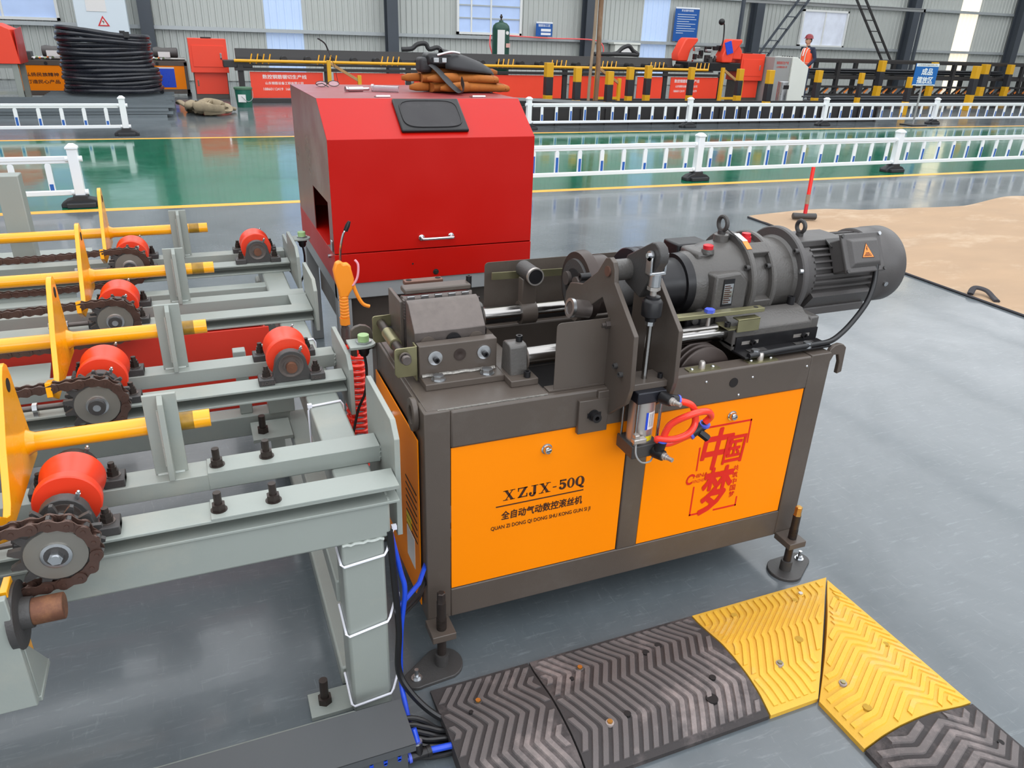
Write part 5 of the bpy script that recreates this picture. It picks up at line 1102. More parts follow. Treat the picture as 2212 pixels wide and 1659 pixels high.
# second run turns towards the viewer: t runs along -y, s along -x from the outer edge
O2 = (1.246, -0.134, 0)
ramp('cable_ramp', 'yellow rubber corner ramp section turning towards the viewer beyond the mitre gap', 'yellow corner ramps', O2, (0, -1, 0), (-1, 0, 0), WD, 0.0, 0.55, m_rampy, m_rampy2, 0.028,
     lambda s: 0.003 + 0.388 * s + 0.004 * math.sin(PI * min(1, max(0, s))), lambda s: 0.535 + 0.012 * s, [(0.385, 0.80, m_yzinc)], [(0.09, 0.12, 0.008), (0.30, 0.16, 0.008), (0.47, 0.80, 0.011)], ZD_)
ramp('cable_ramp', 'black rubber cable ramp section after the yellow corner at the lower right', 'black rubber ramps', O2, (0, -1, 0), (-1, 0, 0), WD, 0.54, 1.05, m_rampk, m_rampk2, 0.034,
     lambda s: 0.54 + 0.012 * s, lambda s: 1.05, [], [(0.66, 0.14, 0.008)], ZB_)
# ---------------------------------------------------------------- cable tray, cables, hoses
m_tr = M('dark_grey_tray_paint', (78, 80, 82), 0.42, 0, 0.06, 5)
CT = thing('cable_tray', 'dark grey steel cable tray with slotted side on the floor under the conveyor', 'cable tray', (-0.6, -0.27, 0))
MB().box(-2.0, -0.197, -0.345, -0.205, 0.097, 0.10).box(-2.0, -0.197, -0.345, -0.343, 0.075, 0.1).build('tray_cover', m_tr, CT, 0.001)
tb2 = MB().box(-2.0, -0.215, -0.335, -0.332, 0.0, 0.096).box(-2.0, -0.215, -0.215, -0.212, 0.0, 0.096).box(-2.0, -0.215, -0.332, -0.215, 0.0, 0.003).build('tray_body', m_tr, CT)
for i in range(10):
    x = -0.235 - i * 0.033; MB().box(x - 0.0045, x + 0.0045, -0.3362, -0.3346, 0.050, 0.066).cyl((x, -0.3362, 0.05), (x, -0.3346, 0.05), 0.0045, n=10).cyl((x, -0.3362, 0.066), (x, -0.3346, 0.066), 0.0045, n=10).build('side_slot', m_blue if i < 3 else m_hole, CT)
cb0 = [((-0.30, -0.24, 0.07), (-0.19, -0.22, 0.06), (-0.15, -0.225, 0.03), (-0.10, -0.262, 0.012), (0.0, -0.28, 0.012))] 
paths = []
for i in range(7):
    y = -0.245 - i * 0.012; z = 0.075 - 0.009 * i
    paths.append([(-0.30, y, z), (-0.20, y - 0.002, z), (-0.155, y - 0.006, max(0.012, z - 0.02)), (-0.11, y - 0.012, 0.012 + 0.009 * (i % 2)), (-0.04, -0.275 - i * 0.009, 0.011 + 0.009 * ((i + 1) % 2)), (0.05, -0.28 - i * 0.009, 0.011)])
for i, p in enumerate(paths):
    o = MB().tube(smooth(p, 6), 0.0068, 8).build('power_cable', m_cable)
    tag(o, 'black cable from tray to ramp, ' + ('rearmost of the bundle', 'second from the rear of the bundle', 'third from the rear of the bundle', 'middle one of the bundle', 'third from the blue hose', 'second from the blue hose', 'next to the blue hose')[i], 'cable', 'black cables between tray and ramp')
o = MB().tube(smooth([(-0.19, -0.13, 0.55), (-0.183, -0.128, 0.40), (-0.178, -0.132, 0.25), (-0.185, -0.14, 0.13), (-0.165, -0.17, 0.075), (-0.12, -0.215, 0.03), (-0.07, -0.245, 0.014), (0.04, -0.265, 0.011)], 7), 0.0085, 8).build('power_cable', m_cable)
tag(o, 'black cable tied up the conveyor leg and curving down to the ramp', 'cable')
o = MB().tube(smooth([(-0.186, -0.118, 0.54), (-0.166, -0.12, 0.42), (-0.158, -0.125, 0.36), (-0.172, -0.128, 0.24), (-0.18, -0.14, 0.10), (-0.184, -0.20, 0.06), (-0.19, -0.28, 0.05)], 7), 0.0065, 10).build('air_hose', m_blue)
tag(o, 'blue air hose tied along the conveyor leg down into the cable tray', 'hose')
o = MB().tube([(-0.17, -0.10, 0.29), (-0.10, -0.04, 0.30), (-0.02, 0.10, 0.31), (0.1, 0.2, 0.31)], 0.0065, 8).build('air_hose', m_blue); tag(o, 'blue air hose leading from the conveyor leg under the threading machine', 'hose')
for k in range(2):
    o = MB().tube([(-0.17, -0.098, 0.265 - 0.012 * k), (-0.10, -0.035, 0.26 - 0.012 * k), (-0.02, 0.10, 0.262 - 0.012 * k), (0.1, 0.2, 0.262)], 0.0062, 8).build('power_cable', m_cable); tag(o, ('upper', 'lower')[k] + ' black cable leading from the conveyor leg under the threading machine', 'cable', 'cables under the threading machine')
TF = thing('hose_tee', 'black push-in tee fitting with blue hose ends beside the cable tray', 'fitting', (-0.17, -0.33, 0.03))
MB().tube([(-0.205, -0.325, 0.034), (-0.165, -0.323, 0.034)], 0.012, 12).cyl((-0.185, -0.325, 0.034), (-0.186, -0.315, 0.062), 0.011, n=14).cyl((-0.166, -0.323, 0.034), (-0.156, -0.322, 0.034), 0.0135, n=14).build('tee_body', m_black, TF)
MB().cyl((-0.186, -0.314, 0.062), (-0.1865, -0.313, 0.066), 0.0125, n=14).build('collar_ring', m_zinc, TF)
MB().cyl((-0.212, -0.3255, 0.034), (-0.205, -0.325, 0.034), 0.0125, n=14).build('release_ring', m_lblue, TF)
MB().cyl((-0.1865, -0.313, 0.064), (-0.19, -0.295, 0.09), 0.0078, n=12).build('hose_end', m_blue, TF); MB().cyl((-0.23, -0.327, 0.034), (-0.212, -0.3255, 0.034), 0.0078, n=12).build('hose_end', m_blue, TF)
o = MB().tube([(-0.157, -0.322, 0.034), (-0.12, -0.325, 0.033), (-0.06, -0.33, 0.031), (0.02, -0.335, 0.03)], 0.0082, 12).build('air_hose', m_blue); tag(o, 'short blue air hose from the tee fitting to the black ramp', 'hose')
# ---------------------------------------------------------------- mat and hammer
m_mat = M('dusty_brown_tarpaulin', (168, 140, 112), 0.85, 0, 0.18, 1.6, 0.7, 8, (202, 182, 158), 0.7, stretch=(1, 2.2, 1))
m_edge = M('dark_mat_edge', (52, 50, 54), 0.8, 0, 0.2, 20)
MT = thing('floor_mat', 'large dusty brown tarpaulin with a dark edge spread on the floor behind the motor', 'mat', (7.0, 3.0, 0))
b = MB(); nx, ny = 60, 34; vs = []; fs = []
def mx(i, j):
    u_, v_ = i / nx, j / ny
    x = 4.46 + 5.0 * u_ + 0.10 * (v_) * (1 - u_); y = 1.2 + (3.27 + 0.12 * math.sin(u_ * 9 + 0.5) * (0.6 + u_) - 0.1 * u_) * v_
    fold = 0.02 * math.exp(-((v_ - 1.0) / 0.06) ** 2) * (0.6 + 0.8 * abs(math.sin(u_ * 11))) + 0.012 * math.exp(-((v_ - 0.9) / 0.04) ** 2) * abs(math.sin(u_ * 7 + 1))
    return (x, y, 0.006 + fold + 0.006 * math.sin(u_ * 23 + v_ * 9) * math.sin(v_ * 14 + u_ * 4) ** 2 * (v_ > 0.02) * (u_ > 0.01))
for j in range(ny + 1):
    for i in range(nx + 1): vs.append(mx(i, j))
for j in range(ny):
    for i in range(nx): k = j * (nx + 1) + i; fs.append((k, k + 1, k + nx + 2, k + nx + 1))
sht = b.add(vs, fs).build('tarpaulin', m_mat, MT, sharp=80)
MB().tube([(mx(0, j)[0] - 0.008, mx(0, j)[1], 0.008) for j in range(ny + 1)], 0.010, 6, flat=0.8).build('hem', m_edge, MT)
o = MB().tube(smooth([(4.49, 1.95, 0.02), (4.56, 1.98, 0.05), (4.60, 1.92, 0.045), (4.58, 1.84, 0.02), (4.54, 1.78, 0.016)], 6), 0.022, 8, flat=0.5).build('rag_strip', m_edge); tag(o, 'small black cloth scrap at the dark edge of the tarpaulin', 'rag')
HM = thing('sledgehammer', 'sledgehammer standing on its dark steel head with a red handle on the tarpaulin', 'hammer', (4.99, 4.21, 0.03))
MB().lathe((4.885, 4.255, 0.055), (0.216, -0.09, 0), [(0, 0.026), (0.006, 0.032), (0.09, 0.030), (0.14, 0.030), (0.225, 0.032), (0.231, 0.026)], 12).build('hammer_head', m_iron, HM)
MB().cyl((4.995, 4.21, 0.05), (5.005, 4.222, 0.17), 0.019, 0.018, n=14).build('handle', m_redcap, HM)
m_grip = M('worn_tape_wrap', (150, 130, 110), 0.8, 0, 0.4, 30)
MB().cyl((5.003, 4.22, 0.13), (5.015, 4.235, 0.26), 0.0195, n=14).build('handle_wrap', m_grip, HM)
MB().cyl((5.013, 4.233, 0.26), (5.04, 4.265, 0.515), 0.018, n=14).build('upper_handle', M('bright_red_handle', (240, 44, 34), 0.35), HM)
# ---------------------------------------------------------------- lane barriers
m_bar = M('white_barrier_paint', (236, 240, 244), 0.35, 0, 0.03, 2)
m_refl = M('blue_reflective_strip', (40, 96, 180), 0.4, 0, 0.1, 6)
m_foot = M('black_rubber_foot', (42, 43, 46), 0.6, 0, 0.15, 6, 0.2, 40)
def bpost(x, y, label, cop=[]):
    if cop:
        return dup(cop[0], None, (x, y, 0), label)
    p = thing('barrier_post', label, 'barrier post', (x, y, 0), 'white lane barrier posts')
    MB().prism([(x - 0.17, 0.0), (x + 0.17, 0.0), (x + 0.17, 0.035), (x + 0.12, 0.07), (x + 0.062, 0.085), (x + 0.062, 0.11), (x - 0.062, 0.11), (x - 0.062, 0.085), (x - 0.12, 0.07), (x - 0.17, 0.035)], 'y', y - 0.062, y + 0.062).box(x - 0.12, x + 0.12, y - 0.11, y + 0.11, 0, 0.045).build('rubber_foot', m_foot, p, 0.008)
    MB().box(x - 0.042, x + 0.042, y - 0.042, y + 0.042, 0.10, 0.525).build('post', m_bar, p, 0.004)
    MB().box(x - 0.052, x + 0.052, y - 0.052, y + 0.052, 0.52, 0.538).add([(x + a * 0.05, y + b_ * 0.05, 0.538) for a, b_ in ((-1, -1), (1, -1), (1, 1), (-1, 1))] + [(x + a * 0.02, y + b_ * 0.02, 0.565) for a, b_ in ((-1, -1), (1, -1), (1, 1), (-1, 1))], [(0, 1, 5, 4), (1, 2, 6, 5), (2, 3, 7, 6), (3, 0, 4, 7), (4, 5, 6, 7)]).build('post_cap', m_bar, p, 0.003)
    for z in (0.43, 0.13): MB().cyl((x - 0.07, y, z), (x + 0.07, y, z), 0.026, n=14).build('rail_socket', m_bar, p)
    cop.append(p); return p
REFL = (0.10, 0.14, 0.16, 0.18, 0.16, 0.14, 0.11, 0.09, 0.07, 0.06, 0.05)
def bspan(x0, x1, y, label, cop=[]):
    # y at the middle; the lane runs slightly off the x axis
    if cop: return dup(cop[0], None, ((x0 + x1) / 2, y, 0), label)
    xm = (x0 + x1) / 2
    s = thing('lane_barrier', label, 'barrier', (xm, y, 0), 'white lane barrier panels')
    MB().box(x0 + 0.04, x1 - 0.04, y - 0.018, y + 0.018, 0.415, 0.455).box(x0 + 0.04, x1 - 0.04, y - 0.012, y + 0.012, 0.39, 0.42).build('top_rail', m_bar, s, 0.006)
    MB().box(x0 + 0.04, x1 - 0.04, y - 0.02, y + 0.02, 0.105, 0.15).build('bottom_rail', m_bar, s, 0.006)
    n = 11
    for i in range(n):
        x = x0 + 0.22 + (x1 - x0 - 0.44) * i / (n - 1)
        k = MB().prism([(x - 0.025, 0.14), (x + 0.025, 0.14), (x + 0.025, 0.375)] + [(x + 0.025 * math.cos(t), 0.375 + 0.02 * math.sin(t)) for t in (0.6, 1.2, 1.9, 2.5)] + [(x - 0.025, 0.375)], 'y', y - 0.012, y + 0.012).build('picket', m_bar, s, 0.003)
        MB().box(x - 0.016, x + 0.016, y - 0.0135, y - 0.0115, 0.155, 0.16 + REFL[i]).build('reflector_strip', m_refl, k)
    cop.append(s); return s
yn = lambda x: 6.52 + SL * (x + 1.5) * 0.4
yf = lambda x: 11.72 + SL * x * 0.4
for x, w_ in ((-4.86, 'with black foot, near row, beyond the left edge'), (-1.50, 'ending the near row behind the yellow kicker plates'), (2.02, 'of the near row hidden behind the red hood'), (5.29, 'of the near row nearest to the red hood'), (8.55, 'of the near row above the red hammer'), (11.85, 'of the near row beyond the right edge')):
    bpost(x, yn(x), 'white barrier post ' + w_)
for a, b_, w_ in ((-4.86, -1.50, 'near row panel left of the red hood'), (2.02, 5.29, 'near row panel coming out from behind the red hood'), (5.29, 8.55, 'near row panel behind the hammer handle'), (8.55, 11.85, 'near row panel at the right edge')):
    bspan(a, b_, yn((a + b_) / 2), 'white slatted barrier ' + w_)
for x, w_ in ((-4.75, 'beyond the lane at the far left'), (-1.36, 'beyond the lane in front of the green bucket'), (5.25, 'beyond the lane just right of the red hood'), (8.68, 'beyond the lane, second from the red hood'), (12.08, 'beyond the lane, third from the red hood'), (15.28, 'beyond the lane at the blue sign'), (18.6, 'beyond the lane at the right edge')):
    bpost(x, yf(x), 'white barrier post ' + w_)
for a, b_, w_ in ((-4.75, -1.36, 'beyond the lane in front of the steel bars'), (5.25, 8.68, 'beyond the lane in front of the first bollards'), (8.68, 12.08, 'beyond the lane in front of the white console'), (12.08, 15.28, 'beyond the lane left of the blue sign'), (15.28, 18.6, 'beyond the lane right of the blue sign')):
    bspan(a, b_, yf((a + b_) / 2), 'white slatted barrier ' + w_)
# ---------------------------------------------------------------- far side of the hall
m_rackk = M('black_rack_steel', (48, 46, 46), 0.45, 0.2, 0.15, 3)
m_barst = M('dark_bar_steel', (66, 68, 72), 0.45, 0.6, 0.2, 6, stretch=(1, 12, 12))
m_yb = M('yellow_band_paint', (214, 160, 24), 0.4, 0, 0.06, 4)
m_yrail = M('yellow_rail_paint', (228, 164, 20), 0.4, 0, 0.1, 4)
m_wood = M('pale_bar_wood', (172, 132, 84), 0.7, 0, 0.2, 10)
# black hose coil on steel bars
SB = thing('steel_channels', 'stack of grey steel channels lying on the floor under the black coil', 'steel stock', (-2.3, 15.6, 0), None)
SB['label'] = 'pile of long grey steel channels on the floor under the black pipe coil'
m_chan = M('grey_galvanised_channel', (112, 120, 124), 0.4, 0.5, 0.12, 5, stretch=(1, 6, 6))
for k in range(4):
    for i in range(11):
        y = 14.2 + i * 0.28 + 0.03 * (k % 2); z = k * 0.055; xa = -5.2 if i < 6 else -3.0; x1 = -0.74 + 0.12 * ((i * 7 + k * 3) % 5 - 2) * 0.3
        MB().prism([(y, z), (y + 0.24, z), (y + 0.24, z + 0.05), (y + 0.232, z + 0.05), (y + 0.232, z + 0.01), (y + 0.008, z + 0.01), (y + 0.008, z + 0.05), (y, z + 0.05)], 'x', xa, x1).build('steel_channel', m_chan, SB)
CO = thing('pipe_coil', 'tall coil of thick black plastic pipe standing on the grey steel channels', 'pipe coil', (-1.72, 16.9, 0.22))
pts = []
for i in range(15 * 28 + 1):
    a = 2 * PI * i / 28; k = i / 28; R = (0.86 if k < 6 else 0.80) + 0.02 * math.sin(k * 2.1); z = 0.265 + k * 0.074
    tilt = 0.10 * max(0, (k - 11) / 4)
    pts.append((-1.75 + (0.0 if k < 6 else -0.05) + R * math.cos(a), 16.6 + R * math.sin(a), z - tilt * math.cos(a) + 0.01 * math.sin(3 * a + k)))
MB().tube(pts, 0.044, 8).build('pipe_turns', M('shiny_black_pipe', (30, 32, 40), 0.28, 0, 0.1, 6), CO)
for a in (1.2, 2.4, -1.0): MB().obox((-1.78 + 0.80 * math.cos(a), 16.6 + 0.80 * math.sin(a), 1.33), (0.05, 0, 0), (0, 0.05, 0), (0, 0, 0.05)).build('coil_strap', m_rubber, CO)
# canvas slings heap
RG = thing('canvas_heap', 'crumpled heap of dirty beige canvas straps on the floor beside the steel channels', 'canvas', (-0.3, 15.0, 0))
m_canv = M('dirty_canvas', (150, 136, 112), 0.9, 0, 0.25, 8, 0.5, 40, (96, 84, 70), 0.5)
rr = random.Random(3)
for k in range(9):
    c = (-0.22 + rr.uniform(-0.12, 0.30), 14.75 + rr.uniform(-0.35, 0.35)); P = []
    for i in range(7): P.append((c[0] + rr.uniform(-0.24, 0.28), c[1] + rr.uniform(-0.25, 0.25), 0.05 + 0.20 * rr.random() * math.exp(-((i - 3) / 3) ** 2)))
    MB().tube(smooth(P, 5), 0.07, 8, flat=0.45).build('strap_fold', m_canv, RG, sharp=80)
MB().tube(smooth([(-0.25, 14.9, 0.06), (0.05, 15.0, 0.05), (0.22, 15.1, 0.09), (0.42, 15.2, 0.05)], 5), 0.06, 8, flat=0.6).build('strap_fold', m_canv, RG, sharp=80)
MB().tube(smooth([(-0.60, 15.9, 0.1), (-0.58, 15.6, 0.16), (-0.52, 15.3, 0.14), (-0.45, 15.0, 0.12)], 5), 0.06, 8, flat=0.5).build('strap_fold', m_canv, RG, sharp=80)
# bucket
BK = thing('bucket', 'dark green plastic bucket with lid and paper label in front of the red panelled rack', 'bucket', (0.68, 16.2, 0))
m_bk = M('dark_green_plastic', (26, 96, 78), 0.4, 0, 0.08, 6)
MB().lathe((0.68, 16.2, 0), (0, 0, 1), [(0, 0.15), (0.34, 0.175), (0.35, 0.185)], 28).build('pail', m_bk, BK)
MB().lathe((0.68, 16.2, 0.35), (0, 0, 1), [(0, 0.187), (0.035, 0.187), (0.04, 0.17)], 28).build('lid', M('dusty_green_lid', (74, 108, 84), 0.6, 0, 0.2, 8), BK)
MB().obox((0.63, 16.03, 0.18), (0.075, -0.02, 0), (0.002, 0.006, 0), (0, 0, 0.075)).build('bucket_label', m_label, BK)
MB().tube(smooth([(0.86, 16.16, 0.32), (0.84, 16.05, 0.18), (0.74, 16.0, 0.12), (0.62, 16.0, 0.22)], 5), 0.006, 6).build('bail_handle', m_greyd, BK)
# red control cabinets
def cabinet(x, y, label, rz=0.0, s=1.0, handle_right=True):
    c = thing('control_cabinet', label, 'cabinet', (x, y, 0), 'red two-door control cabinets', rz)
    inv = lambda o: o
    C0 = Vector((x, y, 0))
    def bx(nm, m, a, b_, c0, d, e, f, bev=0.003, par=c): return MB().box(x + a, x + b_, y + c0, y + d, e, f).build(nm, m, par, bev)
    bx('plinth', m_dark, -0.36, 0.36, 0.0, 0.5, 0.0, 0.62)
    bx('upper_case', m_redf, -0.40, 0.40, -0.10, 0.52, 0.56, 1.26)
    d1 = bx('lower_door', m_redf, -0.345, 0.345, -0.012, 0.0, 0.1, 0.56)
    d2 = bx('upper_door', m_redf, -0.34, 0.34, -0.112, -0.10, 0.68, 1.12)
    bx('door_latch', m_chrome, 0.24, 0.275, -0.125, -0.11, 0.84, 0.97, 0.002, d2); bx('door_latch', m_chrome, -0.30, -0.27, -0.025, -0.01, 0.27, 0.4, 0.002, d1)
    bx('lamp_base', m_black, -0.12, 0.10, 0.1, 0.22, 1.26, 1.29, 0.004)
    return c
cabinet(0.15, 18.2, 'red control cabinet with two doors on a dark plinth, left of the long red rack')
cabinet(14.58, 17.48, 'red control cabinet with two doors right of the red band saw heads', 0.0)
# long red-panelled bar storage rack
RK = thing('bar_rack', 'long black bar feeding rack with orange red front panels behind the lane', 'rack', (7.0, 17.6, 0))
for x in (0.74, 2.6, 4.5, 6.5, 8.6, 10.6, 11.6, 13.4): 
    MB().box(x - 0.06, x + 0.06, 17.16, 17.24, 0.0, 0.78).build('rack_post', m_rackk, RK, 0.004)
for i, (a, b_) in enumerate(((0.92, 2.50), (2.74, 4.40), (4.62, 6.40), (6.62, 8.50), (8.72, 10.5), (10.72, 11.5), (11.76, 13.3))):
    p = MB().box(a, b_, 17.14, 17.16, 0.10, 0.64).build('front_panel', m_redf, RK, 0.002)
    if i in (0, 6):
        xx = a + (0.26 if i == 0 else 0.12)
        text('数控钢筋锯切生产线', m_label, p, (xx, 17.14, 0.50), F, U, w=0.95 if i == 0 else 0.8, h=0.085, bold=0.02)
        text('山东钢筋设备工程有限公司', m_label, p, (xx + 0.05, 17.14, 0.38), F, U, w=0.82 if i == 0 else 0.7, h=0.06, bold=0.015)
        text('18860112419  16602321079', m_label, p, (xx, 17.14, 0.26), F, U, w=0.9 if i == 0 else 0.75, h=0.055, bold=0.01)
MB().box(0.62, 13.4, 17.1, 17.26, 0.66, 0.72).box(0.62, 13.4, 17.1, 17.26, 0.0, 0.09).build('rack_rail', m_rackk, RK, 0.003)
MB().box(0.62, 13.2, 17.28, 17.9, 0.76, 0.80).build('rack_bed', m_rackk, RK, 0.003)
MB().cyl((0.62, 17.12, 0.86), (12.9, 17.12, 0.83), 0.032, n=12).build('yellow_rail', m_yrail, RK)
MB().prism([(17.95, 0.80), (18.15, 0.80), (18.18, 1.08), (18.10, 1.08), (18.04, 0.90), (17.95, 0.86)], 'x', 0.72, 12.35).build('back_trough', m_rackk, RK, 0.003)
for i in range(22):
    x = 1.2 + i * 0.53; MB().cyl((x, 17.55, 0.88), (x, 17.85, 0.88), 0.07, n=14).build('feed_roller', m_rackk, RK)
for g in range(9):
    for i in range(4):
        x = 0.95 + g * 1.45 + i * 0.13; MB().bar((x, 17.18, 0.80), (x + 0.06, 17.24, 1.0), 0.022, 0.014).build('kicker_pin', m_yrail, RK)
MB().box(0.4, 1.0, 17.2, 17.6, 0.72, 0.86).build('end_block', m_rackk, RK, 0.01)
# yellow braces of the rack's trolley frames
for i, x in enumerate((2.55, 5.1, 9.2, 13.0)):
    tr_ = thing('rack_trestle', 'yellow trestle with a worn slanting brace, %s' % ('behind the glasses', 'behind the tan gloves', 'among the bollards', 'below the band saw')[i], 'trestle', (x, 16.6, 0), 'yellow trestles before the rack')
    MB().box(x - 0.04, x + 0.04, 16.55, 16.63, 0, 0.92).build('trestle_leg', m_yb, tr_, 0.003); MB().box(x + 0.62, x + 0.70, 16.55, 16.63, 0, 0.62).build('trestle_leg', m_yb, tr_, 0.003)
    MB().bar((x + 0.03, 16.59, 0.86), (x + 0.66, 16.59, 0.50), 0.06, 0.06).build('slanting_brace', m_wood, tr_, 0.004)
    MB().box(x, x + 0.66, 16.56, 16.62, 0.12, 0.18).build('trestle_foot', m_yb, tr_, 0.003)
# band saw heads
SW = thing('band_saw', 'orange red double column band saw above the rack', 'saw', (13.5, 17.6, 0.8))
SW['label'] = 'orange red band saw with two wheel covers at the right end of the red rack'
for dx, yy in ((0.0, 17.9), (1.05, 17.3)):
    MB().prism([(12.42 + dx, 1.02), (12.40 + dx, 1.20), (12.58 + dx, 1.55), (12.66 + dx, 1.62), (13.0 + dx, 1.62), (13.02 + dx, 1.55), (12.80 + dx, 1.30), (12.74 + dx, 1.02)], 'y', yy, yy + 0.35).build('wheel_cover', m_redf, SW, 0.03, 3)
MB().prism([(13.55, 1.12), (13.55, 1.34), (13.72, 1.36), (13.84, 1.52), (13.98, 1.52), (14.14, 1.32), (14.14, 1.1)], 'y', 17.35, 17.7).build('saw_guard', m_redf, SW, 0.03, 3)
MB().obox((13.62, 17.285, 1.40), (0.10, 0, 0.03), (0, 0.01, 0), (-0.06, 0, 0.15)).build('blue_sticker', m_blue, SW)
MB().box(12.4, 14.14, 17.35, 18.0, 0.80, 1.02).build('saw_bed', m_black, SW, 0.02)
rr = random.Random(5)
for i in range(16):
    x = 12.75 + rr.random() * 0.8; z = 1.02 + rr.random() * 0.42; MB().obox((x, 17.5 + rr.random() * 0.3, z), (0.04 + 0.05 * rr.random(), 0, 0), (0, 0.05, 0), (0, 0, 0.03 + 0.06 * rr.random())).build('saw_fitting', (m_black, m_iron, m_zinc)[i % 3], SW, 0.006)
MB().tube(smooth([(13.5, 17.5, 1.3), (13.55, 17.5, 1.6), (13.52, 17.5, 1.95), (13.46, 17.5, 2.02)], 5), 0.018, 6).sph((13.42, 17.5, 2.04), 0.085, n=12, m=8).build('work_lamp', m_black, SW)
# white console with the operator
CN = thing('operator_console', 'white and grey floor console with a sloping top beside the operator', 'console', (15.9, 17.2, 0))
m_con = M('console_white', (222, 224, 216), 0.45, 0, 0.04, 3); m_cong = M('console_grey', (150, 150, 148), 0.45, 0, 0.04, 3)
MB().prism([(15.62, 0), (16.22, 0), (16.22, 0.96), (15.78, 1.21), (15.62, 1.21)], 'y', 16.95, 17.75).build('console_body', m_con, CN, 0.008)
fp = MB().box(15.02, 15.61, 17.0, 17.7, 0.0, 1.20).build('console_side', m_cong, CN, 0.006)
text('钢筋锯切生产线', M('red_print', (190, 60, 50), 0.6), fp, (15.10, 16.999, 1.02), F, U, w=0.42, h=0.075, bold=0.02)
text('山东钢筋设备公司', M('red_print2', (190, 60, 50), 0.6), fp, (15.12, 16.999, 0.92), F, U, w=0.36, h=0.055, bold=0.02)
for i in range(5): MB().sph((15.68 + i * 0.02, 17.1 + 0.12 * i, 1.215), 0.022, n=8, m=6).build('console_knob', m_black, CN)
# operator
PS = thing('person', 'person in a red hard hat, dark jacket and orange vest standing at the white console', 'person', (16.62, 17.55, 0))
m_skin = M('skin', (200, 150, 124), 0.55, 0, 0.06, 20); m_navy = M('navy_cloth', (38, 44, 66), 0.8, 0, 0.1, 20); m_vest = M('orange_vest', (250, 92, 52), 0.7, 0, 0.08, 20); m_hat = M('dark_red_hard_hat', (132, 28, 40), 0.3, 0, 0.05, 10); m_hair = M('black_hair', (26, 22, 22), 0.7)
def skin_body(name, mat, verts, edges, rad, root, par):
    me = bpy.data.meshes.new(name); o3 = off(par)
    me.from_pydata([tuple(Vector(v) - o3) for v in verts], edges, [])
    o = bpy.data.objects.new(name, me); COL.objects.link(o); o.parent = par; me.materials.append(mat)
    o.modifiers.new('skin', 'SKIN'); sub = o.modifiers.new('sub', 'SUBSURF'); sub.levels = 2; sub.render_levels = 2
    for i, r in enumerate(rad): me.skin_vertices[0].data[i].radius = r if isinstance(r, tuple) else (r, r)
    me.skin_vertices[0].data[root].use_root = True
    for p in me.polygons: p.use_smooth = True
    return o
px, py = 16.62, 17.55
V = [(px, py, 0.95), (px, py, 1.15), (px - 0.01, py, 1.36), (px - 0.01, py, 1.47), (px - 0.03, py, 1.56),
     (px + 0.02, py - 0.20, 1.43), (px + 0.08, py - 0.26, 1.16), (px - 0.10, py - 0.22, 0.98), (px - 0.19, py - 0.19, 0.97),
     (px + 0.02, py + 0.20, 1.43), (px + 0.06, py + 0.26, 1.16), (px - 0.14, py + 0.20, 1.02), (px - 0.23, py + 0.16, 1.01),
     (px, py - 0.10, 0.90), (px - 0.01, py - 0.11, 0.48), (px + 0.03, py - 0.12, 0.09), (px - 0.14, py - 0.13, 0.04),
     (px, py + 0.10, 0.90), (px + 0.02, py + 0.11, 0.48), (px + 0.06, py + 0.12, 0.09), (px - 0.10, py + 0.13, 0.04)]
E_ = [(0, 1), (1, 2), (2, 3), (3, 4), (2, 5), (5, 6), (6, 7), (7, 8), (2, 9), (9, 10), (10, 11), (11, 12), (0, 13), (13, 14), (14, 15), (15, 16), (0, 17), (17, 18), (18, 19), (19, 20)]
Rr = [(0.13, 0.17), (0.12, 0.16), (0.12, 0.19), 0.06, 0.055, 0.07, 0.055, 0.042, 0.032, 0.07, 0.055, 0.042, 0.032, 0.095, 0.068, 0.05, 0.04, 0.095, 0.068, 0.05, 0.04]
skin_body('body', m_navy, V, E_, Rr, 0, PS)
hx, hz_ = px - 0.04, 1.655
b = MB().sph((hx, py, hz_), 0.095, 0.075, 0.118, 18, 14).cyl((px - 0.015, py, 1.46), (px - 0.025, py, 1.58), 0.05, n=14)
b.prism([(hx - 0.09, 1.675), (hx - 0.118, 1.635), (hx - 0.09, 1.625)], 'y', py - 0.014, py + 0.014)
for s in (-1, 1): b.sph((hx + 0.012, py + s * 0.076, 1.65), 0.018, 0.009, 0.03, 8, 6)
hd = b.build('head', m_skin, PS, sharp=80)
for s in (-1, 1): MB().sph((hx - 0.083, py + s * 0.032, 1.672), 0.012, 0.013, 0.009, 8, 6).build('eye', m_hair, hd)
MB().box(hx - 0.096, hx - 0.082, py - 0.024, py + 0.024, 1.592, 1.600).build('mouth', m_hat, hd)
MB().sph((hx + 0.03, py, 1.67), 0.082, 0.08, 0.10, 14, 10).build('hair', m_hair, PS)
MB().lathe((hx + 0.005, py, 1.705), (0, 0, 1), [(0, 0.128), (0.008, 0.125), (0.02, 0.118), (0.07, 0.105), (0.105, 0.075), (0.122, 0.035), (0.125, 0.005)], 24).cyl((hx - 0.09, py, 1.705), (hx - 0.09, py, 1.713), 0.075, n=18).build('hard_hat', m_hat, PS)
ve = MB()
n = 20; rows = ((0.92, 0.155, 0.19), (1.10, 0.15, 0.185), (1.28, 0.15, 0.20), (1.40, 0.135, 0.185), (1.46, 0.09, 0.10))
vs = []; fs = []
for z, a, b_ in rows:
    for k in range(n): t = 2 * PI * k / n; vs.append((px + a * math.cos(t), py + b_ * math.sin(t), z))
for i in range(len(rows) - 1):
    for k in range(n): fs.append((i * n + k, i * n + (k + 1) % n, (i + 1) * n + (k + 1) % n, (i + 1) * n + k))
vt = ve.add(vs, fs).build('vest', m_vest, PS, sharp=70)
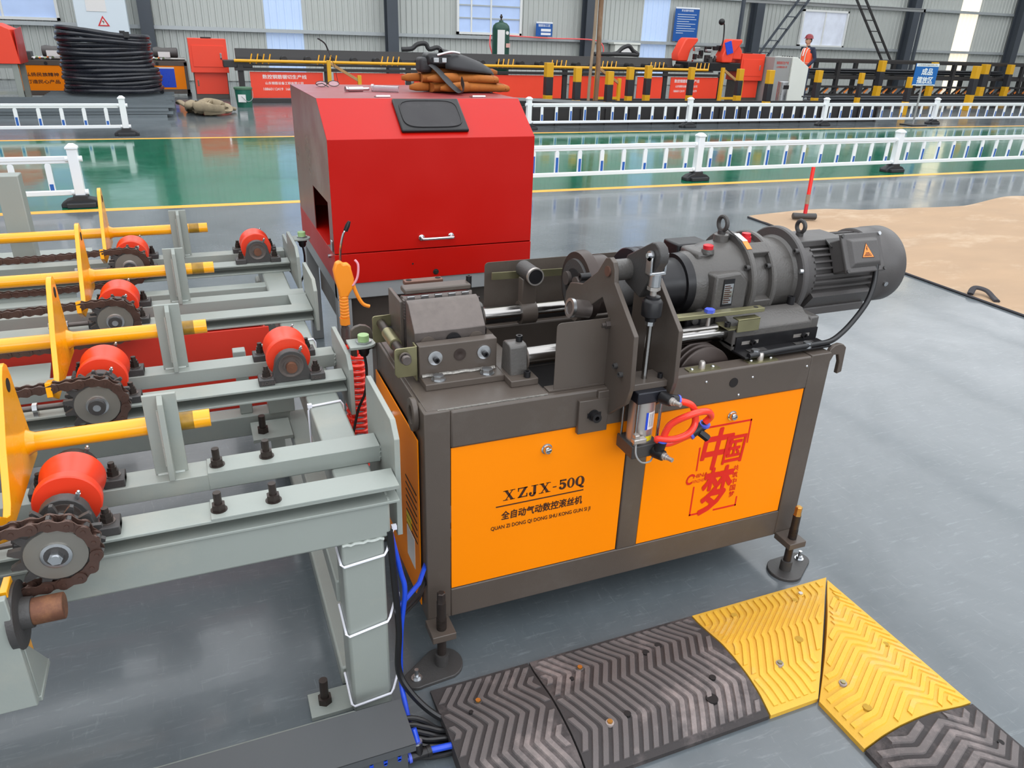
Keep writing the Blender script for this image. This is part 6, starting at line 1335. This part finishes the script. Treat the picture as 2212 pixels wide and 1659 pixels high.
m_silver = M('silver_band', (206, 204, 196), 0.4, 0.3)
MB().lathe((px, py, 1.06), (0, 0, 1), [(0, 0.19), (0.05, 0.19)], 20).build('reflective_band', m_silver, vt) if False else MB().tube([(px + 0.155 * math.cos(2 * PI * k / 20), py + 0.19 * math.sin(2 * PI * k / 20), 1.06) for k in range(20)], 0.018, 6, closed=True, flat=0.4).build('reflective_band', m_silver, vt)
for s in (-1, 1): MB().tube(smooth([(px - 0.145, py + s * 0.09, 0.95), (px - 0.15, py + s * 0.095, 1.25), (px - 0.10, py + s * 0.10, 1.43), (px, py + s * 0.11, 1.455)], 4), 0.018, 6, flat=0.5).build('reflective_band', m_silver, vt)
MB().tube(smooth([(px - 0.11, py, 1.44), (px - 0.145, py - 0.01, 1.36), (px - 0.155, py, 1.24)], 4), 0.02, 6).build('white_scarf', m_white, PS)
for s, (hx_, hy_, hz2) in ((-1, (px - 0.21, py - 0.185, 0.968)), (1, (px - 0.25, py + 0.155, 1.008))):
    hb = MB().sph((hx_, hy_, hz2), 0.045, 0.035, 0.018, 10, 8)
    for k in range(4): hb.tube([(hx_ - 0.03, hy_ - 0.026 + k * 0.017, hz2 + 0.004), (hx_ - 0.062 - 0.006 * (k in (1, 2)), hy_ - 0.026 + k * 0.017, hz2 + 0.002), (hx_ - 0.085 - 0.008 * (k in (1, 2)), hy_ - 0.025 + k * 0.016, hz2 - 0.014)], [0.0095, 0.0085, 0.006], 6)
    hb.tube([(hx_ - 0.005, hy_ - s * 0.03, hz2), (hx_ - 0.03, hy_ - s * 0.05, hz2 - 0.004), (hx_ - 0.055, hy_ - s * 0.05, hz2 - 0.012)], [0.011, 0.0095, 0.006], 6)
    hb.build('hand', m_skin, PS, sharp=80)
# stainless bin
BN = thing('litter_bin', 'round stainless steel litter bin in front of the grey side of the console', 'bin', (14.85, 16.3, 0))
MB().lathe((14.85, 16.3, 0), (0, 0, 1), [(0, 0.14), (0.60, 0.14), (0.61, 0.13)], 24).build('bin_body', m_zinc, BN); MB().box(14.76, 14.94, 16.155, 16.165, 0.42, 0.52).build('bin_opening', m_hole, BN)
# banded bollards
BL = [(6.95, 14.6, 1.03, 0.24, 'banded bollard with a tall yellow top just right of the hood, first of the row'), (7.15, 13.6, 0.98, 0.2, 'banded bollard nearest the lane among the first ones right of the hood'), (7.8, 13.4, 0.93, 0.2, 'low banded bollard with a rounded top left of the wooden pole'),
      (9.05, 14.7, 0.97, 0.2, 'thick banded bollard before the second rack trestle'), (9.65, 14.9, 1.0, 0.2, 'banded bollard left of the band saw, behind the slanting trestle brace'), (10.85, 14.9, 0.98, 0.18, 'banded bollard close left of the lettered red panel'), (11.7, 13.1, 1.02, 0.2, 'bright banded bollard leaning before the red band saw'),
      (12.35, 15.0, 0.96, 0.2, 'stepped banded bollard below the red band saw cabinet'), (14.1, 14.2, 0.99, 0.2, 'banded bollard beside the stainless bin'), (15.9, 14.6, 0.93, 0.16, 'slim banded bollard right of the white console'), (16.4, 13.5, 0.9, 0.18, 'banded bollard left of the blue sign, nearest to the lane'),
      (20.1, 18.0, 1.16, 0.26, 'broad banded upright in the bar store behind the person'), (19.9, 14.5, 1.16, 0.24, 'wide banded bollard right of the blue sign'), (25.0, 18.2, 1.12, 0.3, 'banded upright before the bar store, second from the right edge'), (26.5, 18.4, 1.12, 0.26, 'rightmost banded upright before the white sacks'), (22.6, 18.2, 1.14, 0.24, 'banded upright directly behind the blue sign')]
m_bk2 = M('black_band_paint', (40, 40, 44), 0.45, 0, 0.1, 4)
for x, y, h, w, lb_ in BL:
    w *= 0.68; p = thing('bollard', lb_, 'bollard', (x, y, 0), 'yellow and black banded bollards')
    n3 = h / 4.0
    for k in range(4): 
        z0, z1 = (0, h * 0.22, h * 0.36, h * 0.72)[k], (h * 0.22, h * 0.36, h * 0.72, h)[k]
        MB().box(x - w / 2, x + w / 2, y - w / 2, y + w / 2, z0, z1).build('band', (m_yb, m_yb, m_bk2, m_yb)[k], p, 0.006)
# blue direction sign
SG = thing('sign_stand', 'blue sign with white characters on a thin grey pole beyond the lane', 'sign', (14.55, 11.5, 0))
pb = MB().obox((14.5, 11.45, 1.05), (0.33, 0, 0), (0, 0.01, 0), (0, 0, 0.22)).build('sign_plate', M('sign_blue', (22, 100, 176), 0.4, 0, 0.04, 3), SG)
MB().box(14.17, 14.83, 11.437, 11.44, 1.21, 1.27).build('title_strip', m_white, pb); MB().box(14.17, 14.83, 11.437, 11.44, 0.83, 0.85).build('title_strip', m_white, pb)
text('成品', m_white, pb, (14.36, 11.438, 1.04), F, U, w=0.32, h=0.135, bold=0.03); text('摆放区', m_white, pb, (14.27, 11.438, 0.87), F, U, w=0.46, h=0.135, bold=0.03)
text('山东钢筋设备有限公司', m_ink, pb, (14.21, 11.436, 1.225), F, U, w=0.56, h=0.03)
MB().cyl((14.5, 11.47, 0.0), (14.5, 11.47, 1.2), 0.02, n=10).build('sign_pole', m_greyd, SG); MB().box(14.3, 14.75, 11.3, 11.65, 0.0, 0.02).build('sign_base', m_rackk, SG)
# low dark platform edge (sunken lane) behind the far barrier
PF = thing('pit_curb', 'low black steel curb of a floor pit behind the far barrier', 'curb', (9.0, 12.8, 0))
MB().box(5.3, 14.2, 12.25, 12.33, 0.0, 0.32).build('curb_front', m_rackk, PF, 0.004); MB().box(5.3, 14.2, 14.0, 14.06, 0.0, 0.30).build('curb_back', m_rackk, PF, 0.004)
for i in range(17): MB().box(5.5 + i * 0.54, 5.54 + i * 0.54, 12.22, 12.25, 0.0, 0.31).build('curb_rib', m_rackk, PF)
MB().box(5.3, 14.2, 12.26, 12.32, 0.32, 0.34).build('curb_cap', m_rackk, PF); MB().bar((5.4, 13.4, 0.40), (8.6, 12.9, 0.30), 0.05, 0.05).build('loose_bar', m_greyd, PF)
# bar store on the right
BS = thing('bar_store', 'long black steel bar store rack with diagonal lattice at the right', 'rack', (22.0, 19.0, 0))
for i in range(9):
    x = 17.2 + i * 1.7
    for y in (18.6, 19.6): MB().box(x - 0.06, x + 0.06, y - 0.06, y + 0.06, 0, 1.1).build('rack_post', m_rackk, BS, 0.004)
for y in (18.6, 19.6):
    for z in (0.62, 1.10): MB().box(16.9, 31.5, y - 0.04, y + 0.04, z - 0.05, z + 0.05).build('rack_rail', m_rackk, BS, 0.004)
for i in range(34):
    x = 17.0 + i * 0.42; MB().bar((x, 18.55, 0.14), (x + 0.26, 18.55, 0.32), 0.045, 0.05).build('lattice_bar', m_rackk, BS); MB().bar((x + 0.2, 18.57, 0.16), (x + 0.36, 18.57, 0.30), 0.03, 0.05).build('lattice_plate', m_olabel, BS)
MB().box(16.9, 31.5, 18.5, 18.6, 0.08, 0.14).box(16.9, 31.5, 18.5, 18.6, 0.32, 0.38).build('rack_rail', m_rackk, BS)
rr = random.Random(9)
for k in range(2):
    o = thing('rebar_bundle', ('bundle of dark reinforcing bars lying in the black bar store', 'bundle of dark bars on the floor right of the blue sign')[k], 'steel bars', (20, 19.1 if k == 0 else 15.3, 0))
    for i in range(22):
        y = (18.9 if k == 0 else 15.05) + rr.uniform(0, 0.5); z = (0.70 if k == 0 else 0.05) + rr.uniform(0, 0.16) * (1 if k == 0 else 1.6); MB().cyl((17.4 if k == 0 else 15.0 + rr.uniform(-0.3, 0.3), y, z), (27 if k == 0 else 26, y + 0.1, z), 0.022, n=6).build('bar', m_barst, o)
o = MB()
TS = thing('sack', 'white woven sack slumped at the right edge beyond the bar store', 'sack', (27.8, 18.0, 0), 'white sacks')
m_sack = M('white_woven_sack', (224, 226, 230), 0.8, 0, 0.06, 4, 0.6, 10)
for i, (x, y, z, lb_) in enumerate(((27.6, 17.6, 0.3, ''), (28.8, 17.95, 0.33, 'white woven sack at the right edge behind the first one'), (28.2, 17.75, 0.93, 'white woven sack lying on top of the two others at the right edge'))):
    r_ = TS if i == 0 else thing('sack', lb_, 'sack', (x, y, z - 0.3), 'white sacks')
    MB().sph((x, y, z), 0.52, 0.4, 0.33, 16, 10).build('sack_body', m_sack, r_, sharp=80); MB().sph((x - 0.35, y, z + 0.2), 0.12, 0.1, 0.12, 10, 6).build('sack_neck', m_sack, r_, sharp=80)
# overhead walkway rail and two ladders
OR = thing('overhead_rail', 'grey horizontal steel rail that two ladders lean on, high before the wall', 'rail', (22, 22.6, 2.8))
MB().box(18.0, 26.5, 22.55, 22.65, 2.80, 2.90).box(18.0, 26.5, 22.52, 22.68, 2.90, 2.92).build('rail_beam', m_greyd, OR)
MB().box(17.9, 18.0, 22.55, 22.65, 0.0, 2.92).build('rail_post', m_colm, OR); MB().box(26.4, 26.5, 22.55, 22.65, 0.0, 2.92).build('rail_post', m_colm, OR)
def ladder(lab, p0, p1, m):
    l = thing('ladder', lab, 'ladder', p0); P0, P1 = Vector(p0), Vector(p1); sdv = Vector((0.22, 0.0, 0.0))
    for s in (-1, 1): MB().bar(P0 + sdv * s, P1 + sdv * s, 0.05, 0.07).build('stile', m, l)
    n = 7
    for i in range(n): c = P0 + (P1 - P0) * (i + 0.5) / n; MB().box(c.x - 0.24, c.x + 0.24, c.y - 0.05, c.y + 0.05, c.z - 0.015, c.z + 0.015).build('rung', m, l)
ladder('dark steel ladder slanting down to the left before the wall, left of the window', (18.2, 22.3, 0.25), (20.4, 22.4, 3.0), m_colm)
ladder('dark steel ladder slanting down to the right before the wall, right of the window', (24.5, 21.8, 0.8), (22.4, 22.0, 3.3), m_rackk)
# wall fittings
def board(name, lab, cat, x0, x1, z0, z1, m, y=23.9): 
    t = thing(name, lab, cat, ((x0 + x1) / 2, y, z0)); MB().box(x0, x1, y - 0.02, y, z0, z1).build('panel', m, t); return t
m_sb = M('poster_blue', (20, 84, 160), 0.45, 0, 0.04, 2)
t = board('wall_poster', 'tall blue rules poster with white text on the wall left of the band saw lamp', 'poster', 16.05, 17.05, 1.50, 2.60, m_sb, 23.88)
text('安全操作规程', m_white, t, (16.3, 23.86, 2.46), F, U, w=0.5, h=0.07, bold=0.01); MB().box(16.05, 17.05, 23.855, 23.86, 2.55, 2.6).build('title_strip', m_white, t)
for i, w_ in enumerate((0.8, 0.72, 0.8, 0.5, 0.78, 0.6, 0.8, 0.76, 0.3)): MB().box(16.15, 16.15 + w_, 23.856, 23.86, 2.36 - i * 0.075, 2.375 - i * 0.075).build('text_line', m_white, t)
t = board('notice_board', 'small blue and white notice on the wall right of the green gas cylinder', 'notice', 10.68, 11.28, 1.51, 1.95, m_sb, 23.88)
text('钢筋加工区', m_white, t, (10.76, 23.86, 1.80), F, U, w=0.44, h=0.08, bold=0.01); MB().box(10.86, 11.22, 23.855, 23.86, 1.66, 1.74).box(10.86, 11.22, 23.855, 23.86, 1.55, 1.62).build('white_field', m_white, t); MB().box(10.68, 11.28, 23.855, 23.86, 1.9, 1.95).build('title_strip', m_white, t)
t = thing('meter_box', 'pale grey electrical box with a paper sheet on the wall behind the rack', 'electrical box', (14.0, 23.7, 0.7)); MB().box(13.55, 14.45, 23.55, 23.9, 0.72, 1.34).build('box_case', m_con, t, 0.01); MB().box(13.47, 14.53, 23.5, 23.92, 1.34, 1.40).build('box_roof', m_con, t, 0.006); MB().box(13.82, 14.2, 23.54, 23.55, 1.08, 1.28).build('paper_sheet', m_label, t)
t = thing('power_cabinet', 'tall white electrical cabinet with a red warning triangle behind the black coil', 'electrical box', (-2.1, 22.0, 0)); MB().box(-2.72, -1.55, 21.9, 22.4, 0.3, 3.2).build('cabinet_case', M('pale_blue_white_case', (212, 224, 232), 0.4, 0, 0.03, 2), t, 0.01)
MB().box(-2.45, -2.0, 21.89, 21.9, 1.75, 2.3).build('paper_sheet', m_label, t)
MB().add([(-2.25, 21.888, 1.42), (-1.98, 21.888, 1.42), (-2.115, 21.888, 1.66)], [(0, 1, 2)]).build('warning_border', m_redcap, t); MB().add([(-2.20, 21.886, 1.445), (-2.03, 21.886, 1.445), (-2.115, 21.886, 1.60)], [(0, 1, 2)]).build('warning_field', m_label, t); MB().add([(-2.12, 21.884, 1.56), (-2.14, 21.884, 1.51), (-2.115, 21.884, 1.51), (-2.12, 21.884, 1.46), (-2.09, 21.884, 1.525), (-2.11, 21.884, 1.525)], [(0, 1, 2, 3, 4, 5)]).build('bolt_symbol', m_ink, t)
MB().box(-2.6, -2.2, 22.0, 22.3, 0.0, 0.3).box(-1.95, -1.7, 22.0, 22.3, 0, 0.3).build('cabinet_foot', m_rackk, t)
t = thing('gas_cylinder', 'dark green pressure tank with white label behind the red rack', 'tank', (7.53, 19.0, 0)); m_gc = M('dark_green_tank', (16, 66, 52), 0.35, 0, 0.06, 4)
MB().lathe((7.53, 19.0, 0.05), (0, 0, 1), [(0, 0.20), (0.03, 0.23), (1.62, 0.23), (1.70, 0.21), (1.76, 0.15), (1.79, 0.06), (1.83, 0.05)], 28).build('tank_shell', m_gc, t); MB().cyl((7.53, 19.0, 1.86), (7.53, 19.0, 2.02), 0.02, n=10).sph((7.53, 19.0, 1.96), 0.04, n=10, m=6).build('valve', m_bolt, t)
MB().obox((7.45, 18.775, 1.35), (0.10, -0.0, 0), (0, 0.012, 0), (0, 0, 0.30)).build('tank_label', m_label, t); MB().obox((7.66, 18.80, 1.28), (0.07, 0.03, 0), (0.003, 0.012, 0), (0, 0, 0.05)).build('red_note', M('red_note_paper', (220, 170, 160), 0.6), t); MB().cyl((7.62, 18.80, 1.58), (7.625, 18.77, 1.58), 0.045, n=14).build('gauge', m_label, t); MB().box(7.3, 7.76, 18.8, 19.2, 0, 0.06).build('tank_base', m_rackk, t)
for k, lb_ in enumerate(('red air hose along the purlin and looping down at the column', 'red air hose hanging down beside the green tank')):
    P = [(9.6, 23.8, 1.5), (11.2, 23.8, 1.46), (12.6, 23.4, 1.45), (12.95, 23.3, 1.25), (12.9, 23.3, 0.9), (12.6, 23.3, 0.6)] if k == 0 else [(9.0, 23.7, 1.5), (8.95, 23.6, 1.2), (9.05, 23.6, 0.8), (8.9, 23.6, 0.025)]
    o = MB().tube(smooth(P, 6), 0.022, 6).build('air_hose', M('pink_red_hose', (240, 96, 96), 0.4)); tag(o, lb_, 'hose')
o = MB().tube(smooth([(10.4, 18.14, 1.14), (10.6, 18.14, 1.18), (10.75, 18.14, 1.30), (10.95, 18.14, 1.36), (11.1, 18.14, 1.24), (11.25, 18.14, 1.15), (10.9, 18.12, 1.15), (9.9, 18.14, 1.14)], 6), 0.055, 8).build('cable_heap', m_rubber); tag(o, 'heap of black cable on the trough right of the green tank', 'cable')
o = MB().tube(smooth([(4.6, 18.14, 1.14), (4.85, 18.14, 1.16), (5.0, 18.14, 1.26), (5.2, 18.14, 1.28), (5.3, 18.14, 1.16), (5.5, 18.14, 1.2), (5.6, 18.14, 1.14)], 6), 0.055, 8).build('cable_heap', m_rubber); tag(o, 'small black cable hump on the trough in front of the wall column', 'cable')
t = thing('black_block', 'x', 'x'); bpy.data.objects.remove(t)
# hanging poles
for k, (x, xt, lb_, r) in enumerate(((8.36, 8.36, 'thick worn brown pole standing before the red rack', 0.055), (8.17, 8.24, 'thinner grey brown pole just left of the thick one', 0.035))):
    o = MB().tube(smooth([(x, 15.0, 0.0), (x + 0.01, 15.0, 0.9), (xt, 15.05, 1.8), (xt + 0.02, 15.1, 3.6)], 5), r, 10).build('wooden_pole', M('worn_brown_pole', ((128, 98, 74), (150, 130, 108))[k], 0.8, 0, 0.3, 8, 0.5, 30, (190, 170, 150), 0.4, stretch=(1, 1, 0.3))); tag(o, lb_, 'pole')
# two more threading machines, far left
def small_machine(x, y, lab, blue):
    t = thing('small_threading_machine', lab, 'machine', (x, y, 0), 'far threading machines')
    for dx in (-0.62, 0.56): MB().box(x + dx, x + dx + 0.07, y, y + 0.5, 0.06, 0.74).build('corner_post', m_dark, t, 0.003)
    MB().box(x - 0.62, x + 0.63, y, y + 0.5, 0.66, 0.76).box(x - 0.62, x + 0.63, y, y + 0.5, 0.06, 0.16).build('frame_beam', m_dark, t, 0.004)
    for dx in (-0.58, 0.6): MB().cyl((x + dx, y + 0.25, 0), (x + dx, y + 0.25, 0.07), 0.05, n=12).build('foot_pad', m_iron, t)
    p1 = MB().box(x - 0.55, x + 0.56, y + 0.01, y + 0.015, 0.16, 0.66).build('front_panel', m_orange, t)
    if blue:
        MB().box(x - 0.05, x + 0.34, y + 0.004, y + 0.009, 0.20, 0.62).build('blue_notice', m_blue, p1); MB().box(x - 0.50, x - 0.32, y + 0.004, y + 0.009, 0.52, 0.62).build('data_plate', m_black, p1); MB().box(x - 0.05, x + 0.34, y + 0.003, y + 0.0045, 0.60, 0.63).build('notice_strip', m_label, p1)
    else:
        text('弘扬民族精神', m_ink, p1, (x - 0.42, y + 0.009, 0.44), F, U, w=0.62, h=0.075, bold=0.02); text('打造民心产品', m_ink, p1, (x - 0.42, y + 0.009, 0.30), F, U, w=0.62, h=0.075, bold=0.02)
    MB().cyl((x, y + 0.008, 0.70), (x, y - 0.004, 0.70), 0.035, n=14).build('knob', m_black, t)
    rr = random.Random(int(x * 10))
    for y2 in (0.12, 0.38): MB().cyl((x - 0.6, y + y2, 0.80), (x + 0.6, y + y2, 0.80), 0.03, n=12).build('guide_rod', m_steel, t)
    MB().box(x - 0.55, x - 0.25, y + 0.08, y + 0.42, 0.76, 0.92).build('vice', m_iron, t, 0.01); MB().lathe((x - 0.05, y + 0.25, 0.93), (1, 0, 0), [(0, 0.10), (0.08, 0.12), (0.2, 0.10), (0.5, 0.11), (0.52, 0.08)], 20).build('motor', m_motor, t)
    for i in range(8): MB().sph((x - 0.2 + 0.05 * i, y + 0.05 + 0.02 * (i % 3), 0.80 + 0.02 * (i % 2)), 0.022, n=8, m=6).build('loose_sleeve', (m_white, m_green, m_olabel)[i % 3], t)
    MB().box(x + 0.05, x + 0.3, y + 0.02, y + 0.06, 0.84, 0.95).build('white_tag', m_label, t)
small_machine(-3.1, 18.2, 'small threading machine with an orange lettered panel left of the black coil', False)
small_machine(-0.95, 18.75, 'small threading machine with orange panel and blue notice right of the black coil', True)
t = thing('saw_enclosure', 'small red hood on a grey stand at the left edge of the far side', 'machine', (-3.9, 17.0, 0)); MB().prism([(-4.6, 0.78), (-3.22, 0.78), (-3.28, 1.36), (-3.5, 1.46), (-4.6, 1.46)], 'y', 16.0, 16.9).build('hood', m_redf, t, 0.006); MB().prism([(16.0, 0.78), (16.9, 0.78), (16.9, 1.40), (16.1, 1.36)], 'x', -3.23, -3.218).build('side_panel', m_red, t)
for x in (-4.5, -3.38): 
    for y in (16.05, 16.8): MB().box(x, x + 0.1, y, y + 0.08, 0, 0.78).build('stand_leg', m_grey, t, 0.004)
MB().box(-4.5, -3.28, 16.06, 16.12, 0.24, 0.30).box(-4.5, -3.28, 16.06, 16.12, 0.70, 0.78).build('stand_rail', m_grey, t)
t = thing('red_barrel', 'small dark red drum standing behind the black coil', 'drum', (-2.72, 18.0, 0)); MB().lathe((-2.32, 17.75, 0), (0, 0, 1), [(0, 0.17), (0.2, 0.18), (0.55, 0.17), (0.57, 0.15)], 20).build('drum_shell', M('crimson_paint', (190, 24, 44), 0.4), t); MB().cyl((-2.32, 17.75, 0.57), (-2.32, 17.75, 0.60), 0.06, n=12).build('drum_cap', m_black, t)
